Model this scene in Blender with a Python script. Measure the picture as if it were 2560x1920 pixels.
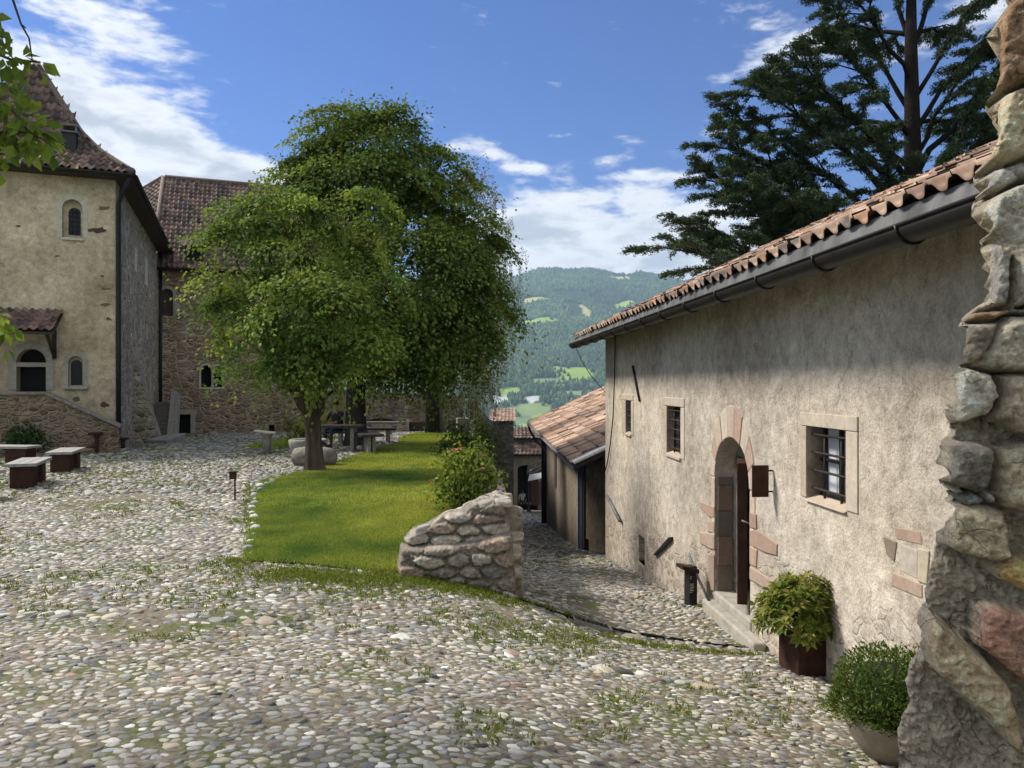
import bpy, bmesh, math, random
import numpy as np
from mathutils import Vector, noise, kdtree
R = math.radians
for o in list(bpy.data.objects):
    bpy.data.objects.remove(o)
SC = bpy.context.scene
COL = SC.collection

# ------------------------------------------------------------------ camera
EYE = 1.8
cam = bpy.data.cameras.new('camera'); cam.sensor_width = 36; cam.lens = 26.0
cam.clip_start = 0.05; cam.clip_end = 20000
camo = bpy.data.objects.new('camera', cam); COL.objects.link(camo)
camo.location = (0, 0, EYE); camo.rotation_euler = (R(90), 0, 0)
SC.camera = camo

# ------------------------------------------------------------------ light, exposure
SUN_EL, SUN_AZ = R(45), R(-66)           # azimuth from +Y towards +X
SV = Vector((math.sin(SUN_AZ)*math.cos(SUN_EL), math.cos(SUN_AZ)*math.cos(SUN_EL), math.sin(SUN_EL)))
sl = bpy.data.lights.new('sun', 'SUN'); sl.energy = 3.3; sl.angle = R(13); sl.color = (1.0, 0.93, 0.83)
slo = bpy.data.objects.new('sun', sl); COL.objects.link(slo)
slo.rotation_euler = SV.to_track_quat('Z', 'Y').to_euler()
SC.view_settings.view_transform = 'Standard'; SC.view_settings.look = 'None'
SC.view_settings.exposure = 0.92; SC.view_settings.gamma = 1.0; SC.view_settings.use_curve_mapping = False
SC.cycles.use_denoising = True
SC.cycles.max_bounces = 6; SC.cycles.diffuse_bounces = 3; SC.cycles.transmission_bounces = 4
SC.cycles.transparent_max_bounces = 6; SC.cycles.volume_bounces = 0
SC.cycles.use_adaptive_sampling = True; SC.cycles.adaptive_threshold = 0.02

def lookdir(px, py):
    u, v = (px-1280)/1850, (960-py)/1850
    return math.atan(u), v/math.sqrt(1+u*u)

class NT:
    """small helper to write node trees"""
    def __init__(s, tree): s.t = tree; s.n = tree.nodes; s.l = tree.links
    def node(s, typ, **kw):
        n = s.n.new(typ)
        for k, v in kw.items(): setattr(n, k, v)
        return n
    def put(s, sock, v):
        if isinstance(v, bpy.types.NodeSocket): s.l.new(v, sock)
        elif v is not None: sock.default_value = v
    def m(s, op, a, b=None, c=None, clamp=False):
        n = s.node('ShaderNodeMath', operation=op); n.use_clamp = clamp
        s.put(n.inputs[0], a); s.put(n.inputs[1], b); s.put(n.inputs[2], c)
        return n.outputs[0]
    def noise(s, vec, scale, detail=4, rough=0.55, dist=0.0):
        n = s.node('ShaderNodeTexNoise'); s.put(n.inputs['Vector'], vec)
        n.inputs['Scale'].default_value = scale; n.inputs['Detail'].default_value = detail
        n.inputs['Roughness'].default_value = rough; n.inputs['Distortion'].default_value = dist
        return n.outputs['Fac']
    def ramp(s, fac, stops):
        n = s.node('ShaderNodeValToRGB'); s.put(n.inputs[0], fac)
        cr = n.color_ramp
        while len(cr.elements) < len(stops): cr.elements.new(0.5)
        for e, (p, c) in zip(cr.elements, stops):
            e.position = p; e.color = tuple(c)+(1,) if len(c) == 3 else c
        return n.outputs[0]
    def smooth(s, v, a, b):
        n = s.node('ShaderNodeMapRange'); n.interpolation_type = 'SMOOTHSTEP'
        s.put(n.inputs[0], v); n.inputs[1].default_value = a; n.inputs[2].default_value = b
        return n.outputs[0]
    def mix(s, fac, a, b, mode='MIX'):
        n = s.node('ShaderNodeMix', data_type='RGBA', blend_type=mode)
        s.put(n.inputs[0], fac)
        for i, v in ((6, a), (7, b)):
            if isinstance(v, tuple) and len(v) == 3: v = v+(1,)
            s.put(n.inputs[i], v)
        return n.outputs[2]
    def vec(s, x, y, z):
        n = s.node('ShaderNodeCombineXYZ'); s.put(n.inputs[0], x); s.put(n.inputs[1], y); s.put(n.inputs[2], z)
        return n.outputs[0]

# ------------------------------------------------------------------ sky
W = bpy.data.worlds.new('World'); SC.world = W; W.use_nodes = True
w = NT(W.node_tree); w.n.clear()
tc = w.node('ShaderNodeTexCoord'); sp = w.node('ShaderNodeSeparateXYZ'); w.l.new(tc.outputs['Generated'], sp.inputs[0])
dx, dy, dz = sp.outputs
az = w.m('ARCTAN2', dx, dy)
hor = w.m('SQRT', w.m('ADD', w.m('MULTIPLY', dx, dx), w.m('MULTIPLY', dy, dy)))
el = w.m('DIVIDE', dz, w.m('MAXIMUM', hor, 0.02))
sky = w.node('ShaderNodeTexSky', sky_type='NISHITA'); sky.sun_disc = False
sky.sun_elevation = SUN_EL; sky.sun_rotation = SUN_AZ; sky.altitude = 600; sky.air_density = 1.0
sky.dust_density = 0.3; sky.ozone_density = 2.0
skyc = w.mix(1.0, sky.outputs[0], (0.24, 0.39, 0.69), 'MULTIPLY')
p1 = w.vec(w.m('MULTIPLY', az, 1.0), w.m('MULTIPLY', el, 2.2), 0.37)
n1 = w.noise(p1, 7.0, 9, 0.62, 0.35)
n2 = w.noise(w.vec(w.m('MULTIPLY', az, 1.0), w.m('MULTIPLY', el, 2.6), 1.9), 24.0, 6, 0.6, 0.2)
base = w.m('ADD', w.m('MULTIPLY', n1, 1.05), w.m('MULTIPLY', n2, 0.52))
blobs = [  # px, py, half width px, half height px, tilt (deg, positive = falling to the right), weight
    (300, 330, 190, 95, 30, .32), (480, 420, 270, 85, 20, .38), (620, 450, 180, 60, 12, .28), (180, 240, 120, 90, 40, .24),
    (330, 90, 230, 75, 28, .20), (200, 40, 140, 60, 20, .12),
    (1500, 630, 330, 85, 0, .56), (1330, 575, 130, 85, 0, .42), (1750, 610, 260, 95, -4, .42), (1650, 500, 210, 26, 6, .17), (1420, 500, 130, 26, 0, .12),
    (1245, 383, 62, 30, 25, .40), (1135, 366, 46, 22, 0, .30), (1500, 398, 60, 16, 0, .26), (1650, 380, 120, 22, 10, .17),
    (1320, 312, 30, 10, 0, .22), (1400, 340, 40, 10, 0, .2), (1340, 415, 40, 12, 0, .2), (1580, 350, 60, 12, 5, .22), (1690, 440, 80, 16, 8, .22), (1560, 440, 60, 12, 0, .18), (1780, 330, 50, 14, 0, .2), (1930, 150, 170, 42, -12, .42), (1960, 60, 130, 50, 30, .17), (1870, 70, 60, 22, 10, .2), (2500, 40, 120, 70, 0, .4),
    (2050, 460, 220, 60, 0, .10)]
tot = None
for px, py, hw, hh, tilt, wt in blobs:
    a0, e0 = lookdir(px, py); k = 1850.0
    ca, sa = math.cos(R(tilt)), math.sin(R(tilt))
    da = w.m('SUBTRACT', az, a0); de = w.m('SUBTRACT', e0, el)
    q1 = w.m('ADD', w.m('MULTIPLY', da, ca*k/hw), w.m('MULTIPLY', de, sa*k/hw))
    q2 = w.m('SUBTRACT', w.m('MULTIPLY', de, ca*k/hh), w.m('MULTIPLY', da, sa*k/hh))
    r2 = w.m('ADD', w.m('MULTIPLY', q1, q1), w.m('MULTIPLY', q2, q2))
    g = w.m('MULTIPLY', w.m('EXPONENT', w.m('MULTIPLY', r2, -0.8)), wt)
    tot = g if tot is None else w.m('ADD', tot, g)
dens = w.m('ADD', base, tot)
behind = w.m('MAXIMUM', w.smooth(dy, 0.35, -0.3), w.smooth(el, 0.75, 1.6))     # cloud outside the view, thickened to add neutral fill light
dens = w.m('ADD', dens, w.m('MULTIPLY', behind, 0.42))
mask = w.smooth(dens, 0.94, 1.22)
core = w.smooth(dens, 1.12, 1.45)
n3 = w.noise(w.vec(w.m('MULTIPLY', az, 1.0), w.m('MULTIPLY', el, 2.4), 5.2), 13.0, 5, 0.55, 0.3)
grey = w.m('MULTIPLY', core, w.smooth(n3, 0.38, 0.62))
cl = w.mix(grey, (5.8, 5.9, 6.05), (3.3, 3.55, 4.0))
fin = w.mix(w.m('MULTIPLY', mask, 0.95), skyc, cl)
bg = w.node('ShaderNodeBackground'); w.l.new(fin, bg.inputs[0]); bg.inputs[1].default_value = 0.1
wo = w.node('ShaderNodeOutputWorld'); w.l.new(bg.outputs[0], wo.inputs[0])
W.cycles.sampling_method = 'MANUAL'; W.cycles.sample_map_resolution = 512

# ------------------------------------------------------------------ measuring the photograph
def at(px, py, Y):
    """the world point seen at pixel (px, py) of the photograph when it stands Y metres ahead"""
    return np.array(((px-1280)/1850*Y, Y, EYE+(960-py)/1850*Y))
class Frame:
    """a vertical wall plane: s runs along U, d out along N, z up"""
    def __init__(s, O, U, flip=False):
        s.O = np.array((O[0], O[1], 0.0)); U = np.array((U[0], U[1], 0.0)); s.U = U/np.linalg.norm(U)
        s.N = np.array((s.U[1], -s.U[0], 0.0)) * (-1 if flip else 1)
    def p(s, a, z, d=0.0): return s.O+s.U*a+s.N*d+np.array((0, 0, z))
    def px(s, x, y, d=0.0):
        r = np.array(((x-1280)/1850, 1.0, (960-y)/1850)); c = np.array((0, 0, EYE))
        O = s.O+s.N*d
        t = np.dot(O-c, s.N)/np.dot(r, s.N); q = c+r*t
        return float(np.dot(q-O, s.U)), float(q[2])

# ------------------------------------------------------------------ ground heights
def tps(pts, lam=0.02):
    P = np.array(pts, float); n = len(P)
    d = np.hypot(P[:, None, 0]-P[None, :, 0], P[:, None, 1]-P[None, :, 1])
    K = np.where(d > 0, d*d*np.log(np.maximum(d, 1e-9)), 0)+lam*np.eye(n)
    A = np.zeros((n+3, n+3)); A[:n, :n] = K; Q = np.c_[np.ones(n), P[:, :2]]; A[:n, n:] = Q; A[n:, :n] = Q.T
    wv = np.linalg.solve(A, np.r_[P[:, 2], 0, 0, 0])
    def f(x, y):
        x = np.asarray(x, float); y = np.asarray(y, float); sh = x.shape
        xf, yf = x.ravel(), y.ravel(); out = wv[n]+wv[n+1]*xf+wv[n+2]*yf
        for i in range(n):
            r2 = (xf-P[i, 0])**2+(yf-P[i, 1])**2
            out = out+wv[i]*0.5*r2*np.log(np.maximum(r2, 1e-12))
        return out.reshape(sh)
    return f
GA = [(-8, -2, 0), (-3, 0, 0), (0, -2, 0.02), (2.5, -1, -.05), (1.6, 2.4, -.2), (-2.4, 3.4, 0), (0, 3.4, 0), tuple(at(1800, 1920, 4.1)), tuple(at(2240, 1920, 4.6)),
      (-8, 6, -.05), (-5.6, 8, -.1), tuple(at(615, 1395, 8.1)), tuple(at(1005, 1430, 8.2)), tuple(at(1290, 1497, 8.0)), tuple(at(1480, 1568, 8.1)),
      tuple(at(1890, 1625, 8.2)), tuple(at(1963, 1642, 7.5)), tuple(at(2010, 1672, 6.9)), tuple(at(85, 1208, 13.6)), tuple(at(785, 1178, 15.5)),
      tuple(at(940, 1300, 10.3)), tuple(at(1165, 1270, 10.5)), tuple(at(1000, 1082, 33)), tuple(at(1150, 1086, 28)), tuple(at(290, 1128, 23)),
      tuple(at(450, 1088, 34)), (-16, 14, 0), (-20, 24, -.3), (-2, 40, -.6), (3.0, 5.0, -.75)]
GB = [tuple(at(1290, 1497, 8.0)), tuple(at(1480, 1568, 8.1)), tuple(at(1890, 1625, 8.2)), tuple(at(1963, 1642, 7.5)), tuple(at(2010, 1672, 6.9)),
      tuple(at(1784, 1521, 9.63)), tuple(at(1645, 1469, 12.3)), tuple(at(1601, 1435, 13.6)), tuple(at(1522, 1399, 16.4)), tuple(at(1449, 1372, 23.4)),
      tuple(at(1363, 1308, 37.5)), (.1, 12, -1.35), (0, 16.8, -2.1), (-.7, 23.4, -3.3), (-1, 37.5, -5.25), (-.5, 66, -9.45), (2, 66, -9.45), (2, 50, -7.1), (-1, 50, -7.1)]
hA, hB = tps(GA), tps(GB, 0.3)
WY = [8.0, 12, 20, 28, 40, 60, 66]; WX = [.02, -.15, -.75, -1.3, -1.9, -1.5, -1.2]
def wallx(y): return np.interp(y, WY, WX)
def sstep(a, b, v): t = np.clip((v-a)/(b-a), 0, 1); return t*t*(3-2*t)
def isB(x, y): return (np.asarray(y) > 8.0) & (np.asarray(x) > wallx(y))
def h(x, y):
    x = np.asarray(x, float); y = np.asarray(y, float)
    a = hA(x, np.minimum(y, 60)); b = hB(x, np.maximum(y, 6.5))
    k = sstep(6.6, 8.6, y)*np.where(y > 8.0, (x > wallx(y)), sstep(-.4, .3, x))
    return a*(1-k)+b*k
def hz(x, y): return float(h(np.array([x]), np.array([y]))[0])

# ------------------------------------------------------------------ mesh helpers
def mesh_np(name, V, quads=None, tris=None, col=None, smooth=False):
    V = np.asarray(V, np.float32); me = bpy.data.meshes.new(name)
    nq = 0 if quads is None else len(quads); nt = 0 if tris is None else len(tris)
    me.vertices.add(len(V)); me.vertices.foreach_set('co', V.ravel())
    L = []; tot = []
    if nq: L.append(np.asarray(quads, np.int32).ravel()); tot.append(np.full(nq, 4, np.int32))
    if nt: L.append(np.asarray(tris, np.int32).ravel()); tot.append(np.full(nt, 3, np.int32))
    L = np.concatenate(L); tot = np.concatenate(tot)
    me.loops.add(len(L)); me.loops.foreach_set('vertex_index', L)
    me.polygons.add(len(tot)); st = np.zeros(len(tot), np.int32); st[1:] = np.cumsum(tot)[:-1]
    me.polygons.foreach_set('loop_start', st); me.polygons.foreach_set('loop_total', tot)
    if smooth: me.polygons.foreach_set('use_smooth', np.ones(len(tot), bool))
    if col is not None:
        at_ = me.color_attributes.new('Col', 'FLOAT_COLOR', 'POINT')
        c = np.ones((len(V), 4), np.float32); c[:, :3] = col; at_.data.foreach_set('color', c.ravel())
    me.update(calc_edges=True); me.validate()
    return me
def tag(o, label=None, cat=None, group=None, kind=None):
    if label: o['label'] = label
    if cat: o['category'] = cat
    if group: o['group'] = group
    if kind: o['kind'] = kind
    return o
def thing(name, label, cat, loc=(0, 0, 0), rz=0.0, group=None):
    o = bpy.data.objects.new(name, None); COL.objects.link(o); o.location = tuple(float(v) for v in loc); o.rotation_euler = (0, 0, rz)
    o.empty_display_size = .2
    return tag(o, label, cat, group)
def link(name, me, mat, parent=None):
    """parent: the mesh is given in world space and moved into the parent's frame"""
    o = bpy.data.objects.new(name, me); COL.objects.link(o)
    if mat is not None:
        for m_ in (mat if isinstance(mat, (list, tuple)) else [mat]): me.materials.append(m_)
    if parent is not None:
        r = parent; off = Vector((0, 0, 0))
        while r is not None: off += r.location; r = r.parent
        if not parent.get('local'):
            c = np.empty(len(me.vertices)*3, np.float32); me.vertices.foreach_get('co', c)
            c = c.reshape(-1, 3)-np.array(off, np.float32); me.vertices.foreach_set('co', c.ravel()); me.update()
        o.parent = parent
        if parent.get('local'): o['local'] = 1
    return o
class MB:
    def __init__(s): s.V = []; s.F = []; s.C = []; s.S = []; s.col = (1, 1, 1)
    def add(s, verts, faces, smooth=False, col=None):
        b = len(s.V); s.V += [tuple(map(float, v)) for v in verts]; s.F += [tuple(i+b for i in f) for f in faces]
        s.S += [smooth]*len(faces); s.C += [col or s.col]*len(verts); return s
    def box(s, c, size, rz=0.0, col=None, tilt=None):
        hx, hy, hz_ = size[0]/2, size[1]/2, size[2]/2
        ca, sa = math.cos(rz), math.sin(rz); vs = []
        for z in (-hz_, hz_):
            for x, y in ((-hx, -hy), (hx, -hy), (hx, hy), (-hx, hy)):
                zz = z + (tilt*x if tilt else 0)
                vs.append((c[0]+x*ca-y*sa, c[1]+x*sa+y*ca, c[2]+zz))
        return s.add(vs, [(3, 2, 1, 0), (4, 5, 6, 7), (0, 1, 5, 4), (1, 2, 6, 5), (2, 3, 7, 6), (3, 0, 4, 7)], col=col)
    def prism(s, fr, pts, d0, d1, col=None):
        """closed (s,z) outline on a wall frame, extruded from depth d0 to d1"""
        n = len(pts); a = sum(pts[i][0]*pts[(i+1) % n][1]-pts[(i+1) % n][0]*pts[i][1] for i in range(n))
        vs = [fr.p(x, z, d0) for x, z in pts]+[fr.p(x, z, d1) for x, z in pts]
        f = [tuple(range(n-1, -1, -1)), tuple(range(n, 2*n))]+[(i, (i+1) % n, n+(i+1) % n, n+i) for i in range(n)]
        e = np.cross(fr.U, (0, 0, 1)); flip = (np.dot(e, fr.N) > 0) == ((a > 0) == (d1 > d0))
        if not flip: f = [t[::-1] for t in f]
        return s.add(vs, f, col=col)
    def ring(s, fr, outer, inner, d0, d1, col=None, closed=True):
        n = len(outer); vs = []
        for d in (d0, d1):
            vs += [fr.p(x, z, d) for x, z in outer]+[fr.p(x, z, d) for x, z in inner]
        f = []
        for i in range(n if closed else n-1):
            j = (i+1) % n
            f += [(2*n+i, 2*n+j, 3*n+j, 3*n+i), (i, 2*n+i, 2*n+j, j), (n+i, n+j, 3*n+j, 3*n+i), (i, j, n+j, n+i)]
        if not closed:
            f += [(0, n, 3*n, 2*n), (n-1, 2*n-1, 4*n-1, 3*n-1)]
        return s.add(vs, f, col=col)
    def tube(s, path, rad, K=8, col=None, caps=True, jit=0.0, sub=0):
        if sub:
            P0 = [np.array(p, float) for p in path]; T = np.linspace(0, len(P0)-1, sub); rad = np.interp(T, range(len(P0)), rad)
            path = [np.array([np.interp(t_, range(len(P0)), [q[j] for q in P0]) for j in range(3)]) for t_ in T]
        P = [np.array(p, float) for p in path]; n = len(P)
        if not hasattr(rad, '__len__'): rad = [rad]*n
        vs = []; up = np.array((0.13, 0.21, 1.0))
        for i in range(n):
            t = P[min(i+1, n-1)]-P[max(i-1, 0)]; t = t/(np.linalg.norm(t)+1e-9)
            if abs(np.dot(t, up/np.linalg.norm(up))) > .95: up = np.array((1.0, .2, .1))
            a = np.cross(t, up); a /= np.linalg.norm(a); b = np.cross(t, a)
            for k in range(K):
                w_ = 2*math.pi*k/K; jr = 1+jit*(noise.noise(Vector((math.cos(w_)*1.9, math.sin(w_)*1.9, P[i][2]*.55)))*1.2+.6*noise.noise(Vector((math.cos(w_)*4.5, math.sin(w_)*4.5, P[i][2]*1.6)))) if jit else 1.0
                vs.append(P[i]+(a*math.cos(w_)+b*math.sin(w_))*rad[i]*jr)
        f = []
        for i in range(n-1):
            for k in range(K):
                k2 = (k+1) % K; f.append((i*K+k, i*K+k2, (i+1)*K+k2, (i+1)*K+k))
        if caps: f += [tuple(range(K)), tuple(range(n*K-1, (n-1)*K-1, -1))]
        return s.add(vs, f, smooth=True, col=col)
    def lathe(s, c, prof, K=20, col=None, jit=0.0, seed=0):
        rn = random.Random(seed); vs = []
        ph = [1+rn.uniform(-jit, jit) for _ in range(K)]
        for r_, z in prof:
            for k in range(K):
                a = 2*math.pi*k/K; vs.append((c[0]+r_*ph[k]*math.cos(a), c[1]+r_*ph[k]*math.sin(a), c[2]+z))
        f = []
        for i in range(len(prof)-1):
            for k in range(K):
                k2 = (k+1) % K; f.append((i*K+k, i*K+k2, (i+1)*K+k2, (i+1)*K+k))
        f += [tuple(range(K-1, -1, -1)), tuple((len(prof)-1)*K+k for k in range(K))]
        return s.add(vs, f, smooth=True, col=col)
    def mesh(s, name, fix=True):
        me = bpy.data.meshes.new(name); me.from_pydata(s.V, [], s.F)
        me.polygons.foreach_set('use_smooth', s.S)
        a = me.color_attributes.new('Col', 'FLOAT_COLOR', 'POINT')
        a.data.foreach_set('color', np.c_[np.array(s.C, np.float32).reshape(-1, 3), np.ones(len(s.V), np.float32)].astype(np.float32).ravel())
        if fix:
            bm = bmesh.new(); bm.from_mesh(me); bmesh.ops.recalc_face_normals(bm, faces=bm.faces); bm.to_mesh(me); bm.free()
        me.update(); return me
    def build(s, name, mat, parent=None, fix=True): return link(name, s.mesh(name, fix), mat, parent)
def bevel(o, wd=.01, seg=2):
    m_ = o.modifiers.new('bevel', 'BEVEL'); m_.width = wd; m_.segments = seg; m_.limit_method = 'ANGLE'; m_.angle_limit = R(40); return o
def cut(o, cutter_mb):
    """carve openings into a wall, for good"""
    c = cutter_mb.build('cutter', None)
    c.location = (0, 0, 0)
    md = o.modifiers.new('cut', 'BOOLEAN'); md.object = c; md.solver = 'EXACT'; md.operation = 'DIFFERENCE'
    bpy.context.view_layer.update()
    dg = bpy.context.evaluated_depsgraph_get(); me = bpy.data.meshes.new_from_object(o.evaluated_get(dg))
    o.modifiers.clear(); old = o.data; o.data = me; bpy.data.meshes.remove(old)
    bpy.data.objects.remove(c); return o
def arch(s0, s1, z0, z1, n=12, f=1.0):
    """outline of an arched opening; f = rise of the arch over half its width"""
    cx, r_ = (s0+s1)/2, (s1-s0)/2; zs = z1-r_*f
    return [(s0, z0), (s1, z0)]+[(cx+r_*math.cos(math.pi*k/n), zs+r_*f*math.sin(math.pi*k/n)) for k in range(n+1)]
def rect(s0, s1, z0, z1): return [(s0, z0), (s1, z0), (s1, z1), (s0, z1)]
# ------------------------------------------------------------------ materials
def new_mat(name):
    m = bpy.data.materials.new(name); m.use_nodes = True
    t = NT(m.node_tree); b = t.n.get('Principled BSDF'); return m, t, b
def objco(t):
    n = t.node('ShaderNodeTexCoord'); return n.outputs['Object']
def scaled(t, v, s):
    n = t.node('ShaderNodeMapping'); t.l.new(v, n.inputs[0]); n.inputs['Scale'].default_value = s; return n.outputs[0]
def bump(t, b, hgt, strength, dist):
    n = t.node('ShaderNodeBump'); n.inputs['Strength'].default_value = strength; n.inputs['Distance'].default_value = dist
    t.l.new(hgt, n.inputs['Height']); t.l.new(n.outputs[0], b.inputs['Normal'])
def attr(t, name='Col'):
    n = t.node('ShaderNodeVertexColor'); n.layer_name = name; return n.outputs[0]
def m_attr(name, rough=.85, nscale=30, amt=.5, bstr=.4, bdist=.01, spec=.3, lo=None):
    """colour from the mesh's own colour attribute, broken up by grain"""
    m, t, b = new_mat(name); v = objco(t); c = attr(t)
    n = t.noise(v, nscale, 6, .65); n2 = t.noise(v, nscale*.22, 3, .5)
    f = t.m('ADD', t.m('MULTIPLY', n, .65), t.m('MULTIPLY', n2, .35))
    k = t.ramp(f, [(.25, (1-amt,)*3), (.75, (1+amt*.55,)*3)])
    c = t.mix(1.0, c, k, 'MULTIPLY')
    if lo: c = t.mix(t.smooth(t.noise(v, nscale*.12, 4, .6), .52, .66), c, lo)
    t.l.new(c, b.inputs['Base Color']); b.inputs['Roughness'].default_value = rough; b.inputs['Specular IOR Level'].default_value = spec
    bump(t, b, f, bstr, bdist); return m
def m_plain(name, col, rough=.7, nscale=12, amt=.35, metal=0.0, bstr=.2, bdist=.005, spec=.4, col2=None, stretch=(1, 1, 1)):
    m, t, b = new_mat(name); v = scaled(t, objco(t), stretch)
    n = t.noise(v, nscale, 5, .6)
    c2 = col2 or tuple(x*(1-amt) for x in col)
    c = t.ramp(n, [(.3, c2), (.7, col)])
    t.l.new(c, b.inputs['Base Color']); b.inputs['Roughness'].default_value = rough; b.inputs['Metallic'].default_value = metal
    b.inputs['Specular IOR Level'].default_value = spec
    bump(t, b, n, bstr, bdist); return m
def m_rubble(name, cols, mortar, scale=3.0, stretch=(1, 1, 1.9), gap=.06, bdist=.05, grain=30, mortar_cover=0.0, jitter=.25, band=0):
    """rubble masonry: rounded stones of several colours set in mortar"""
    m, t, b = new_mat(name); v0 = objco(t)
    wn = t.node('ShaderNodeTexNoise'); t.l.new(v0, wn.inputs['Vector']); wn.inputs['Scale'].default_value = scale*.8
    off = t.node('ShaderNodeVectorMath', operation='MULTIPLY_ADD'); t.l.new(wn.outputs['Color'], off.inputs[0])
    off.inputs[1].default_value = (jitter/scale*2,)*3; t.l.new(v0, off.inputs[2])
    v = scaled(t, off.outputs[0], stretch)
    def vor(feature):
        n = t.node('ShaderNodeTexVoronoi', feature=feature); t.l.new(v, n.inputs['Vector']); n.inputs['Scale'].default_value = scale
        n.inputs['Randomness'].default_value = .85; return n
    f1 = vor('F1'); ed = vor('DISTANCE_TO_EDGE')
    g = t.noise(v0, grain, 5, .65)
    edge = t.m('ADD', ed.outputs['Distance'], t.m('MULTIPLY', t.m('SUBTRACT', g, .5), gap*1.4))
    stone = t.smooth(edge, gap*.45, gap*1.5)
    if mortar_cover:
        cov = t.smooth(t.noise(v0, scale*.35, 5, .6), mortar_cover-.07, mortar_cover+.05)
        stone = t.m('MULTIPLY', stone, cov)
    sepc = t.node('ShaderNodeSeparateColor'); t.l.new(f1.outputs['Color'], sepc.inputs[0])
    c = t.ramp(sepc.outputs[0], [(i/max(1, len(cols)-1), k) for i, k in enumerate(cols)])
    kv = t.ramp(t.m('ADD', t.m('MULTIPLY', sepc.outputs[1], .5), t.m('MULTIPLY', g, .5)), [(.15, (.45,)*3), (.85, (1.35,)*3)])
    c = t.mix(1.0, c, kv, 'MULTIPLY')
    mo = t.mix(t.noise(v0, grain*.6, 4, .6), tuple(x*.6 for x in mortar), tuple(min(1, x*1.25) for x in mortar))
    c = t.mix(stone, mo, c)
    big = t.ramp(t.noise(v0, .35, 4, .6), [(.3, (.75,)*3), (.7, (1.12,)*3)])
    c = t.mix(1.0, c, big, 'MULTIPLY')
    t.l.new(c, b.inputs['Base Color']); b.inputs['Roughness'].default_value = .9; b.inputs['Specular IOR Level'].default_value = .2
    hh = t.m('ADD', t.m('MULTIPLY', t.smooth(edge, 0, gap*3.0), .8), t.m('MULTIPLY', g, .35))
    bump(t, b, hh, .9, bdist); return m
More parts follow.
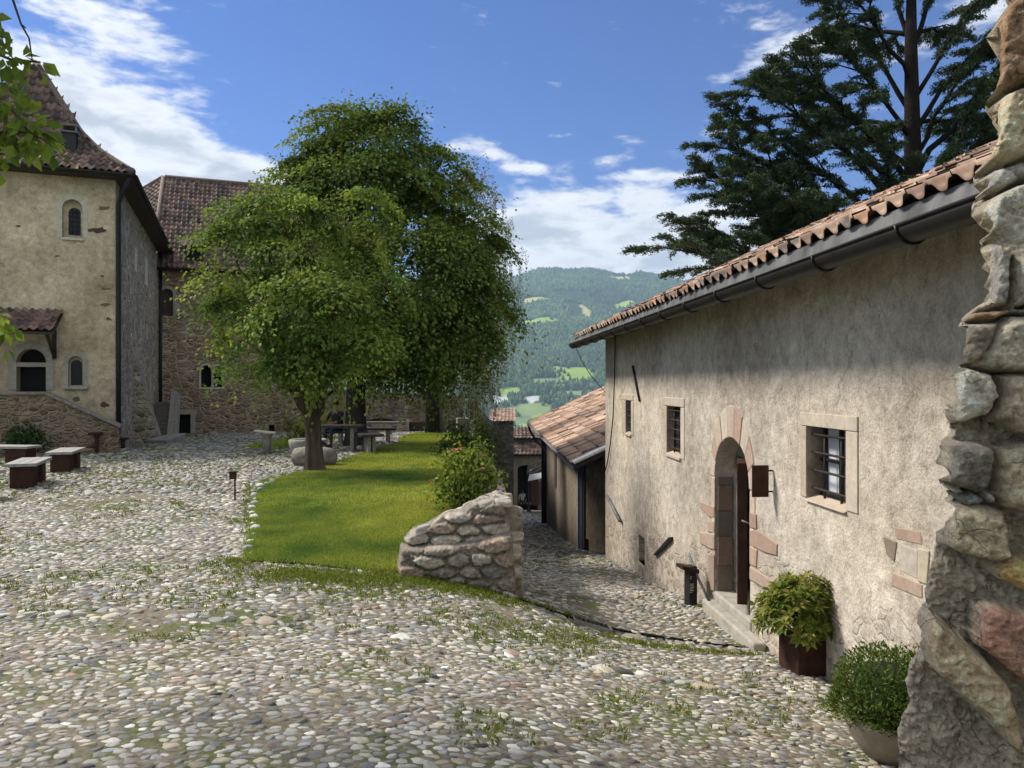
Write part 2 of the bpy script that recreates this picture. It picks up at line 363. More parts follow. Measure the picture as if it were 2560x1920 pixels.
def m_plaster(name, cols, stain, scale=1.0, bdist=.012, patch=None, patch_z=None, pscale=5.5, slope=0.0):
    """lime render: cloudy colour, grain, streaks; patch = stones that show where the render has gone below height patch_z"""
    m, t, b = new_mat(name); v = objco(t)
    n1 = t.noise(v, .9*scale, 6, .62, .4); n2 = t.noise(v, 7*scale, 7, .68, .3); n3 = t.noise(v, 38*scale, 5, .7)
    f = t.m('ADD', t.m('ADD', t.m('MULTIPLY', n1, .32), t.m('MULTIPLY', n2, .40)), t.m('MULTIPLY', n3, .28))
    c = t.ramp(f, [(.36, cols[0]), (.465, cols[1]), (.54, cols[2]), (.63, cols[3])])
    st = t.noise(scaled(t, v, (2.0, 2.0, .35)), 1.7*scale, 7, .68, .5)
    c = t.mix(t.m('MULTIPLY', t.smooth(st, .52, .74), .42), c, stain)
    c = t.mix(1.0, c, t.ramp(t.noise(v, .33*scale, 5, .62, .6), [(.32, (.74, .72, .70)), (.5, (1, 1, 1)), (.68, (1.16, 1.14, 1.10))]), 'MULTIPLY')
    cw = t.node('ShaderNodeTexNoise'); t.l.new(v, cw.inputs['Vector']); cw.inputs['Scale'].default_value = 2.2; cw.inputs['Detail'].default_value = 5
    cv = t.node('ShaderNodeVectorMath', operation='MULTIPLY_ADD'); t.l.new(cw.outputs['Color'], cv.inputs[0]); cv.inputs[1].default_value = (.55,)*3; t.l.new(v, cv.inputs[2])
    ce = t.node('ShaderNodeTexVoronoi', feature='DISTANCE_TO_EDGE'); t.l.new(cv.outputs[0], ce.inputs['Vector']); ce.inputs['Scale'].default_value = .75
    crack = t.m('MULTIPLY', t.smooth(ce.outputs['Distance'], .010, .002), t.smooth(t.noise(v, .9, 3, .5), .50, .60)); c = t.mix(t.m('MULTIPLY', crack, .3), c, tuple(x*.35 for x in stain))
    sp_ = t.smooth(t.noise(v, 16*scale, 4, .7, 1.0), .63, .69)
    c = t.mix(t.m('MULTIPLY', sp_, .5), c, tuple(x*.45 for x in stain))
    hh = t.m('ADD', t.m('MULTIPLY', n2, .8), t.m('MULTIPLY', n3, .5))
    if patch:
        sep = t.node('ShaderNodeSeparateXYZ'); t.l.new(v, sep.inputs[0])
        zz = t.m('ADD', t.m('ADD', sep.outputs[2], t.m('MULTIPLY', sep.outputs[1], slope)), t.m('MULTIPLY', t.m('SUBTRACT', t.noise(v, .8, 5, .62), .5), patch_z[1]))
        k = t.smooth(zz, patch_z[0], patch_z[0]-.35)
        wn = t.node('ShaderNodeTexNoise'); t.l.new(v, wn.inputs['Vector']); wn.inputs['Scale'].default_value = pscale*.9; wn.inputs['Detail'].default_value = 3
        wv_ = t.node('ShaderNodeVectorMath', operation='MULTIPLY_ADD'); t.l.new(wn.outputs['Color'], wv_.inputs[0]); wv_.inputs[1].default_value = (1.1/pscale,)*3; t.l.new(v, wv_.inputs[2]); v = wv_.outputs[0]
        vv = t.node('ShaderNodeTexVoronoi', feature='DISTANCE_TO_EDGE'); t.l.new(scaled(t, v, (1, 1, 1.6)), vv.inputs['Vector']); vv.inputs['Scale'].default_value = pscale
        vc = t.node('ShaderNodeTexVoronoi', feature='F1'); t.l.new(scaled(t, v, (1, 1, 1.6)), vc.inputs['Vector']); vc.inputs['Scale'].default_value = pscale
        ed = t.m('ADD', vv.outputs['Distance'], t.m('MULTIPLY', t.m('SUBTRACT', n3, .5), .16))
        sm = t.smooth(ed, .06, .16)
        sc_ = t.node('ShaderNodeSeparateColor'); t.l.new(vc.outputs['Color'], sc_.inputs[0])
        pc = t.ramp(sc_.outputs[0], [(0, patch[0]), (.5, patch[1]), (1, patch[2])])
        pc = t.mix(1.0, pc, t.ramp(n2, [(.3, (.7,)*3), (.7, (1.25,)*3)]), 'MULTIPLY')
        show = t.m('MULTIPLY', t.m('MULTIPLY', k, sm), t.smooth(sc_.outputs[1], .25, .45))
        c = t.mix(t.m('MULTIPLY', show, .6), c, pc)
        hh = t.m('ADD', hh, t.m('MULTIPLY', show, .9))
    t.l.new(c, b.inputs['Base Color']); b.inputs['Roughness'].default_value = .93; b.inputs['Specular IOR Level'].default_value = .15
    bump(t, b, hh, .75, bdist); return m
def m_leaf(name, trans=.35, rough=.5, spec=.35):
    m, t, b = new_mat(name); c = attr(t)
    t.l.new(c, b.inputs['Base Color']); b.inputs['Roughness'].default_value = rough; b.inputs['Specular IOR Level'].default_value = spec
    tr = t.node('ShaderNodeBsdfTranslucent'); t.l.new(t.mix(1.0, c, (1.25, 1.2, .55), 'MULTIPLY'), tr.inputs[0])
    mx = t.node('ShaderNodeMixShader'); mx.inputs[0].default_value = trans
    out = t.n.get('Material Output'); t.l.new(b.outputs[0], mx.inputs[1]); t.l.new(tr.outputs[0], mx.inputs[2]); t.l.new(mx.outputs[0], out.inputs[0]); return m
def m_wood(name, c1, c2, axis=(1, 8, 8), rough=.75, scale=6):
    m, t, b = new_mat(name); v = scaled(t, objco(t), axis); n = t.noise(v, scale, 6, .6, .6)
    t.l.new(t.ramp(n, [(.3, c1), (.7, c2)]), b.inputs['Base Color']); b.inputs['Roughness'].default_value = rough; bump(t, b, n, .3, .004); return m
M = {}
M['cobble'] = m_attr('cobble stone', .72, 34, .45, .55, .006, .35)
M['soil'] = m_plain('sandy joints', (.25, .215, .16), .95, 26, .6, bstr=.8, bdist=.02, col2=(.095, .085, .058), spec=.1)
_m, _t, _b = new_mat('mossy sandy joints'); _v = objco(_t); _n = _t.noise(_v, 26, 5, .6); _c = _t.ramp(_n, [(.3, (.11, .095, .065)), (.7, (.27, .235, .175))])
_c = _t.mix(_t.m('MULTIPLY', _t.smooth(_t.noise(_v, 1.1, 6, .68), .47, .60), .8), _c, _t.ramp(_n, [(.3, (.055, .075, .02)), (.7, (.125, .155, .04))]))
_t.l.new(_c, _b.inputs['Base Color']); _b.inputs['Roughness'].default_value = .95; _b.inputs['Specular IOR Level'].default_value = .1; bump(_t, _b, _n, .8, .02); M['soil'] = _m
M['lawn_soil'] = m_plain('turf', (.12, .165, .028), .95, 9, .5, bstr=.6, bdist=.03, col2=(.075, .115, .018), spec=.05)
M['leaf'] = m_leaf('leaf', .36, .7, .12); M['grass'] = m_leaf('grass', .3, .8, .05); M['needle'] = m_leaf('needle', .10, .6, .2)
M['bark'] = m_plain('bark', (.135, .105, .075), .95, 7, .7, bstr=1.0, bdist=.06, col2=(.022, .018, .014), stretch=(1, 1, .16), spec=.1)
M['bark_dark'] = m_plain('dark bark', (.045, .036, .03), .95, 9, .6, bstr=1.0, bdist=.03, stretch=(1, 1, .25))
M['birch'] = m_plain('birch bark', (.55, .52, .46), .8, 5, .8, bstr=.3, stretch=(1, 1, 4))
M['tile'] = m_attr('clay tile', .85, 14, .45, .35, .006, .2)
M['house'] = m_plaster('house render', [(.19, .16, .125), (.395, .345, .278), (.525, .468, .388), (.69, .63, .535)], (.26, .218, .168), 1.0, .035,
                       patch=((.36, .31, .24), (.26, .235, .205), (.30, .19, .14)), patch_z=(.85, 2.0), slope=.13)
M['tower'] = m_plaster('tower render', [(.22, .175, .115), (.44, .37, .245), (.58, .495, .34), (.76, .67, .50)], (.27, .215, .135), .9, .035,
                       patch=((.25, .21, .15), (.16, .135, .1), (.30, .25, .18)), patch_z=(1.3, 2.2), pscale=3.2)
M['palace'] = m_rubble('palace masonry', [(.30, .215, .14), (.40, .30, .20), (.23, .17, .12), (.47, .36, .24), (.31, .20, .13)], (.60, .49, .35), 2.9, (1, 1, 2.5), .07, .10, jitter=.2)
M['rubble_grey'] = m_rubble('grey rubble', [(.33, .275, .21), (.46, .39, .30), (.24, .20, .155), (.66, .58, .46)], (.54, .46, .345), 3.6, (1, 1, 1.7), .08, .09)
M['rubble_stair'] = m_rubble('stair rubble', [(.21, .15, .095), (.31, .235, .155), (.15, .11, .075), (.37, .285, .19)], (.34, .27, .185), 4.6, (1, 1, 1.8), .08, .07, mortar_cover=.44)
M['rubble_pale'] = m_rubble('pale curtain rubble', [(.30, .235, .16), (.38, .30, .21), (.22, .17, .12), (.42, .35, .26)], (.30, .24, .17), 3.2, (1, 1, 1.6), .06, .06)
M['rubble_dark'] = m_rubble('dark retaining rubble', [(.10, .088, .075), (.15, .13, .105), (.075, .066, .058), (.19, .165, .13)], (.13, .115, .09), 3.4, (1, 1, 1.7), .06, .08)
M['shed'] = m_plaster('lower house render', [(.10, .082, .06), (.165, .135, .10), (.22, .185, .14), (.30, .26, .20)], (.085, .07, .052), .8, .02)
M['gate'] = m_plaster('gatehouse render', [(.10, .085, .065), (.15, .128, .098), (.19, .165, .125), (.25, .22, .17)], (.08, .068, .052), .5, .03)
M['sand'] = m_plain('dressed sandstone', (.46, .37, .275), .85, 7, .35, bstr=.35, bdist=.012, col2=(.33, .245, .18))
M['sandpink'] = m_attr('dressed red sandstone', .88, 18, .35, .5, .01, .2)
M['palestone'] = m_plain('pale dressed stone', (.42, .39, .33), .85, 9, .35, bstr=.4, bdist=.01)
M['white'] = m_plain('limewash', (.62, .57, .47), .9, 8, .3, bstr=.4, bdist=.01)
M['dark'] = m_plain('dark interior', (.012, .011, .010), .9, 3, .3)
M['glass'] = m_plain('dark window glass', (.010, .010, .011), .25, 2, .4, spec=.25, bstr=.02)
M['curtain'] = m_plain('white blind behind glass', (.60, .64, .66), .35, 3, .12, bstr=.05, spec=.6)
M['rust'] = m_plain('rusted steel', (.070, .033, .022), .85, 9, .5, bstr=.2, col2=(.028, .015, .011), spec=.15)
M['iron'] = m_plain('wrought iron', (.045, .030, .022), .7, 20, .5, bstr=.3, metal=.2)
M['black'] = m_plain('black metal', (.014, .013, .013), .55, 8, .3)
M['gutter'] = m_plain('dark zinc', (.022, .019, .017), .5, 6, .4, metal=.1, bstr=.05, spec=.35)
M['zinc'] = m_plain('weathered zinc flashing', (.22, .22, .21), .6, 5, .45, metal=.2, bstr=.08, col2=(.062, .062, .06), stretch=(1, 1, .3))
M['greywood'] = m_wood('silvered wood', (.20, .19, .175), (.36, .345, .32), (6, 1, 6))
M['brownwood'] = m_wood('brown wood', (.035, .022, .015), (.085, .055, .036), (1, 1, 5))
M['darkwood'] = m_wood('dark timber', (.016, .012, .010), (.045, .034, .026), (1, 6, 6))
M['stone'] = m_plain('grey stone', (.33, .31, .275), .88, 16, .5, bstr=.6, bdist=.02, col2=(.16, .15, .13))
M['oldstone'] = m_plain('lichened stone', (.29, .265, .22), .9, 11, .5, bstr=.8, bdist=.03, col2=(.13, .118, .098))
M['rock'] = m_attr('ruined wall stone', .9, 60, .6, 1.0, .014, .15)
M['stub'] = m_attr('broken wall stone', .9, 30, .5, .8, .012, .2)
_m, _t, _b = new_mat('ruined wall stone'); _v = objco(_t); _c = attr(_t); _n = _t.noise(_v, 55, 8, .72); _n2 = _t.noise(_v, 9, 6, .65, .5); _n3 = _t.noise(_v, 150, 3, .6)
_f = _t.m('ADD', _t.m('ADD', _t.m('MULTIPLY', _n, .45), _t.m('MULTIPLY', _n2, .35)), _t.m('MULTIPLY', _n3, .2))
_c = _t.mix(1.0, _c, _t.ramp(_f, [(.36, (.38, .36, .34)), (.46, (.82, .80, .78)), (.54, (1.05, 1.05, 1.05)), (.64, (1.45, 1.42, 1.36))]), 'MULTIPLY')
_w = _t.node('ShaderNodeTexNoise'); _t.l.new(_v, _w.inputs['Vector']); _w.inputs['Scale'].default_value = 9; _wv = _t.node('ShaderNodeVectorMath', operation='MULTIPLY_ADD'); _t.l.new(_w.outputs['Color'], _wv.inputs[0]); _wv.inputs[1].default_value = (.16,)*3; _t.l.new(_v, _wv.inputs[2])
_vo = _t.node('ShaderNodeTexVoronoi', feature='DISTANCE_TO_EDGE'); _t.l.new(_wv.outputs[0], _vo.inputs['Vector']); _vo.inputs['Scale'].default_value = 7
_ck = _t.m('MULTIPLY', _t.smooth(_vo.outputs['Distance'], .035, .0), _t.smooth(_t.noise(_v, 5, 3, .5), .50, .62)); _c = _t.mix(_t.m('MULTIPLY', _ck, .4), _c, (.06, .05, .04))
_c = _t.mix(_t.m('MULTIPLY', _t.smooth(_t.noise(_v, 13, 5, .7, .8), .60, .68), .55), _c, (.50, .49, .44))
_t.l.new(_c, _b.inputs['Base Color']); _b.inputs['Roughness'].default_value = .95; _b.inputs['Specular IOR Level'].default_value = .12
bump(_t, _b, _t.m('SUBTRACT', _t.m('ADD', _t.m('MULTIPLY', _n, .9), _t.m('MULTIPLY', _n2, .8)), _t.m('MULTIPLY', _ck, .5)), 1.0, .03); M['rock'] = _m
M['mortar'] = m_plain('lime mortar', (.27, .235, .185), .95, 22, .6, bstr=1.0, bdist=.03, col2=(.12, .105, .085))
M['bowl'] = m_plain('buff concrete', (.30, .255, .185), .85, 18, .25, bstr=.2)
M['blue'] = m_plain('blue painted board', (.035, .055, .12), .6, 5, .3)
M['bluegrey'] = m_plain('blue grey painted post', (.16, .19, .22), .6, 7, .4)
M['awning'] = m_plain('pale awning', (.42, .42, .41), .8, 6, .25)
M['redwood'] = m_plain('red brown boards', (.14, .06, .04), .8, 9, .4)
M['petal'] = m_attr('petal', .6, 30, .2, .1, .002, .2)
M['cloth'] = m_attr('clothing', .85, 40, .3, .2, .004, .2)

# ------------------------------------------------------------------ stones that fill a surface
def pack(points, kx, K, relax=2, gap=.93, p=9, nn=9):
    """relaxed points -> polar outlines r(theta) of the rounded cells between neighbours; x is squeezed by kx"""
    P = np.array(points, float).copy(); P[:, 0] /= kx
    th = np.arange(K)*2*np.pi/K
    for it in range(relax+1):
        kd = kdtree.KDTree(len(P))
        for i, q in enumerate(P): kd.insert((q[0], q[1], 0), i)
        kd.balance()
        nb = np.empty((len(P), nn), int)
        for i, q in enumerate(P):
            r_ = kd.find_n((q[0], q[1], 0), nn+1); nb[i] = [e[1] for e in r_ if e[1] != i][:nn]
        D = P[nb]-P[:, None, :]; d = np.maximum(np.hypot(D[..., 0], D[..., 1]), 1e-5); ang = np.arctan2(D[..., 1], D[..., 0])
        acc = np.zeros((len(P), K))
        for j in range(nn):
            c = np.maximum(np.cos(th[None, :]-ang[:, j:j+1]), 0)/(d[:, j:j+1]*.5)
            acc += c**p
        r_ = np.minimum(acc**(-1/p), np.median(d[:, :3], axis=1)[:, None]*1.1)
        if it < relax:
            P[:, 0] += .8*(r_**3*np.cos(th)).sum(1)/(r_**2).sum(1)*2/3*1.0
            P[:, 1] += .8*(r_**3*np.sin(th)).sum(1)/(r_**2).sum(1)*2/3*1.0
    ox = r_*np.cos(th)*kx*gap; oy = r_*np.sin(th)*gap
    P[:, 0] *= kx
    return P, ox, oy
def domes(P, ox, oy, rings, hgt, rng, tilt=.12, rough=.12):
    """stack rings into pebble tops: returns local x, y, z arrays and quads, tris"""
    n, K = ox.shape; xs, ys, zs = [], [], []
    tx = rng.normal(0, tilt, (n, 1)); ty = rng.normal(0, tilt, (n, 1))
    sx = rng.normal(0, .10, (n, 1)); sy = rng.normal(0, .10, (n, 1))
    wob = 1+rng.normal(0, rough*.7, (n, K))
    for sc_, zf in rings:
        x = ox*sc_*wob+sx*ox.max(1, keepdims=True)*(1-sc_); y = oy*sc_*wob+sy*oy.max(1, keepdims=True)*(1-sc_)
        z = zf*hgt[:, None]*(1+rng.normal(0, rough*.8, (n, K)))+(tx*x+ty*y)*(zf > 0)
        xs.append(P[:, :1]+x); ys.append(P[:, 1:2]+y); zs.append(z)
    R_ = len(rings)
    xs.append(P[:, :1]+sx*ox.max(1, keepdims=True)); ys.append(P[:, 1:2]+sy*oy.max(1, keepdims=True)); zs.append(hgt[:, None]*1.0)
    X = np.concatenate(xs, 1); Y = np.concatenate(ys, 1); Z = np.concatenate(zs, 1); S = R_*K+1
    base = (np.arange(n)*S)[:, None]; k = np.arange(K); k2 = (k+1) % K; q = []
    for r_ in range(R_-1):
        q.append(np.stack([base+r_*K+k, base+r_*K+k2, base+(r_+1)*K+k2, base+(r_+1)*K+k], -1).reshape(-1, 4))
    q = np.concatenate(q) if q else np.zeros((0, 4), int)
    tr = np.stack([base+(R_-1)*K+k, base+(R_-1)*K+k2, base+np.full(K, R_*K)], -1).reshape(-1, 3)
    return X.ravel(), Y.ravel(), Z.ravel(), q, tr, S
def jitter_pts(x0, x1, y0, y1, ax, ay, rng, j=.42):
    nx, ny = max(1, int((x1-x0)/ax)), max(1, int((y1-y0)/ay))
    gx, gy = np.meshgrid(np.arange(nx), np.arange(ny))
    px_ = x0+(gx+.5+.5*(gy % 2)+rng.uniform(-j, j, gx.shape))*ax; py_ = y0+(gy+.5+rng.uniform(-j, j, gx.shape))*ay
    return np.c_[px_.ravel(), py_.ravel()]
PAL = np.array([(.37, .335, .285), (.47, .435, .365), (.28, .265, .24), (.20, .20, .20), (.43, .375, .28), (.35, .285, .205), (.56, .53, .46), (.27, .18, .135), (.145, .135, .12), (.40, .365, .305), (.29, .285, .28)])
PWT = np.array([.20, .17, .12, .07, .12, .09, .06, .035, .035, .13, .07]); PWT = PWT/PWT.sum()
def pal(n, rng, v=.22):
    c = PAL[rng.choice(len(PAL), n, p=PWT)]*(1+rng.normal(0, .28, (n, 1))); return np.clip(c*1.0*np.array((.95, .985, 1.03)), .05, .78)

# ------------------------------------------------------------------ tiled roofs
TILE_OLD = [(.165, .112, .096), (.205, .142, .118), (.125, .09, .08), (.24, .175, .145), (.25, .158, .115), (.105, .078, .072)]
TILE_WARM = [(.40, .275, .205), (.47, .335, .25), (.34, .23, .175), (.53, .40, .31), (.28, .19, .15), (.47, .275, .175)]
def tiles(f, Lu, Lv, tw, tl, cols, rng, amp=.045, mask=None, K=8, thick=.016, lift=.03):
    """f(u, v) -> points, normals (arrays); one wavy clay tile per cell of the slope"""
    nu, nv = int(round(Lu/tw)), int(math.ceil(Lv/tl))
    gu, gv = np.meshgrid(np.arange(nu)*Lu/nu, np.arange(nv)*tl); u0 = gu.ravel(); v0 = gv.ravel(); tw = Lu/nu
    if mask is not None:
        k = mask(u0+tw/2, v0+tl/2); u0, v0 = u0[k], v0[k]
    n = len(u0); ph = np.linspace(0, 1, K+1); prof = amp*(.5+.5*np.tanh(1.7*np.cos(2*np.pi*ph))/math.tanh(1.7))
    jv = rng.normal(0, .010, n); ja = rng.normal(0, .006, n); jl = rng.normal(0, .004, n)
    def row(vv, dz):
        uu = u0[:, None]+tw*ph[None, :]; V_ = np.repeat((vv+jv)[:, None], K+1, 1)
        Pp, Nn = f(uu.ravel(), V_.ravel()); z = (prof[None, :]+dz[:, None]+ja[:, None]*(ph[None, :]-.5)*2).ravel()
        return (Pp+Nn*z[:, None]).reshape(n, K+1, 3)
    lo = row(v0-.035, np.full(n, lift)+jl); up = row(np.minimum(v0+tl+.01, Lv+.02), np.zeros(n)); lip = row(v0-.035, np.full(n, lift-thick)+jl)
    mid = row(v0+tl*.5, np.full(n, lift*.45)+jl*.5)
    V = np.stack([lip, lo, mid, up], 1).reshape(-1, 3); S = 4*(K+1)
    b = (np.arange(n)*S)[:, None]; k = np.arange(K); q = []
    for r_ in range(3):
        q.append(np.stack([b+r_*(K+1)+k, b+r_*(K+1)+k+1, b+(r_+1)*(K+1)+k+1, b+(r_+1)*(K+1)+k], -1).reshape(-1, 4))
    c = np.array(cols)[rng.integers(0, len(cols), n)]*(1+rng.normal(0, .14, (n, 1)))
    return V, np.concatenate(q), np.repeat(np.clip(c, .02, .7), S, 0)
def tiled(name, parts, mat, parent):
    Vs, Qs, Cs, b = [], [], [], 0
    for V, q, c in parts:
        Vs.append(V); Qs.append(q+b); Cs.append(c); b += len(V)
    me = mesh_np(name, np.concatenate(Vs), np.concatenate(Qs), None, np.concatenate(Cs), smooth=False)
    return link(name, me, mat, parent)
def plane_map(O, U, Vv):
    O, U, Vv = (np.array(a, float) for a in (O, U, Vv)); U = U/np.linalg.norm(U); Vv = Vv/np.linalg.norm(Vv); N = np.cross(U, Vv)
    if N[2] < 0: N = -N
    return lambda u, v: (O+u[:, None]*U+v[:, None]*Vv, np.repeat(N[None], len(u), 0))

# ------------------------------------------------------------------ leaves
def unit(v): return v/np.maximum(np.linalg.norm(v, axis=-1, keepdims=True), 1e-9)
def leaf_mesh(name, C, D, Nn, L, Wd, col, fold=.25, shape=4):
    """one leaf per row: centre C, long axis D, face normal Nn"""
    D = unit(D); S = unit(np.cross(D, Nn)); Nn = np.cross(S, D); L = L[:, None]; Wd = Wd[:, None]
    a = C-D*L*.5; t = C+D*L*.5-Nn*L*.10; l_ = C+S*Wd*.5+Nn*Wd*fold*.5-D*L*.06; r_ = C-S*Wd*.5+Nn*Wd*fold*.5-D*L*.06
    V = np.stack([a, l_, t, r_], 1).reshape(-1, 3); n = len(C); b = np.arange(n)*4
    tr = np.concatenate([np.stack([b, b+1, b+2], 1), np.stack([b, b+2, b+3], 1)])
    return mesh_np(name, V, None, tr, np.repeat(col, 4, 0))
def crown(name, lobes, mat, parent, rng, per_m2=5.0, leaves=26, L=.11, Wd=.085, rc=.28, cols=((.085, .12, .02), (.12, .155, .028), (.055, .085, .016)), droop=.25, inner=.12, flat=.45, shell=(.62, 1.04)):
    Cc, Nc = [], []
    for (x, y, z, a, b, c) in lobes:
        n = max(3, int(per_m2*4*math.pi*((a*b)**1.6+(a*c)**1.6+(b*c)**1.6)**(1/1.6)/3**(1/1.6)))
        d = unit(rng.normal(size=(n, 3))); rr = shell[0]+(shell[1]-shell[0])*rng.uniform(0, 1, (n, 1))**.6
        rr = np.where(rng.uniform(size=(n, 1)) < inner, rng.uniform(.2, .7, (n, 1)), rr)
        Cc.append(np.array((x, y, z))+d*rr*np.array((a, b, c))); Nc.append(unit(d/np.array((a, b, c))))
    Cc = np.concatenate(Cc); Nc = np.concatenate(Nc); n = len(Cc)
    out = unit(Nc*.75+np.array((0, 0, .75)))
    m = leaves; sz = rng.uniform(.5, 1.5, (n, 1, 1))
    g = rng.normal(size=(n, m, 3))*rc*sz*np.array((1, 1, flat))
    # tilt each spray so that it faces outwards and droops
    e1 = unit(np.cross(out, rng.normal(size=(n, 3)))); e2 = np.cross(out, e1)
    loc = e1[:, None]*g[..., :1]+e2[:, None]*g[..., 1:2]+out[:, None]*g[..., 2:3]
    rad = np.linalg.norm(g[..., :2], axis=-1, keepdims=True)
    loc[..., 2:3] -= droop*rad**1.3
    C = (Cc[:, None]+loc).reshape(-1, 3); N_ = n*m
    D = unit(loc.reshape(-1, 3)+np.array((0, 0, -.12))+rng.normal(0, .12, (N_, 3)))
    Nn = unit(np.repeat(out, m, 0)*.5+np.array((0, 0, .7))+rng.normal(0, .5, (N_, 3)))
    cc = np.array(cols)[rng.integers(0, len(cols), n)]*(1+rng.normal(0, .12, (n, 1)))
    col = np.repeat(cc, m, 0)*(1+rng.normal(0, .18, (N_, 1))); col = np.clip(col, .004, .5)
    me = leaf_mesh(name, C, D, Nn, L*rng.uniform(.7, 1.3, N_), Wd*rng.uniform(.7, 1.3, N_), col)
    return link(name, me, mat, parent), Cc
def lobes_px(Y, rows, rngs, depth=.9):
    out = []
    for r_ in rows:
        px, py, rx, ry = r_[:4]; yy = Y+(r_[4] if len(r_) > 4 else 0)
        c = at(px, py, yy); k = yy/1850
        out.append((c[0], c[1], c[2], rx*k, (rx+ry)/2*k*depth, ry*k))
    return out
def limbs(mb, start, targets, r0, rng, sag=.0, K=7, wander=.12, r1=.012, n=6):
    for tgt, r_ in targets:
        a, b = np.array(start, float), np.array(tgt, float); L_ = np.linalg.norm(b-a); pts = []
        for i in range(n+1):
            t = i/n; p_ = a*(1-t)+b*t; p_ = p_+np.array((0, 0, L_*.10*math.sin(math.pi*t)-sag*t*t))
            if 0 < i < n: p_ = p_+rng.normal(0, wander*L_*.12, 3)
            pts.append(p_)
        mb.tube(pts, [r_*(1-t/n)+r1*(t/n) for t in range(n+1)], K)
# ------------------------------------------------------------------ ground
def grid_sheet(name, xs, ys, zf, mat, keep=None, kind='structure'):
    X, Y = np.meshgrid(xs, ys); Z = zf(X, Y); nx, ny = len(xs), len(ys)
    i = np.arange(nx-1)[None, :]+np.arange(ny-1)[:, None]*nx; q = np.stack([i, i+1, i+nx+1, i+nx], -1).reshape(-1, 4)
    if keep is not None:
        cx = (X[:-1, :-1]+X[1:, 1:])/2; cy = (Y[:-1, :-1]+Y[1:, 1:])/2; q = q[keep(cx, cy).ravel()]
    me = mesh_np(name, np.stack([X, Y, Z], -1).reshape(-1, 3), q, None, None, True)
    o = link(name, me, mat); tag(o, kind=kind); return o
rng = np.random.default_rng(7)
def wobble(x, y): return .02*np.sin(1.9*x+.7*y)*np.cos(1.3*y-.4*x)+.012*np.sin(4.1*x-2.2*y)
ys_ = np.r_[np.arange(-4, 8.0, .25), np.arange(8.0, 44.1, .5)]
# courtyard terrace: ends at the retaining wall; street: drops away right of it
def sheet_xy(name, xa, xb, ys, zf, n, mat):
    T = np.linspace(0, 1, n); X = np.stack([xa(y)+(xb(y)-xa(y))*T for y in ys]); Y = np.repeat(np.array(ys)[:, None], n, 1)
    Z = zf(X, Y)+wobble(X, Y)*.5; nx = n; ny = len(ys)
    i = np.arange(nx-1)[None, :]+np.arange(ny-1)[:, None]*nx; q = np.stack([i, i+1, i+nx+1, i+nx], -1).reshape(-1, 4)
    o = link(name, mesh_np(name, np.stack([X, Y, Z], -1).reshape(-1, 3), q, None, None, True), mat); tag(o, kind='structure'); return o
sheet_xy('courtyard_ground', lambda y: -26.0, lambda y: 6.0, ys_[ys_ <= 8.0], lambda X, Y: h(X, np.minimum(Y, 8.0)), 120, M['soil'])
sheet_xy('courtyard_ground', lambda y: -26.0, lambda y: float(wallx(y))-.02, ys_[ys_ >= 8.0], lambda X, Y: hA(X, Y), 110, M['soil'])
sheet_xy('street_ground', lambda y: float(wallx(y))-.02, lambda y: 6.5, np.r_[np.arange(8.0, 40, .5), np.arange(40, 75, 2)], lambda X, Y: np.where(Y <= 8.0, h(X, Y), h(np.maximum(X, wallx(Y)+.001), np.maximum(Y, 8.001))), 30, M['soil'])

# lawn outline, from the photograph to the ground
def ground_hit(px, py, f=hA):
    u, v = (px-1280)/1850, (960-py)/1850; lo = 2.0
    for Y in np.arange(2.0, 60, .02):
        if EYE+v*Y < float(f(np.array([u*Y]), np.array([Y]))[0]): return (u*Y, Y)
    return (u*40, 40)
LAWN_PX = [(615, 1405), (628, 1330), (640, 1225), (655, 1205), (700, 1190), (800, 1172), (860, 1150), (930, 1125), (1000, 1108), (1000, 1096)]
LAWN = [ground_hit(*p) for p in LAWN_PX]
LAWN += [(-3.9, 31.5), (-1.75, 31.5)]+[(float(wallx(y))-.30, y) for y in (28, 24, 20, 16, 12, 10, 9)]
LAWN += [ground_hit(1030, 1400), ground_hit(1000, 1432), ground_hit(900, 1428), ground_hit(760, 1412)]
LAWN2 = [ground_hit(*p) for p in [(600, 1120), (700, 1128), (790, 1118), (830, 1100), (900, 1095), (760, 1088), (690, 1100), (640, 1108)]]
def inpoly(x, y, P):
    x = np.asarray(x, float); y = np.asarray(y, float); r_ = np.zeros(x.shape, bool); n = len(P)
    for i in range(n):
        x0, y0 = P[i]; x1, y1 = P[(i+1) % n]
        c = ((y0 > y) != (y1 > y)) & (x < (x1-x0)*(y-y0)/(y1-y0+1e-12)+x0); r_ ^= c
    return r_
def polydist(x, y, P):
    d = np.full(np.shape(x), 1e9); n = len(P)
    for i in range(n):
        a = np.array(P[i]); b_ = np.array(P[(i+1) % n]); v = b_-a
        t = np.clip(((x-a[0])*v[0]+(y-a[1])*v[1])/(v@v+1e-12), 0, 1)
        d = np.minimum(d, np.hypot(x-a[0]-t*v[0], y-a[1]-t*v[1]))
    return d
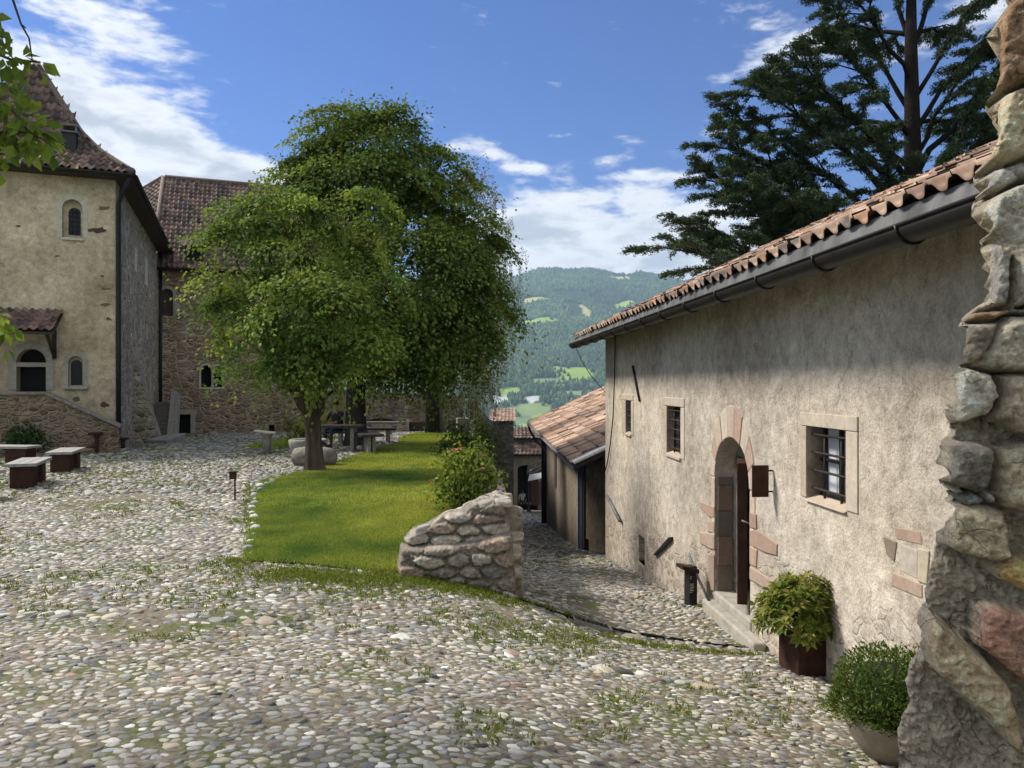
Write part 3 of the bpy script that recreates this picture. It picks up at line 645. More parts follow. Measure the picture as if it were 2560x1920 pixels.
def poly_sheet(name, P, zoff, mat, step=.25):
    bm = bmesh.new(); vs = [bm.verts.new((x, y, 0)) for x, y in P]; bm.faces.new(vs)
    xs = np.array(P)
    for ax in (0, 1):
        for v in np.arange(xs[:, ax].min()+step, xs[:, ax].max(), step if ax == 0 else step*1.6):
            co = [0, 0, 0]; no = [0, 0, 0]; co[ax] = v; no[ax] = 1
            bmesh.ops.bisect_plane(bm, geom=bm.verts[:]+bm.edges[:]+bm.faces[:], plane_co=co, plane_no=no)
    c = np.array([v.co[:] for v in bm.verts]); z = hA(c[:, 0], c[:, 1])+zoff
    for v, q in zip(bm.verts, z): v.co.z = q
    bmesh.ops.recalc_face_normals(bm, faces=bm.faces)
    if sum(f.normal.z for f in bm.faces) < 0: bmesh.ops.reverse_faces(bm, faces=bm.faces)
    me = bpy.data.meshes.new(name); bm.to_mesh(me); bm.free()
    o = link(name, me, mat); tag(o, kind='structure'); return o
poly_sheet('lawn', LAWN, .016, M['lawn_soil']); poly_sheet('lawn', LAWN2, .016, M['lawn_soil'])

# wall frames
HS = Frame((3.3, 0), (-.07, 1), flip=True)               # right house, street side; s is about the distance ahead
assert HS.N[0] < 0
TC = np.array((-12.33, 23.0)); FD = np.array((.937, .350)); SD = np.array((-.350, .937))
TF = Frame(TC, FD); TS = Frame(TC, SD)                   # tower front and side; s from the corner
TS.N = np.array((FD[0], FD[1], 0.0))
if np.dot(TF.N, (0, -1, 0)) < 0: TF.N = -TF.N
PF = Frame((at(395, 0, 35.5)[0], 35.5), (1, 0)); PF.N = np.array((0, -1.0, 0))   # palace front
STAIR_POLY = None
def blocked(x, y):
    """places no cobbles are needed: lawns, houses, stair"""
    b = inpoly(x, y, LAWN) | inpoly(x, y, LAWN2)
    b |= (x > 3.3-.07*y+.02) & (y < 17)
    b |= (x > 2.88-.032*y+.1) & (y >= 17)
    rel = np.stack([x-TC[0], y-TC[1]], -1); a = rel@FD; c = rel@SD
    b |= (a < 0) & (c > 0); b |= (a < .05) & (c > -1.25) & (a > -8)
    b |= (y > 35.4) & (x < wallx(y))
    b |= (x > 1.75) & (y < 2.7)
    return b
def seen(x, y, m=.22): return (np.abs(x) < (.692+m)*y+.6)

# cobbles: big and detailed close by, simpler with distance
cob_joint = []
def cobbles(name, y0, y1, ax, ay, K, rings, hmean, seed, tone=1.0, gap=.94, filt=None):
    rg = np.random.default_rng(seed); xw_ = .95*y1+1.2
    P = jitter_pts(-xw_, xw_, y0, y1, ax, ay, rg)
    k = seen(P[:, 0], P[:, 1]) & (P[:, 0] > -17) & (P[:, 0] < 4)
    if filt is not None: k &= filt(P[:, 0], P[:, 1])
    P = P[k]
    # vary the size: drop some stones so that neighbours grow
    P = P[rg.uniform(size=len(P)) > .27]
    P, ox, oy = pack(P, ax/ay*1.05, K, 2, gap)
    k = ~blocked(P[:, 0], P[:, 1]) & (P[:, 1] > y0-.05) & (P[:, 1] < y1+.05)
    # worn places where only sand and grass are left
    P3 = np.c_[P*.55, np.zeros(len(P))]
    nz = np.array([noise.noise(Vector(p)) for p in P3])
    k &= ~((nz > .42) & (rg.uniform(size=len(P)) < .6)) & (rg.uniform(size=len(P)) > .03)
    P, ox, oy = P[k], ox[k], oy[k]; n = len(P)
    a = rg.normal(0, .28, (n, 1)); ca, sa = np.cos(a), np.sin(a)
    size = np.sqrt(ox.max(1)*oy.max(1))
    hgt = size*hmean*rg.uniform(.6, 1.25, n)
    sink = rg.uniform(.80, 1.0, (n, 1)); ox, oy = ox*sink, oy*sink
    X, Y, Z, q, tr, S = domes(P, ox, oy, rings, hgt, rg, .16, .16)
    Zg = h(X, np.where(np.abs(Y-8) < .02, 8.02, Y)); Zg = np.where((X < wallx(Y)), hA(X, Y), Zg)
    col = np.repeat(pal(n, rg)*tone, S, 0)
    me = mesh_np(name, np.c_[X, Y, Zg+Z+wobble(X, Y)*.5-.005], q, tr, col, True)
    o = link(name, me, M['cobble']); tag(o, kind='structure'); return P
r3 = [(1.0, -.25), (.97, .35), (.80, .78), (.45, 1.0)]; r2 = [(1.0, -.2), (.88, .62), (.50, 1.0)]
cobbles('cobbled_courtyard', 2.7, 6.0, .067, .046, 10, r3, .29, 1)
cobbles('cobbled_courtyard', 6.0, 12.5, .078, .055, 8, r3, .31, 2, filt=lambda x, y: (y < 8.05) | (x < wallx(y)-.2))
cobbles('cobbled_courtyard', 12.5, 21, .11, .082, 7, r2, .4, 3, .84, .91, filt=lambda x, y: (x < wallx(y)-.2) & (x > -13))
cobbles('cobbled_courtyard', 21, 35.3, .18, .14, 6, r2, .4, 4, .66, .90, filt=lambda x, y: (x < -3) & (x > -14))
cobbles('cobbled_street', 8.02, 17, .082, .058, 8, r3, .38, 5, filt=lambda x, y: (x > wallx(y)+.05))
cobbles('cobbled_street', 17, 34, .15, .11, 7, r2, .4, 6, .8, .92, filt=lambda x, y: (x > wallx(y)+.05))
cobbles('cobbled_street', 34, 64, .24, .19, 6, r2, .4, 7, .7, .92, filt=lambda x, y: (x > wallx(y)+.05))

# grass between the stones: tufts where the photograph has them
def blades(name, x, y, z, hgt, wid, rg, cols, lean=.5, tint=1.0):
    n = len(x); a = rg.uniform(0, 2*np.pi, n); l_ = rg.uniform(.1, 1, n)*lean; b = rg.uniform(0, 2*np.pi, n)
    B = np.c_[x, y, z]; s_ = np.c_[np.cos(a), np.sin(a), np.zeros(n)]*wid[:, None]*.5
    t = B+np.c_[np.cos(b)*l_*hgt, np.sin(b)*l_*hgt, hgt*np.sqrt(np.maximum(.05, 1-l_**2*.8))]
    mdl = B*.5+t*.5+np.c_[np.zeros(n), np.zeros(n), hgt*.10]
    V = np.stack([B-s_, B+s_, mdl+s_*.7, t, mdl-s_*.7], 1).reshape(-1, 3); i = np.arange(n)*5
    q = np.stack([i, i+1, i+2, i+4], 1); tr = np.stack([i+4, i+2, i+3], 1)
    c = np.array(cols)[rg.integers(0, len(cols), n)]*(1+rg.normal(0, .18, (n, 1)))*tint
    return mesh_np(name, V, q, tr, np.repeat(np.clip(c, .004, .5), 5, 0))
GC = [(.150, .200, .032), (.185, .230, .042), (.115, .165, .026), (.210, .215, .060)]
def tufts():
    rg = np.random.default_rng(21); pts = []
    def spread(n, fx, w_): pts.append((np.array([fx() for _ in range(n)]), w_))
    xs, ys, ss = [], [], []
    # general sparse growth, thicker in drifts
    N = 40000; Y = 2.8+31*rg.uniform(size=N)**1.5; X = rg.uniform(-.9, .8, N)*Y
    nz = np.array([noise.noise(Vector((x*.45, y*.45, 3.3)))+.6*noise.noise(Vector((x*1.7, y*1.7, 8.1))) for x, y in zip(X, Y)])
    left = sstep(-3.5, -8, X)*sstep(7.5, 9.5, Y)*.30+sstep(-6.2, -8, X)*sstep(10, 12, Y)*sstep(21, 17, Y)*.5+sstep(15, 20, Y)*.12                      # greener by the benches
    k = ((nz+left) > .26) & (rg.uniform(size=N) < np.where(Y < 7, .25, .6)); xs.append(X[k]); ys.append(Y[k]); ss.append(np.full(k.sum(), 1.0))
    for (pa, pb, n, wd) in (((620, 1440), (1010, 1448), 420, .16), ((1000, 1446), (1290, 1508), 420, .13), ((1290, 1500), (1470, 1555), 160, .07),
                            ((1500, 1590), (1890, 1640), 130, .07), ((530, 1420), (620, 1400), 60, .15), ((740, 1460), (1000, 1480), 150, .22),
                            ((1880, 1618), (1910, 1628), 90, .06), ((620, 1210), (640, 1400), 150, .08), ((1100, 1530), (1500, 1640), 140, .3),
                            ((1290, 1590), (1500, 1600), 90, .25)):
        a = np.array(ground_hit(*pa, f=h)); b_ = np.array(ground_hit(*pb, f=h)); t = rg.uniform(size=(n, 1))
        p_ = a*(1-t)+b_*t+rg.normal(0, wd, (n, 2)); xs.append(p_[:, 0]); ys.append(p_[:, 1]); ss.append(np.full(n, 1.15))
    X, Y, Sz = map(np.concatenate, (xs, ys, ss)); k = ~blocked(X, Y) & (Y > 2.6) & (np.abs(X) < .92*Y+.5); X, Y, Sz = X[k], Y[k], Sz[k]
    m = 9; n = len(X); sz = rg.uniform(.4, 1.2, n)*Sz
    bx = (X[:, None]+rg.normal(0, .028, (n, m))*sz[:, None]).ravel(); by = (Y[:, None]+rg.normal(0, .024, (n, m))*sz[:, None]).ravel()
    zg = np.where((by > 8) & (bx < wallx(by)), hA(bx, by), h(bx, by))
    hg = np.repeat(sz, m)*rg.uniform(.018, .042, n*m); wd = rg.uniform(.008, .017, n*m)*np.repeat(np.maximum(1, Y/9), m)
    me = blades('grass_tufts', bx, by, zg+.012, hg, wd, rg, GC, .85)
    o = link('grass_tufts', me, M['grass']); tag(o, 'short grass and weeds growing in the joints between the cobbles', 'grass', kind='stuff')
tufts()
def lawn_grass():
    rg = np.random.default_rng(22); xs, ys = [], []
    for y0, y1, n in ((7.5, 11, 110000), (11, 17, 70000), (17, 32, 50000)):
        P = np.array(LAWN); m_ = n*3; x = rg.uniform(P[:, 0].min(), P[:, 0].max(), m_); y = rg.uniform(y0, y1, m_); k = inpoly(x, y, LAWN)
        xs.append(x[k][:n]); ys.append(y[k][:n])
    P = np.array(LAWN2); x = rg.uniform(P[:, 0].min(), P[:, 0].max(), 12000); y = rg.uniform(P[:, 1].min(), P[:, 1].max(), 12000); k = inpoly(x, y, LAWN2); xs.append(x[k]); ys.append(y[k])
    X, Y = np.concatenate(xs), np.concatenate(ys); n = len(X)
    X = X+rg.normal(0, .035, n); Y = Y+rg.normal(0, .035, n); k = (X < wallx(Y)-.05); X, Y = X[k], Y[k]; n = len(X)
    nz = np.array([noise.noise(Vector((x*.9, y*.9, 1.2))) for x, y in zip(X, Y)])
    hg = rg.uniform(.022, .05, n)*(1+.5*nz); wd = rg.uniform(.006, .011, n)*np.clip(Y/9, 1, 2.6)
    me = blades('lawn_grass', X, Y, hA(X, Y)+.014, hg*(1+.0), wd, rg, [(.275, .34, .07), (.24, .31, .062), (.315, .37, .085), (.345, .355, .125), (.195, .26, .052)], .75, tint=1+.65*np.array([noise.noise(Vector((x*.55, y*.55, 6.2)))+.6*noise.noise(Vector((x*2.3, y*2.3, 2.2))) for x, y in zip(X, Y)])[:, None]*np.array((1.15, .75, .6)))
    o = link('lawn_grass', me, M['grass']); tag(o, 'mown bright green grass of the courtyard lawn', 'grass', kind='stuff')
lawn_grass()
# white edging pebbles along the lawn
def edging():
    rg = np.random.default_rng(23); P = []
    for pa, pb, n in (((624, 1400), (640, 1228), 13), ((640, 1228), (700, 1195), 9), ((700, 1195), (860, 1158), 9)):
        a = np.array(ground_hit(*pa)); b_ = np.array(ground_hit(*pb))
        for t in (np.arange(n)+.5)/n: P.append(a*(1-t)+b_*t+rg.normal(0, .035, 2))
    P = np.array(P); n = len(P); K = 10; th = np.arange(K)*2*np.pi/K; r_ = rg.uniform(.03, .062, (n, 1))
    X, Y, Z, q, tr, S = domes(P, r_*np.cos(th)*1.25*np.ones((n, K)), r_*np.sin(th)*np.ones((n, K)), r3, r_[:, 0]*.9, rg)
    col = np.repeat(np.array([(.56, .54, .5), (.42, .41, .39), (.30, .31, .32)])[rg.integers(0, 3, n)]*(1+rg.normal(0, .12, (n, 1))), S, 0)
    o = link('lawn_edging', mesh_np('lawn_edging', np.c_[X, Y, hA(X, Y)+Z+.01], q, tr, col, True), M['cobble']); tag(o, kind='structure')
edging()

# ------------------------------------------------------------------ valley and mountain
RIDX = [-9000, -3000, 24, 170, 300, 480, 640, 780, 900, 1040, 1300, 2600, 9000]; RIDZ = [500, 560, 655, 702, 694, 700, 664, 682, 660, 622, 640, 560, 480]
FIELDS = [(1354, 801, 48, 11, -4, 0), (1471, 788, 12, 22, 25, 1), (1562, 763, 26, 8, 0, 0), (1345, 747, 40, 6, -5, 1), (1552, 696, 24, 5, 0, 1), (1432, 934, 48, 20, -3, 0),
          (1381, 955, 62, 10, -3, 3), (1277, 978, 30, 12, -10, 0), (1252, 1000, 26, 12, 0, 2), (1330, 1022, 60, 13, -4, 3), (1420, 985, 40, 7, 0, 3), (1380, 1040, 50, 8, 0, 0), (1310, 1052, 45, 10, 0, 4), (1313, 1071, 60, 8, 0, 1), (1600, 800, 20, 6, 0, 3), (1328, 998, 22, 7, 0, 2)]
FCOL = [(.27, .37, .07), (.42, .42, .17), (.50, .52, .50), (.20, .27, .10), (.16, .235, .11)]
def nz2(x, y, s, o=0.0): return noise.noise(Vector((x*s, y*s, o)))
Y0H, Y1H = 2000.0, 4500.0
def hill_z(x, y, detail=True):
    if y < Y0H:
        z = -110+ (max(0, 1-(y-80)/330.0)**2*95 if y > 80 else 95)
        if abs(x) > 120: z += 0
        return z
    t = min((y-Y0H)/(Y1H-Y0H), 1.0); rz = float(np.interp(x*4500/max(y, 1), RIDX, RIDZ))
    z = -110+(rz+110)*t
    k = math.sin(math.pi*t)
    z += k*(70*nz2(x, y, 1/900, 1)+38*nz2(x, y, 1/330, 2))+t*10*nz2(x, y, 1/160, 3)
    if y > Y1H: z = rz-(y-Y1H)*.25
    return z
FW = []
for px_, py_, rx_, ry_, tl_, ci in FIELDS:
    u, v = (px_-1280)/1850, (960-py_)/1850
    for Y in np.arange(700, 4600, 6.0):
        if hill_z(u*Y, Y) > EYE+v*Y: break
    sl_ = .322-v if Y > Y0H else max(.03, -v)
    FW.append((u*Y, Y, rx_/1850*Y, ry_/1850*Y/max(sl_, .03), tl_, ci))
def field_at(x, y):
    for fx, fy, a, b_, tl_, ci in FW:
        k = math.tan(R(tl_))*b_/max(a, 1e-6)*2; ddx = x-fx; ddy = y-fy+ddx*k
        w_ = .45*nz2(x, y, 1/90, 4)
        if max(abs(ddx/a), abs(ddy/b_))*.55+math.hypot(ddx/a, ddy/b_)*.5 < 1+w_: return ci
    return -1
def hills():
    us = np.r_[np.linspace(-2.2, -.2, 26)[:-1], np.linspace(-.2, .34, 150), np.linspace(.34, 2.2, 26)[1:]]
    ysn = np.r_[np.array([62, 68, 75, 90, 110, 140, 180, 230, 290, 350, 420, 600]), np.linspace(800, 1950, 24), np.linspace(2000, 4500, 170), np.array([4560, 4700, 5000, 5600])]
    V, C = [], []
    for y in ysn:
        for u in us:
            x = u*y; z = hill_z(x, y); V.append((x, y, z)); f_ = field_at(x, y)
            c = FCOL[f_] if f_ >= 0 else ((.028, .050, .020) if y > Y0H else (.10, .15, .045))
            C.append(c)
    nx, ny = len(us), len(ysn); i = np.arange(nx-1)[None, :]+np.arange(ny-1)[:, None]*nx; q = np.stack([i, i+1, i+nx+1, i+nx], -1).reshape(-1, 4)
    m = m_attr('meadow and forest floor', .95, .02, .35, .3, 2.0, .1)
    o = link('hills', mesh_np('hills', np.array(V), q, None, np.array(C), True), m); tag(o, kind='structure')
    # ground below the castle, all the way round
    xs = np.r_[-6000, -3000, -1200, -400, -140, -60, -30, np.linspace(-26, 8, 6), 30, 70, 140, 400, 1200, 3000, 6000]; yy = np.r_[-5000, -2500, -900, -300, -100, -40, -20, -6, 0, 20, 40, 61.5, 75]
    def zf(X, Y):
        d = np.maximum(np.hypot(np.maximum(np.abs(X+9)-17, 0), np.maximum(np.abs(Y-28)-45, 0)), 0)
        return -15.5-95*(1-np.exp(-d/260))
    V = None
    grid_sheet('valley', xs, yy, zf, m_plain('valley meadow', (.10, .15, .045), .95, .02, .4))
    # forest on the slope
    rg = np.random.default_rng(31); N = 60000; u = rg.uniform(-.2, .31, N); y = np.where(rg.uniform(size=N) < .12, rg.uniform(1500, 2000, N), 2000+2500*rg.uniform(size=N)**.85); x = u*y
    k = np.zeros(N, bool); z = np.zeros(N)
    for i in range(N):
        if field_at(x[i], y[i]) >= 0 and rg.uniform() > .02: continue
        if y[i] < 2000 and nz2(x[i], y[i], 1/120, 9) < .25: continue
        if y[i] >= 2000 and nz2(x[i], y[i], 1/200, 6) < -.48: continue
        z[i] = hill_z(x[i], y[i]); k[i] = True
    x, y, z = x[k], y[k], z[k]; n = len(x); hh = rg.uniform(11, 23, n); rr = rg.uniform(4.0, 7.5, n); K = 5; th = np.arange(K)*2*np.pi/K+rg.uniform(0, 6, (n, 1))
    conif = rg.uniform(size=n) < .6
    top = np.c_[x, y, z+hh]; mid = np.stack([x[:, None]+rr[:, None]*np.cos(th), y[:, None]+rr[:, None]*np.sin(th), np.repeat((z+hh*np.where(conif, .12, .45))[:, None], K, 1)], -1)
    low = mid.copy(); low[..., 2] = z[:, None]-4; low[..., :2] = np.c_[x, y][:, None]+(mid[..., :2]-np.c_[x, y][:, None])*.8
    V = np.concatenate([top[:, None], mid, low], 1).reshape(-1, 3); S = 2*K+1; b = (np.arange(n)*S)[:, None]; kk = np.arange(K); k2 = (kk+1) % K
    tr = np.stack([b+0*kk, b+1+kk, b+1+k2], -1).reshape(-1, 3); q = np.stack([b+1+kk, b+1+K+kk, b+1+K+k2, b+1+k2], -1).reshape(-1, 4)
    c = np.where(conif[:, None], np.array((.024, .055, .024)), np.array((.075, .125, .032)))*(1+rg.normal(0, .38, (n, 1)))
    mix_ = np.array([nz2(a, b_, 1/400, 12) for a, b_ in zip(x, y)]); c = c*(1+.8*mix_[:, None])
    o = link('hillside_forest', mesh_np('hillside_forest', V, q, tr, np.repeat(np.clip(c, .006, .2), S, 0)), m_attr('far foliage', .9, .3, .2, .1, .1, .1))
    tag(o, 'dark mixed forest covering the mountain across the valley', 'forest', kind='stuff')
hills()
def haze():
    mb = MB(); x0, x1, y0, y1, z0, z1 = -9000, 9000, -5200, 5700, -125, 790
    mb.box(((x0+x1)/2, (y0+y1)/2, (z0+z1)/2), (x1-x0, y1-y0, z1-z0))
    m = bpy.data.materials.new('valley haze'); m.use_nodes = True; t = NT(m.node_tree); t.n.clear()
    v = t.node('ShaderNodeVolumePrincipled'); v.inputs['Color'].default_value = (.55, .78, 1, 1); v.inputs['Density'].default_value = HAZE; v.inputs['Anisotropy'].default_value = .1
    o_ = t.node('ShaderNodeOutputMaterial'); t.l.new(v.outputs[0], o_.inputs['Volume'])
    o = mb.build('haze', m); tag(o, 'thin blue haze over the valley', 'haze', kind='stuff')
HAZE = 1.2e-4
haze()
# ------------------------------------------------------------------ the plastered house on the right
RG = np.random.default_rng(5)
def hp(zx, zy): return HS.px(1500+zx*.482, 900+zy*.482)
def hrect(x0, y0, x1, y1):
    """wall rectangle from the pixel corners of an opening (left, top, right, bottom)"""
    sl, _ = HS.px(x0, (y0+y1)/2); sr, _ = HS.px(x1, (y0+y1)/2); _, zt = HS.px((x0+x1)/2, y0); _, zb = HS.px((x0+x1)/2, y1)
    return sr, sl, zb, zt                                  # s falls to the right of the picture
house = thing('plastered_house', 'long weathered plaster house with a tiled roof, dark gutter and arched doorway', 'house', (2.6, 10, -1.1))
SN, SF_, ZE = -1.5, 16.85, 2.865
def hv(s, d, z): return HS.O+HS.U*s+HS.N*d+np.array((0, 0, z))
mb = MB(); prof = [(0, -4.5), (0, 3.03), (-3.1, 4.45), (-6.2, 3.1), (-6.2, -4.5)]
vs = [hv(s, d, z) for s in (SN, SF_) for d, z in prof]
mb.add(vs, [(0, 1, 2, 3, 4), (9, 8, 7, 6, 5)]+[(i, (i+1) % 5, 5+(i+1) % 5, 5+i) for i in range(5)])
hwall = mb.build('wall', M['house'], house)
DS0, DS1, DZ0, DZ1 = hrect(1788, 1094, 1876, 1512)
BW = hrect(2018, 1070, 2118, 1262); W2 = hrect(1668, 1016, 1703, 1137); W1 = hrect(1565, 1001, 1579, 1083); SLT = hrect(1597, 1340, 1612, 1409)
ct = MB(); ZERO = np.array((2.6, 10, -1.1))
class Sh:                                                   # frame shifted into the house's own space
    def __init__(s, fr, off): s.fr, s.off, s.U, s.N = fr, np.array(off, float), fr.U, fr.N
    def p(s, a, z, d=0.0): return s.fr.p(a, z, d)-s.off
HSL = Sh(HS, ZERO)
ct.prism(HS, arch(DS0, DS1, DZ0-.35, DZ1, 14, .95), .2, -.24)
ct.prism(HS, rect(DS0-.25, DS1+.5, DZ0-.35, DZ1+.12), -.24, -1.5)
for r_, dp in ((BW, .24), (W2, .20), (W1, .18), (SLT, .16)): ct.prism(HS, rect(*r_), .2, -dp)
def cut_world(o, parent, mbc):
    c = mbc.mesh('cutter'); co = bpy.data.objects.new('cutter', c); COL.objects.link(co); co.location = tuple(-np.array(parent.location)); co.parent = parent
    bpy.context.view_layer.update()
    md = o.modifiers.new('cut', 'BOOLEAN'); md.object = co; md.solver = 'EXACT'; md.operation = 'DIFFERENCE'
    dg = bpy.context.evaluated_depsgraph_get(); me = bpy.data.meshes.new_from_object(o.evaluated_get(dg))
    o.modifiers.clear(); o.data = me; bpy.data.objects.remove(co)
cut_world(hwall, house, ct)
# roof
c_, s_ = math.cos(R(25.2)), math.sin(R(25.2))
roof = tiled('roof', [tiles(plane_map(hv(SF_+.42, .64, ZE), -HS.U, -HS.N*c_+np.array((0, 0, s_))), SF_+.42-SN, 4.15, .195, .36, TILE_WARM, RG, .06, K=14, thick=.028, lift=.032)], m_attr('sun bleached clay tile', .9, 13, .55, .4, .008, .15, lo=(.15, .125, .105)), house)
rb = MB(); q0 = [(.64, ZE-.002), (.64, ZE-.03), (-3.1, ZE+3.74*math.tan(R(25.2))-.03), (-3.1, ZE+3.74*math.tan(R(25.2))-.002)]
vs = [hv(s, d, z) for s in (SN, SF_+.40) for d, z in q0]
rb.add(vs, [(0, 1, 2, 3), (7, 6, 5, 4)]+[(i, (i+1) % 4, 4+(i+1) % 4, 4+i) for i in range(4)]); rb.build('roof_boarding', M['darkwood'], house)
fa = MB(); q0 = [(.645, ZE-.005), (.668, 2.705), (.658, 2.70), (.635, ZE-.008)]
vs = [hv(s, d, z) for s in (3.2, SF_+.40) for d, z in q0]
fa.add(vs, [(0, 1, 2, 3), (7, 6, 5, 4)]+[(i, (i+1) % 4, 4+(i+1) % 4, 4+i) for i in range(4)]); fa.build('flashing', M['zinc'], house)
def half_pipe(f, s0, s1, rad, cd, cz, th=.008, n=10):
    mb = MB(); vs = []; pr = [(cd+rad*math.cos(a), cz-rad*math.sin(a)) for a in np.linspace(0, math.pi, n)]+[(cd+(rad-th)*math.cos(a), cz-(rad-th)*math.sin(a)) for a in np.linspace(math.pi, 0, n)]
    m_ = len(pr)
    for s in (s0, s1): vs += [f(s, d, z) for d, z in pr]
    return mb.add(vs, [(i, (i+1) % m_, m_+(i+1) % m_, m_+i) for i in range(m_)], smooth=True)
g = half_pipe(hv, 3.5, SF_+.45, .095, .675, 2.715)
for s in (3.5, SF_+.45): g.add([hv(s, .675+.095*math.cos(a), 2.715-.095*math.sin(a)) for a in np.linspace(0, math.pi, 10)], [tuple(range(10))])
gut = g.build('gutter', M['gutter'], house)
MB().tube([hv(s, .77, 2.72) for s in (3.5, 10, SF_+.45)], .012, 8).build('gutter_rim', M['gutter'], gut)
for s in np.arange(4.35, SF_, 1.02):
    b_ = MB(); b_.tube([hv(s, .675+.104*math.cos(a), 2.715-.104*math.sin(a)) for a in np.linspace(-.05, math.pi, 9)], .009, 6); b_.build('gutter_bracket', M['gutter'], house)
dp = MB(); dp.tube([hv(3.6, .70, 2.74), hv(3.55, .69, 2.62), hv(3.5, .45, 2.42), hv(3.5, .12, 2.22), hv(3.5, .09, 2.0), hv(3.5, .09, -1.0)], .05, 10); dp.build('downpipe', M['gutter'], house)
# door: dressed arch stones, worn red jamb stones, lining, leaf
PK = [(.50, .405, .315), (.44, .32, .25), (.49, .425, .34), (.41, .29, .23), (.47, .375, .295), (.53, .46, .365)]
sur = MB(); cx, rr = (DS0+DS1)/2, (DS1-DS0)/2; zs = DZ1-rr*.95; nv = 9
_, ztop = HS.px(1830, 1013)
for k in range(nv):
    a0, a1 = math.pi*k/nv+.006, math.pi*(k+1)/nv-.006; pts = []
    for a in np.linspace(a0, a1, 4): pts.append((cx+rr*math.cos(a), zs+rr*.95*math.sin(a)))
    for a in np.linspace(a1, a0, 4): pts.append((cx+(rr+.17)*math.cos(a), zs+(rr*.95+ztop-DZ1)*math.sin(a)*(.92+.08*abs(math.sin(a)))))
    sur.prism(HS, pts, -.25, .012+.004*(k % 3), col=PK[(k*5+2) % 6])
for zz0, zz1, wl, wr, ci in ((zs-.42, zs-.01, .13, .15, 0), (zs-.80, zs-.43, .12, .11, 5), (DZ0+.62, zs-.81, .10, .13, 2)):
    sur.prism(HS, rect(DS1, DS1+wl, zz0, zz1), -.25, .010, col=PK[ci]); sur.prism(HS, rect(DS0-wr, DS0, zz0, zz1), -.25, .011, col=PK[ci])
RED = [(.38, .27, .205), (.43, .315, .24), (.41, .315, .245), (.34, .24, .185)]
for i, P in enumerate([[(525, 735), (597, 760), (597, 820), (570, 815), (528, 775)], [(560, 840), (597, 835), (597, 900), (565, 890)], [(520, 890), (597, 905), (597, 985), (575, 980), (522, 950)],
                       [(780, 790), (815, 800), (817, 880), (781, 870)], [(781, 882), (820, 880), (925, 955), (922, 1015), (860, 1000), (781, 960)], [(781, 965), (820, 985), (815, 1075), (781, 1060)], [(781, 1070), (905, 1145), (905, 1210), (781, 1140)], [(570, 1010), (597, 1010), (597, 1200), (575, 1195)]]):
    sur.prism(HS, [hp(*q) for q in P], -.1, .016, col=RED[i % 4])
bevel(sur.build('door_surround', M['sandpink'], house), .012, 2)
lin = MB(); zc = DZ0-.02
for k, (a, b_) in enumerate(((0, .34), (.345, .72), (.725, 1.05), (1.055, 1.38), (1.385, 1.75))):
    for d0, d1, ci in ((-.03, -.225, k),):
        lin.prism(HS, rect(DS1-.022-.006*(k % 2), DS1+.03, zc+a, min(zc+b_, zs)), d0, d1, col=((.20, .165, .13), (.25, .18, .14), (.175, .15, .122), (.235, .165, .127), (.19, .16, .13))[ci % 5])
bevel(lin.build('door_jamb', M['sandpink'], house), .01, 2)
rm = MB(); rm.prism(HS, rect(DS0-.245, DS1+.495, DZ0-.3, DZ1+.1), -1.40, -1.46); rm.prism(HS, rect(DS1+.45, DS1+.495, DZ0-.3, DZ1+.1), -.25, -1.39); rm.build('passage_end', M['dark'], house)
sfl, _ = HS.px(1872, 1340)
lf = MB(); a = np.array(HS.U); hinge = hv(HS.px(1858, 1340)[0], .03, 0); dirv = unit(np.array((.31, 1.0, 0))); 
lz0, lz1 = HS.px(1860, 1512)[1], HS.px(1860, 1158)[1]
ang = math.atan2(dirv[1], dirv[0]); ctr = hinge+dirv*.45
lf.box((ctr[0]+.02, ctr[1], (lz0+lz1)/2), (.95, .115, lz1-lz0), ang)
door = lf.build('door', M['rust'], house); bevel(door, .006, 2)
hd = MB(); hq = at(1867, 1308, 8.55); hd.tube([hq+np.array((-.06, 0, .03)), hq+np.array((.02, -.03, 0)), hq+np.array((.07, -.03, -.02))], .011, 8); hd.build('handle', M['zinc'], door)
st = MB(); P0 = [HS.px(1786, 1512, .0), HS.px(1890, 1600, .0)]
za = DZ0
for (s0, s1, d0, d1, z1) in ((DS0-.05, DS1+.02, -.9, .02, DZ0-.005), (DS0-.50, DS1+.02, .02, .17, DZ0-.10)):
    pts = [hv(s0, d0, 0), hv(s1, d0, 0), hv(s1, d1, 0), hv(s0, d1, 0)]
    st.add([p_+np.array((0, 0, z1-.5)) for p_ in pts]+[p_+np.array((0, 0, z1)) for p_ in pts], [(3, 2, 1, 0), (4, 5, 6, 7), (0, 1, 5, 4), (1, 2, 6, 5), (2, 3, 7, 6), (3, 0, 4, 7)])
bevel(st.build('doorstep', M['palestone'], house), .03, 3)
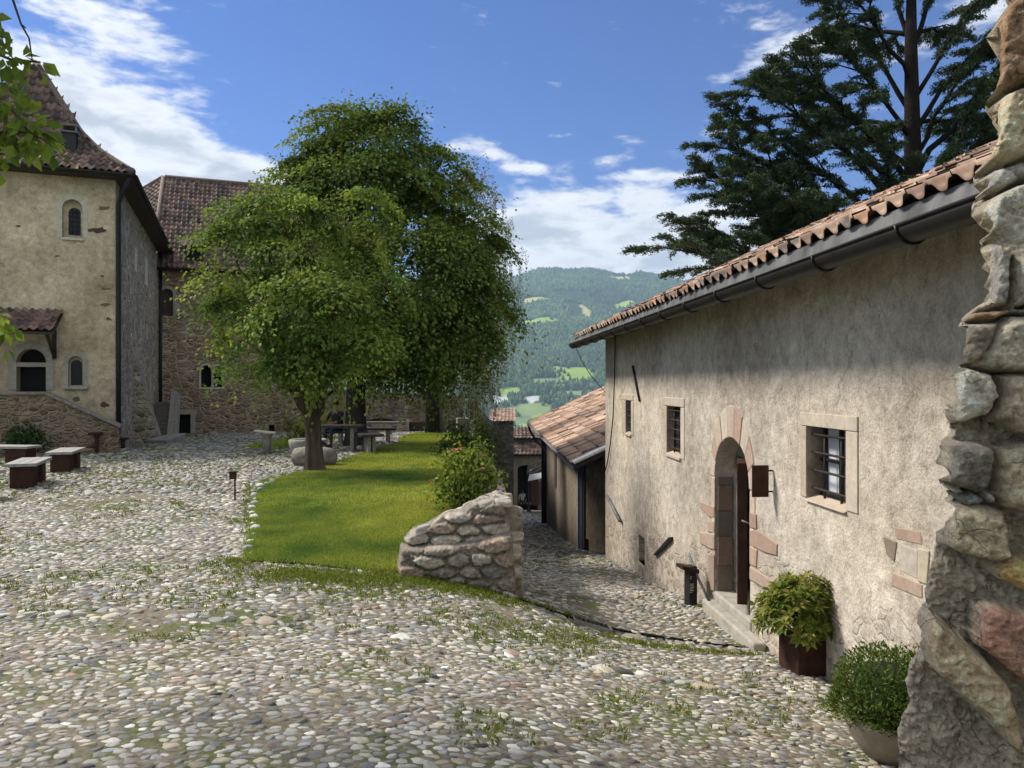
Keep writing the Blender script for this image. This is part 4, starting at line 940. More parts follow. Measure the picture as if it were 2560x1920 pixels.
# windows
def hwin(r_, px_out, dp, nb, nh, pane, barr=.011, bd=-.10, sill=True):
    s0, s1, z0, z1 = r_; o0, o1, oz0, oz1 = px_out
    t = MB(); g_ = .006
    t.prism(HS, rect(o0, o1, z1, oz1), -.22, .016, col=PK[2]); t.prism(HS, rect(s1, o1, oz0, z1-g_), -.22, .012, col=PK[4]); t.prism(HS, rect(o0, s0, oz0, z1-g_), -.22, .013, col=PK[5])
    if sill:
        v = [hv(s, d, z) for s in (s0, s1) for d, z in ((.03, oz0-.03), (.03, z0-.01), (-.11, z0+.04), (-.11, oz0-.03))]
        t.add(v, [(0, 1, 2, 3), (7, 6, 5, 4)]+[(i, (i+1) % 4, 4+(i+1) % 4, 4+i) for i in range(4)], col=PK[0])
    fr = t.build('window', M['sandpink'], house); bevel(fr, .012, 2)
    pn = MB()
    pn.prism(HS, rect(s0-.01, s1+.01, z0-.01, z1+.01), -dp+.012, -dp+.03)
    pn.build('pane', pane, fr)
    if pane is M['curtain']:
        f = MB(); w_ = .022
        f.prism(HS, rect(s0, s1, z0+.04, z0+.04+w_*1.4), -dp+.031, -dp+.075); f.prism(HS, rect(s0, s1, z1-w_, z1), -dp+.031, -dp+.075)
        zm = z0+(z1-z0)*.52
        for s in (s0, (s0+s1)/2-.5*w_, s1-w_*3.5): f.prism(HS, rect(s, s+w_, z0+.04, z1), -dp+.031, -dp+.073)
        f.prism(HS, rect(s0, s1, zm, zm+.03), -dp+.031, -dp+.07); f.build('sash', M['black'], fr)
    b_ = MB()
    for k in range(nb): s = s0+(s1-s0)*(k+.75)/(nb+.4); b_.tube([hv(s, bd, z0-.02), hv(s, bd, z1+.02)], barr, 8)
    for k in range(nh): z = z0+(z1-z0)*(k+.62)/(nh+.1); b_.tube([hv(s0-.03, bd+barr*1.7, z), hv(s1+.03, bd+barr*1.7, z)], barr, 8)
    b_.build('grille', M['iron'], fr); return fr
ro = hrect(2004, 1036, 2147, 1285); hwin(BW, (ro[0], ro[1], BW[2]+.01, ro[3]), .20, 2, 4, M['curtain'], .012, -.075)
ro = hrect(1660, 994, 1712, 1150); hwin(W2, (ro[0], ro[1], W2[2]-.03, ro[3]), .16, 2, 5, M['dark'], .011, -.06)
ro = hrect(1556, 986, 1584, 1093); hwin(W1, (ro[0], ro[1], W1[2]-.03, ro[3]), .14, 1, 5, M['dark'], .011, -.05)
t = MB(); t.prism(HS, rect(SLT[0]-.05, SLT[1]+.05, SLT[3], SLT[3]+.09), -.1, .008, col=RED[2]); t.build('lintel', M['sandpink'], house)
t = MB(); t.prism(HS, rect(SLT[0]-.04, SLT[1]+.03, SLT[2]-.06, SLT[2]), -.1, .008, col=PK[2]); t.build('sill', M['sandpink'], house)
# walled-up opening near the ruined wall, dark slab slot, odd stones
t = MB()
for i, (P, c) in enumerate([([(1530, 868), (1665, 888), (1672, 960), (1540, 930)], RED[0]), ([(1515, 1098), (1675, 1165), (1675, 1238), (1516, 1172)], RED[1]), ([(1655, 975), (1715, 990), (1702, 1165), (1655, 1150)], (.49, .43, .31)), ([(1560, 955), (1650, 985), (1648, 1140), (1562, 1095)], (.47, .42, .34)), ([(1470, 915), (1545, 945), (1530, 1050), (1490, 1010)], (.22, .18, .135))]):
    t.prism(HS, [hp(*q) for q in P], -.05, .004+.004*(i % 3), col=c)
bevel(t.build('walled_opening', M['sandpink'], house), .008, 2)
def stick(name, label, cat, pts, rad, mat, K=8):
    o = MB().tube(pts, rad, K).build(name, mat); return tag(o, label, cat)
sl_ = MB(); sl_.prism(HS, [hp(290, 1010), hp(370, 920), (hp(381, 918)), hp(381, 935), hp(300, 1015)], .0, .05); o = sl_.build('slate_slab', M['black']); bevel(o, .006); tag(o, 'dark slate slab set slanting into the house wall beside the slit window', 'slab')
stick('iron_rod', 'thin rusty rod hanging on the wall above the far small window', 'rod', [hv(*(HS.px(1586, 915)[:1]), .03, HS.px(1586, 915)[1]), hv(HS.px(1594, 960)[0], .03, HS.px(1594, 960)[1]), hv(HS.px(1602, 1003)[0], .02, HS.px(1602, 1003)[1])], .022, M['iron'])
stick('drain_pipe', 'pale pipe slanting out of the house wall near its far corner', 'pipe', [hv(*HS.px(1522, 1240)[:1], .04, HS.px(1522, 1240)[1]), hv(HS.px(1557, 1302)[0], .06, HS.px(1557, 1302)[1])], .035, M['zinc'])
cb = [(1543, 800), (1542, 870), (1540, 960), (1537, 1040), (1530, 1110), (1522, 1160), (1517, 1178)]
stick('power_cable', 'black cable running down the house wall beside its far corner', 'cable', [hv(HS.px(x, y)[0], .035, HS.px(x, y)[1]) for x, y in cb], .013, M['black'], 6)
a, b_ = hv(SF_+.4, .65, 2.72), hv(SF_-.05, -.05, 1.55)
stick('slack_wire', 'thin slack wire from the gutter end to the house corner', 'wire', [a, a*.75+b_*.25-np.array((0, 0, .14)), a*.5+b_*.5-np.array((0, 0, .14)), a*.25+b_*.75-np.array((0, 0, .08)), b_], .009, M['black'], 5)
# flag sign, info stele, leaning pole
sg = thing('flag_sign', 'blank rusty steel sign sticking out of the wall beside the arched door', 'sign', at(1901, 1243, 7.80))
mb = MB(); c0 = at(1901, 1203, 7.80); mb.box(c0, (.178, .022, .335), R(4)); bevel(mb.build('panel', M['rust'], sg), .004)
for z_ in (.11, -.11): MB().tube([c0+np.array((.08, .005, z_)), c0+np.array((.17, .01, z_))], .01, 6).build('bracket', M['iron'], sg)
YS = 9.9; b0 = at(1727, 1513, YS); ste = thing('info_stele', 'dark steel information post with small white lettering left of the arched door', 'information post', b0)
mb = MB(); mb.box(b0+np.array((0, 0, .23)), (.115, .15, .60), R(14)); bevel(mb.build('post', M['black'], ste), .005)
mb = MB(); mb.box(b0+np.array((-.045, -.02, .50)), (.24, .20, .055), R(14), tilt=-.28); bevel(mb.build('desk', M['rust'], ste), .005)
mb = MB()
for k in range(9):
    if k == 2: continue
    w_ = (.03, .02, 0, .055, .05, .06, .045, .055, .03)[k]; mb.box(b0+np.array((-.02+w_/2-.01+.021*0, -.084+.0, .40-.022*k-(0.03 if k > 2 else 0))), (w_, .003, .008), R(14))
mb.build('lettering', M['white'], ste)
stick('leaning_pole', 'thin blue grey pole leaning on the house wall behind the information post', 'pole', [at(1722, 1384, 10.05), at(1748, 1450, 9.75), at(1774, 1506, 9.45)], .017, M['zinc'])

# ------------------------------------------------------------------ the lower house down the street
shed = thing('lower_house', 'lower stone house down the street with a sloping clay tiled roof and blue door', 'house', (2.4, 22, -3.2))
def sx(y): return 2.88-.032*y
mb = MB(); fp = [(sx(21.8), 21.8), (3.6, 19.0), (8, 19.0), (8, 37.5), (sx(37.5), 37.5)]; tops = [.10, .70, 2.6, 2.6, .10]
n = len(fp); mb.add([(x, y, -7) for x, y in fp]+[(x, y, t_) for (x, y), t_ in zip(fp, tops)], [tuple(range(n))[::-1], tuple(range(n, 2*n))]+[(i, (i+1) % n, n+(i+1) % n, n+i) for i in range(n)])
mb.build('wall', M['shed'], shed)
E0 = at(1435, 1161, 18.0); E1 = at(1322, 1055, 37.8); Ul = unit(E1-E0); Vl = unit(np.array((1, .032, .462))); Lr = np.linalg.norm(E1-E0)
tiled('roof', [tiles(plane_map(E0, Ul, Vl), Lr, 6.4, .33, .42, [tuple(x*1.02 for x in c) for c in TILE_WARM], RG, .03, K=6, thick=.015, lift=.03)], M['tile'], shed)
mb = MB(); NV = np.cross(Ul, Vl); NV = NV if NV[2] > 0 else -NV
for o0 in (-.03,):
    q = [E0+NV*o0, E1+NV*o0, E1+Vl*6.4+NV*o0, E0+Vl*6.4+NV*o0]; mb.add([p_ for p_ in q]+[p_-NV*.09 for p_ in q], [(0, 1, 2, 3), (7, 6, 5, 4), (0, 1, 5, 4), (1, 2, 6, 5), (2, 3, 7, 6), (3, 0, 4, 7)])
mb.build('roof_boarding', M['darkwood'], shed)
mb = MB(); q = [E0+Ul*-.02+Vl*0+NV*.05, E0+Vl*1.6-Ul*.02+NV*.05]; mb.tube(q, .055, 8); mb.build('verge', M['tile'], shed)
half_pipe(lambda s, d, z: E0+Ul*s+np.array((-d, 0, z)), 0, Lr, .065, .05, -.06).build('gutter', M['zinc'], shed)
dq = E1+np.array((-.05, -.2, -.1)); mb = MB(); mb.tube([dq, dq+np.array((.12, 0, -.35)), dq+np.array((.45, -.1, -.9)), (sx(36.5)-.08, 36.6, -1.4), (sx(36.5)-.08, 36.6, -5.0)], .06, 8); mb.build('downpipe', M['black'], shed)
mb = MB(); mb.box((sx(36.9)-.12, 36.9, -2.75), (.22, .22, 5.2)); mb.build('corner_post', M['black'], shed)
def swall(y, z, d=0): return np.array((sx(y)-d, y, z))
SFm = Frame((2.88, 0), (-.032, 1), flip=True)
dr = MB(); dr.prism(SFm, rect(21.85, 23.0, -3.45, -.35), .0, .05); dv = dr.build('door', M['black'], shed)
mb = MB(); mb.prism(SFm, rect(22.25, 22.45, -3.4, -.5), .052, .075); mb.build('blue_board', M['blue'], dv)
mb = MB(); mb.prism(SFm, rect(23.05, 23.35, -3.45, -.2), .0, .09); mb.build('door_post', M['bluegrey'], shed)
mb = MB(); mb.box((sx(21.8)+.1, 21.72, -3.0), (.25, .12, .5), R(-25)); mb.build('meter_box', M['black'], shed)
for (y0, y1, z0, z1, nm) in ((31.2, 31.9, -2.6, -.7, 'slit'),):
    mb = MB(); mb.prism(SFm, rect(y0, y1, z0, z1), -.02, .03); mb.build('slit_window', M['darkwood'], shed)

# ------------------------------------------------------------------ gatehouse at the foot of the street
YG = 66.0
def gp(x, y, d=0): return at(x, y, YG-d)
gate = thing('gatehouse', 'old stone gatehouse with two tiled roofs and a dark archway', 'gatehouse', at(1315, 1276, YG))
GFm = Frame((at(1280, 0, YG)[0], YG), (1, 0)); GFm.N = np.array((0, -1.0, 0))
def g2(x, y, d=0): return GFm.px(x, y, d)
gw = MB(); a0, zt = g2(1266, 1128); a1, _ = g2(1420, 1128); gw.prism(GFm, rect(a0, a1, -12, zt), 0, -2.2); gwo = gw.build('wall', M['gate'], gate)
ga0, gz1 = g2(1294, 1163); ga1, _ = g2(1345, 1163); gz0 = -10.0
c2 = MB(); c2.prism(GFm, arch(ga0, ga1, gz0, gz1, 12, .35), .3, -1.6); w0 = g2(1272, 1141); w1 = g2(1282, 1161); c2.prism(GFm, rect(w0[0], w1[0], w1[1], w0[1]), .3, -.5)
cut_world(gwo, gate, c2)
mb = MB(); mb.prism(GFm, rect(ga0-.3, ga1+.3, gz0, gz1+.3), -1.55, -1.59); mb.build('gate_leaf', M['dark'], gate)
mb = MB(); mb.prism(GFm, rect(w0[0], w1[0], w1[1], w0[1]), -.4, -.45); mb.build('window', M['dark'], gate)
uw = MB(); u0, uz = g2(1277, 1092); uw.prism(GFm, rect(u0, a1, zt, uz+.1), -.9, -2.9); uw.build('upper_wall', M['gate'], gate)
for (x0, ya, yb, d0, d1, nm) in ((1264, 1136, 1112, .35, -.9, 'roof'), (1275, 1097, 1078, -.5, -2.2, 'roof')):
    p0 = GFm.p(g2(x0, ya)[0], g2(x0, ya)[1], d0); p1 = GFm.p(g2(x0, ya)[0], g2(x0, yb)[1]+.15, d1); v = p1-p0
    tiled(nm, [tiles(plane_map(p0, (1, 0, 0), v), 5.5, float(np.linalg.norm(v)), .34, .42, TILE_OLD, RG, .07, K=6)], M['tile'], gate)
    mb = MB(); mb.add([p0+np.array((0, 0, -.04)), p0+np.array((5.5, 0, -.04)), p1+np.array((5.5, 0, -.04)), p1+np.array((0, 0, -.04))], [(0, 1, 2, 3)]); mb.add([p0+np.array((0, 0, -.12)), p0+np.array((5.5, 0, -.12)), p1+np.array((5.5, 0, -.3)), p1+np.array((0, 0, -.3))], [(3, 2, 1, 0)]); mb.build('roof_boarding', M['darkwood'], gate)
lean = thing('lean_to', 'small lean-to with a tiled roof and red brown boards beside the gate arch', 'lean-to', at(1335, 1275, 58))
pa, pb = at(1320, 1184, 57), at(1356, 1136, 60); mb = MB()
v = np.array((1.7, .3, .9)); tiled('roof', [tiles(plane_map(at(1320, 1185, 56.0), (0.05, 1, 0), v), 5.0, 2.3, .3, .4, TILE_OLD, RG, .06, K=6)], M['tile'], lean)
mb = MB(); q = [at(1319, 1186, 55.9), at(1319, 1186, 55.9)+np.array((.25, 5, 0))]; mb.tube(q, .16, 6); mb.tube([at(1319, 1192, 55.9), at(1358, 1172, 55.9)], .14, 6); mb.build('beam', M['darkwood'], lean)
mb = MB()
for k in range(7): x = 1329+k*4.2; b0 = at(x, 1262, 57.5); mb.box(b0+np.array((0, 0, .9)), (.11, .05, 1.9), 0)
mb.build('boards', M['redwood'], lean)
mb = MB(); mb.box(at(1322, 1232, 56.2), (.14, .14, 2.9)); mb.build('post', M['darkwood'], lean)
aw = MB(); p0 = at(1320, 1202, 54.5); q = [p0, p0+np.array((1.25, 0, .25)), p0+np.array((1.3, 2.4, .75)), p0+np.array((.25, 2.4, .55))]
aw.add(q+[p_-np.array((0, 0, .05)) for p_ in q], [(0, 1, 2, 3), (7, 6, 5, 4), (0, 1, 5, 4), (1, 2, 6, 5), (2, 3, 7, 6), (3, 0, 4, 7)]); tag(aw.build('awning', M['awning']), 'pale awning under the lean-to roof by the gate', 'awning')
# square wall tower left of the gate
gt = thing('wall_tower', 'square stone wall tower with a small tiled cap left of the gate', 'tower', at(1258, 1270, 60))
mb = MB(); x0, x1 = at(1228, 0, 58)[0], at(1284, 0, 58)[0]; zt = at(0, 1054, 58)[2]; mb.box(((x0+x1)/2, 60.5, (zt-13)/2), (x1-x0, 5, zt+13)); mb.build('wall', M['rubble_dark'], gt)
tiled('roof', [tiles(plane_map((x0-.15, 57.8, zt+.03), (1, 0, 0), (0, 1, .16)), x1-x0+.3, 5.2, .3, .4, TILE_WARM, RG, .06, K=6)], M['tile'], gt)

# ------------------------------------------------------------------ tower on the left
tower = thing('castle_tower', 'tall ochre rendered castle tower with a steep flared tiled roof', 'tower', (TC[0], TC[1], -.35))
ZT = 8.15
def tv(a, c, z): q = TC+FD*a+SD*c; return np.array((q[0], q[1], z))
mb = MB(); fp = [(-5.4, 0), (0, 0), (0, 13.4), (-5.4, 13.4)]
mb.add([tv(a, c, -1) for a, c in fp]+[tv(a, c, ZT) for a, c in fp], [(0, 1, 2, 3)[::-1], (4, 5, 6, 7), (0, 1, 5, 4), (1, 2, 6, 5), (2, 3, 7, 6), (3, 0, 4, 7)])
tw = mb.build('wall', [M['tower'], M['rubble_grey']], tower)
def trect(F, x0, y0, x1, y1, d=0.0):
    a0, _ = F.px(x0, (y0+y1)/2, d); a1, _ = F.px(x1, (y0+y1)/2, d); _, z1 = F.px((x0+x1)/2, y0, d); _, z0 = F.px((x0+x1)/2, y1, d); return min(a0, a1), max(a0, a1), min(z0, z1), max(z0, z1)
UW = trect(TF, 155, 498, 206, 594); LW = trect(TF, 170, 890, 209, 966); TD = trect(TF, 41, 872, 115, 974)
c3 = MB()
for r_, dd in ((UW, .28), (LW, .25)): c3.prism(TF, arch(*r_), .3, -dd)
c3.prism(TF, arch(TD[0], TD[1], TD[2]-.6, TD[3]), .3, -.6)
SWIN = [(335, 620, 340, 680), (361, 645, 367, 715)]
cut_world(tw, tower, c3)
for p_ in tw.data.polygons:
    n_ = np.array(p_.normal)
    if np.dot(n_, (FD[0], FD[1], 0)) > .9 and (np.array(p_.center)[:2]+np.array(tower.location)[:2]-TC)@FD > -.05: p_.material_index = 1
def arch_ring(F, r_, wd, d0, d1, name, mat, parent, base=True):
    s0, s1, z0, z1 = r_; n = 14; i_ = arch(s0, s1, z0, z1, n); o_ = arch(s0-wd, s1+wd, z0-(0 if not base else 0), z1+wd, n)
    t = MB(); t.ring(F, o_[1:]+[o_[0]], i_[1:]+[i_[0]], d0, d1, closed=False); return t.build(name, mat, parent)
wf = arch_ring(TF, UW, .14, -.05, .012, 'window', M['white'], tower); i0 = trect(TF, 171, 520, 202, 589, -.24)
t = MB(); t.prism(TF, arch(*i0), -.27, -.22); t.build('pane', M['glass'], wf)
t = MB(); t.ring(TF, arch(UW[0], UW[1], UW[2], UW[3]), arch(i0[0], i0[1], i0[2], i0[3]), -.275, -.20); t.build('niche', M['tower'], wf)
t = MB()
for k in range(1, 3): x = i0[0]+(i0[1]-i0[0])*k/3; t.tube([TF.p(x, i0[2], -.21), TF.p(x, i0[3], -.21)], .008, 5)
for k in range(1, 6): z = i0[2]+(i0[3]-i0[2])*k/6; t.tube([TF.p(i0[0], z, -.21), TF.p(i0[1], z, -.21)], .008, 5)
t.build('grille', M['black'], wf)
t = MB(); t.prism(TF, rect(UW[0]-.02, UW[1]+.05, UW[2]-.09, UW[2]), -.26, .06); bevel(t.build('sill', M['white'], wf), .02)
wf = arch_ring(TF, LW, .12, -.05, .012, 'window', M['palestone'], tower); i1 = trect(TF, 177, 900, 206, 963, -.22)
t = MB(); t.prism(TF, arch(*i1), -.24, -.20); t.build('pane', M['glass'], wf)
t = MB(); t.ring(TF, arch(*LW), arch(*i1), -.245, -.17); t.build('niche', M['tower'], wf)
t = MB(); t.prism(TF, rect(LW[0]-.12, LW[1]+.12, LW[2]-.10, LW[2]), -.2, .12); bevel(t.build('sill', M['palestone'], wf), .03)
ds = arch_ring(TF, TD, .20, -.08, .05, 'door_frame', M['palestone'], tower)
t = MB(); zl = TF.px(80, 917)[1]; t.prism(TF, rect(TD[0]-.1, TD[1]+.1, zl, zl+.13), -.3, .03); t.build('lintel', M['palestone'], ds)
t = MB(); t.prism(TF, arch(TD[0]-.02, TD[1]+.02, TD[2]-.6, TD[3]+.02), -.59, -.4); t.build('door', M['dark'], tower)
# stones showing where the render fell off
t = MB(); rgs = random.Random(3)
for (x, y, wx, wy) in ((258, 520, 22, 7), (245, 575, 30, 10), (222, 576, 14, 5), (143, 640, 9, 3), (255, 690, 8, 3), (262, 722, 18, 4), (262, 762, 15, 6), (270, 797, 10, 7), (45, 565, 8, 3), (190, 998, 16, 7), (262, 1012, 16, 10), (236, 1045, 20, 8)):
    n = 11; pts = []
    for k in range(n): a = 2*math.pi*k/n; q = 1+rgs.uniform(-.4, .3); pts.append(TF.px(x+wx*.75*q*math.cos(a), y+wy*.75*q*math.sin(a)))
    t = MB(); t.prism(TF, pts, -.02, .008, col=rgs.choice([(.14, .10, .065), (.19, .145, .095), (.10, .075, .055)])); t.build('bare_masonry', M['stub'], tower)
for x0, y0, x1, y1 in SWIN:
    r_ = trect(TS, x0, y0, x1, y1); t = MB(); t.prism(TS, rect(*r_), -.02, .03); w_ = t.build('slit_window', M['dark'] if x0 < 310 else M['white'], tower)
for x0, y0, x1, y1 in ((333, 770, 336, 835), (349, 800, 354, 842), (363, 810, 368, 850), (322, 690, 325, 745), (372, 935, 378, 1000)):
    r_ = trect(TS, x0, y0, x1, y1); t = MB(); t.prism(TS, rect(*r_), -.02, .02, col=(.42, .38, .30)); t.build('loose_stone', M['stub'], tower)
# flared hip roof
OV = .55; Wd_, Ln = 5.4+2*OV, 13.4+2*OV; IN = np.array([0, .3, 1.1, 1.7, 3.0, Wd_/2]); HT = np.array([0, .22, .86, 1.55, 3.75, 4.15]); Z0R = ZT+.10
arc = np.r_[0, np.cumsum(np.hypot(np.diff(IN), np.diff(HT)))]
def flare(O, U, V_):
    O, U, V_ = np.array(O), np.array((U[0], U[1], 0.0)), np.array((V_[0], V_[1], 0.0))
    def f(u, v):
        i_ = np.interp(v, arc, IN); z_ = np.interp(v, arc, HT); e = .05; di = np.interp(v+e, arc, IN)-np.interp(v-e, arc, IN); dz_ = np.interp(v+e, arc, HT)-np.interp(v-e, arc, HT)
        l_ = np.hypot(di, dz_)+1e-9
        return O+u[:, None]*U+i_[:, None]*V_+np.c_[0*z_, 0*z_, z_], -V_*(dz_/l_)[:, None]+np.array((0, 0, 1.0))*(di/l_)[:, None]
    return f
def hipmask(Lw): return lambda u, v: (u > np.interp(v, arc, IN)-.1) & (u < Lw-np.interp(v, arc, IN)+.1)
parts = [tiles(flare(tv(-5.4-OV, 13.4+OV, Z0R), -SD, FD), Ln, arc[-1], .24, .40, TILE_OLD, RG, .06, hipmask(Ln), 6), tiles(flare(tv(-5.4-OV, -OV, Z0R), FD, SD), Wd_, arc[-1], .21, .36, TILE_OLD+[(.17, .115, .09)], RG, .065, hipmask(Wd_), 8),
         tiles(flare(tv(OV, -OV, Z0R), SD, -FD), Ln, arc[-1], .24, .40, TILE_OLD, RG, .06, hipmask(Ln), 6)]
rf = tiled('roof', parts, M['tile'], tower)
hip = []
for t_ in np.linspace(0, arc[-1], 26): i_ = float(np.interp(t_, arc, IN)); hip.append(tv(OV-i_, -OV+i_, Z0R+float(np.interp(t_, arc, HT))+.06))
t = MB(); t.tube(hip, .10, 8); t.build('hip_tiles', m_plain('hip tile', (.20, .15, .12), .9, 12, .5), rf)
und = MB()
for O_, U_, V_, L_ in ((tv(-5.4-OV, -OV, Z0R), FD, SD, Wd_), (tv(OV, -OV, Z0R), SD, -FD, Ln)):
    f_ = flare(O_, U_, V_); vs = []
    for k in range(len(arc)):
        for u_ in (IN[k], L_-IN[k]): p_, n_ = f_(np.array([u_]), np.array([arc[k]])); vs.append(p_[0]-np.array((0, 0, .03)))
    und.add(vs, [(2*k, 2*k+1, 2*k+3, 2*k+2) for k in range(len(arc)-1)])
und.build('roof_boarding', M['darkwood'], rf)
t = MB(); q = [(-5.4-OV, -OV), (OV, -OV), (OV, 13.4+OV), (-5.4-OV, 13.4+OV)]
t.add([tv(a, c, Z0R-.12) for a, c in q]+[tv(a, c, Z0R-.035) for a, c in q], [(0, 1, 2, 3)[::-1], (4, 5, 6, 7), (0, 1, 5, 4), (1, 2, 6, 5), (2, 3, 7, 6), (3, 0, 4, 7)]); t.build('eaves', M['darkwood'], tower)
half_pipe(lambda s, d, z: tv(s, -OV-d, z), -5.4-OV, OV, .07, .05, Z0R-.03).build('gutter', M['black'], tower)
half_pipe(lambda s, d, z: tv(OV+d, s, z), -OV, 13.9, .07, .05, Z0R-.03).build('gutter', M['black'], tower)
t = MB(); t.tube([tv(.45, -.5, Z0R-.1), tv(.2, -.2, Z0R-.5), tv(.10, -.10, Z0R-.9), tv(.10, -.10, 3), tv(.10, -.10, -.35)], .075, 8); t.build('downpipe', M['black'], tower)
t = MB(); t.tube([tv(.12, 13.35, Z0R-.1), tv(.12, 13.35, 3), tv(.12, 13.35, .9)], .085, 8); t.build('downpipe', M['black'], tower)
# chimney on the front slope
cu = -1.32; ch = MB(); p_ = tv(cu, .52, 0); zc_ = Z0R+.55
ch.box((p_[0], p_[1], zc_+.28), (.36, .36, .95), math.atan2(FD[1], FD[0])); co = ch.build('chimney', M['black'], tower)
t = MB(); t.box((p_[0], p_[1], zc_+.80), (.46, .46, .05), math.atan2(FD[1], FD[0])); t.box((p_[0], p_[1], zc_+1.0), (.50, .50, .06), math.atan2(FD[1], FD[0]))
for a in (-.19, .19):
    for b_ in (-.19, .19): q = tv(cu+a, .52+b_, zc_+.9); t.box(q, (.06, .06, .2), math.atan2(FD[1], FD[0]))
t.build('chimney_cap', M['zinc'], co)
t = MB(); t.box((p_[0], p_[1]-.05, zc_-.16), (.62, .66, .04), math.atan2(FD[1], FD[0])); t.build('chimney_flashing', M['zinc'], co)
# porch over the door
pr = thing('porch_roof', 'small tiled porch roof on dark timber braces over the tower door', 'porch', TF.p(TF.px(100, 800)[0], TF.px(100, 800)[1], .1))
ps1, pz1 = TF.px(157, 779); pz0 = TF.px(103, 828, 1.25)[1]; Vp = np.array((-TF.N[0]*-1*1.25, 0, 0)); V_ = (TF.p(0, pz1, .02)-TF.p(0, pz0, 1.25)); L_ = float(np.linalg.norm(V_))
tiled('tiles', [tiles(plane_map(TF.p(ps1-3.4, pz0+.03, 1.25), TF.U, V_), 3.4, L_, .2, .30, TILE_OLD+[(.26, .16, .12)], RG, .06, None, 8)], M['tile'], pr)
t = MB(); q = [TF.p(ps1-3.4, pz0-.02, 1.25), TF.p(ps1, pz0-.02, 1.25), TF.p(ps1, pz1-.05, .02), TF.p(ps1-3.4, pz1-.05, .02)]
t.add(q+[v-np.array((0, 0, .07)) for v in q], [(0, 1, 2, 3), (7, 6, 5, 4), (0, 1, 5, 4), (1, 2, 6, 5), (2, 3, 7, 6), (3, 0, 4, 7)]); t.build('boarding', M['darkwood'], pr)
for a in (ps1-.22, ps1-2.9):
    t = MB(); zb = TF.px(140, 897)[1]; t.tube([TF.p(a, pz1-.15, .07), TF.p(a, zb, .07)], .065, 4); t.tube([TF.p(a, pz0-.08, 1.0), TF.p(a, zb+.1, .1)], .06, 4); t.tube([TF.p(a, pz0+.05, 1.1), TF.p(a, pz1-.35, .08)], .06, 4); t.build('brace', M['darkwood'], pr)
# stair wall in front of the tower
stw = thing('stair_parapet', 'rubble stone stair parapet with sloping stone coping below the tower door', 'stair wall', TF.p(-1.5, -.35, 1.2))
DW = 1.2; k0 = TF.px(112, 982, DW); k1 = TF.px(296, 1066, DW); kb = TF.px(296, 1142, DW)
t = MB(); t.prism(TF, [(-8.5, -1), (k1[0], -1), (k1[0], k1[1]-.06), (k0[0], k0[1]-.06), (-8.5, k0[1]-.06)], DW, DW-.45); t.build('wall', M['rubble_stair'], stw)
t = MB(); t.prism(TF, [(-8.5, k0[1]-.06), (k0[0], k0[1]-.06), (k0[0], k0[1]+.03), (-8.5, k0[1]+.03)], DW+.06, DW-.5); t.prism(TF, [(k0[0]+.004, k0[1]-.06), (k1[0]+.05, k1[1]-.06), (k1[0]+.05, k1[1]+.03), (k0[0]+.004, k0[1]+.03)], DW+.06, DW-.5); bevel(t.build('coping', M['oldstone'], stw), .02)
t = MB()
for k in range(9):
    f = k/9; zz = k0[1]*(1-f)+k1[1]*f-.75; ss_ = k0[0]*(1-f)+k1[0]*f; t.prism(TF, rect(ss_, ss_+(k1[0]-k0[0])/9+.001*k, -1, zz), DW-.46, .01)
t.prism(TF, rect(-8.5, k0[0]-.01, -1, k0[1]-.72), DW-.46, .012); t.build('steps', M['palestone'], stw)
# buttress
bt = MB(); b_ = [(3.9, .0, -.6), (7.2, 0, -.6), (6.9, .80, -.6), (4.2, .95, -.6), (4.3, .0, 2.9), (6.0, 0, 2.6)]
def sv(s, d, z): q = TC+SD*s+FD*d; return (q[0], q[1], z)
bt.add([sv(*q) for q in b_], [(0, 3, 2, 1), (0, 4, 3), (3, 4, 5, 2), (2, 5, 1), (0, 1, 5, 4)]); tag(bt.build('buttress', M['rubble_grey']), 'sloping grey rubble buttress against the tower side', 'buttress')

# ------------------------------------------------------------------ palace behind
PF = Frame((at(396, 0, 35.5)[0], 35.5), FD)
if PF.N[1] > 0: PF.N = -PF.N
pal_ = thing('castle_palace', 'brown rubble stone castle wing with a big tiled roof behind the trees', 'castle wing', PF.p(3.5, -.65, 0))
t = MB(); t.prism(PF, rect(-9, 7.7, -1.5, 7.3), 0, -9.5); pw = t.build('wall', M['palace'], pal_)
def prect(x0, y0, x1, y1): return trect(PF, x0, y0, x1, y1)
A1 = prect(403, 721, 432, 789); B1 = prect(502, 913, 528, 968); B2 = prect(533, 914, 556, 968); D1 = prect(443, 1036, 476, 1087); V1 = prect(672, 1063, 686, 1082)
c4 = MB(); c4.prism(PF, arch(*A1), .3, -.35); c4.prism(PF, arch(*B1), .3, -.5); c4.prism(PF, arch(*B2), .3, -.5); c4.prism(PF, rect(D1[0], D1[1], D1[2]-.3, D1[3]), .3, -.6); c4.prism(PF, rect(*V1), .3, -.3)
cut_world(pw, pal_, c4)
t = MB(); t.prism(PF, arch(*A1), -.30, -.20); sh = t.build('shutter', M['brownwood'], pal_)
arch_ring(PF, A1, .14, -.05, .012, 'window_surround', M['palestone'], sh)
for k in range(7):
    z = A1[2]+(A1[3]-A1[2])*(k+.3)/8; t = MB() if k == 0 else t; t.prism(PF, rect(A1[0]+.03, A1[1]-.03, z, z+.16), -.199, -.17)
t.build('boards', M['brownwood'], sh)
t = MB(); t.prism(PF, arch(B1[0]-.1, B1[1]+.1, B1[2]-.1, B1[3]+.1), -.49, -.45); t.prism(PF, arch(B2[0]-.08, B2[1]+.1, B2[2]-.1, B2[3]+.1), -.491, -.44); w_ = t.build('twin_window', M['dark'], pal_)
for B in (B1, B2): arch_ring(PF, B, .085, -.3, .02, 'arch', M['white'], w_)
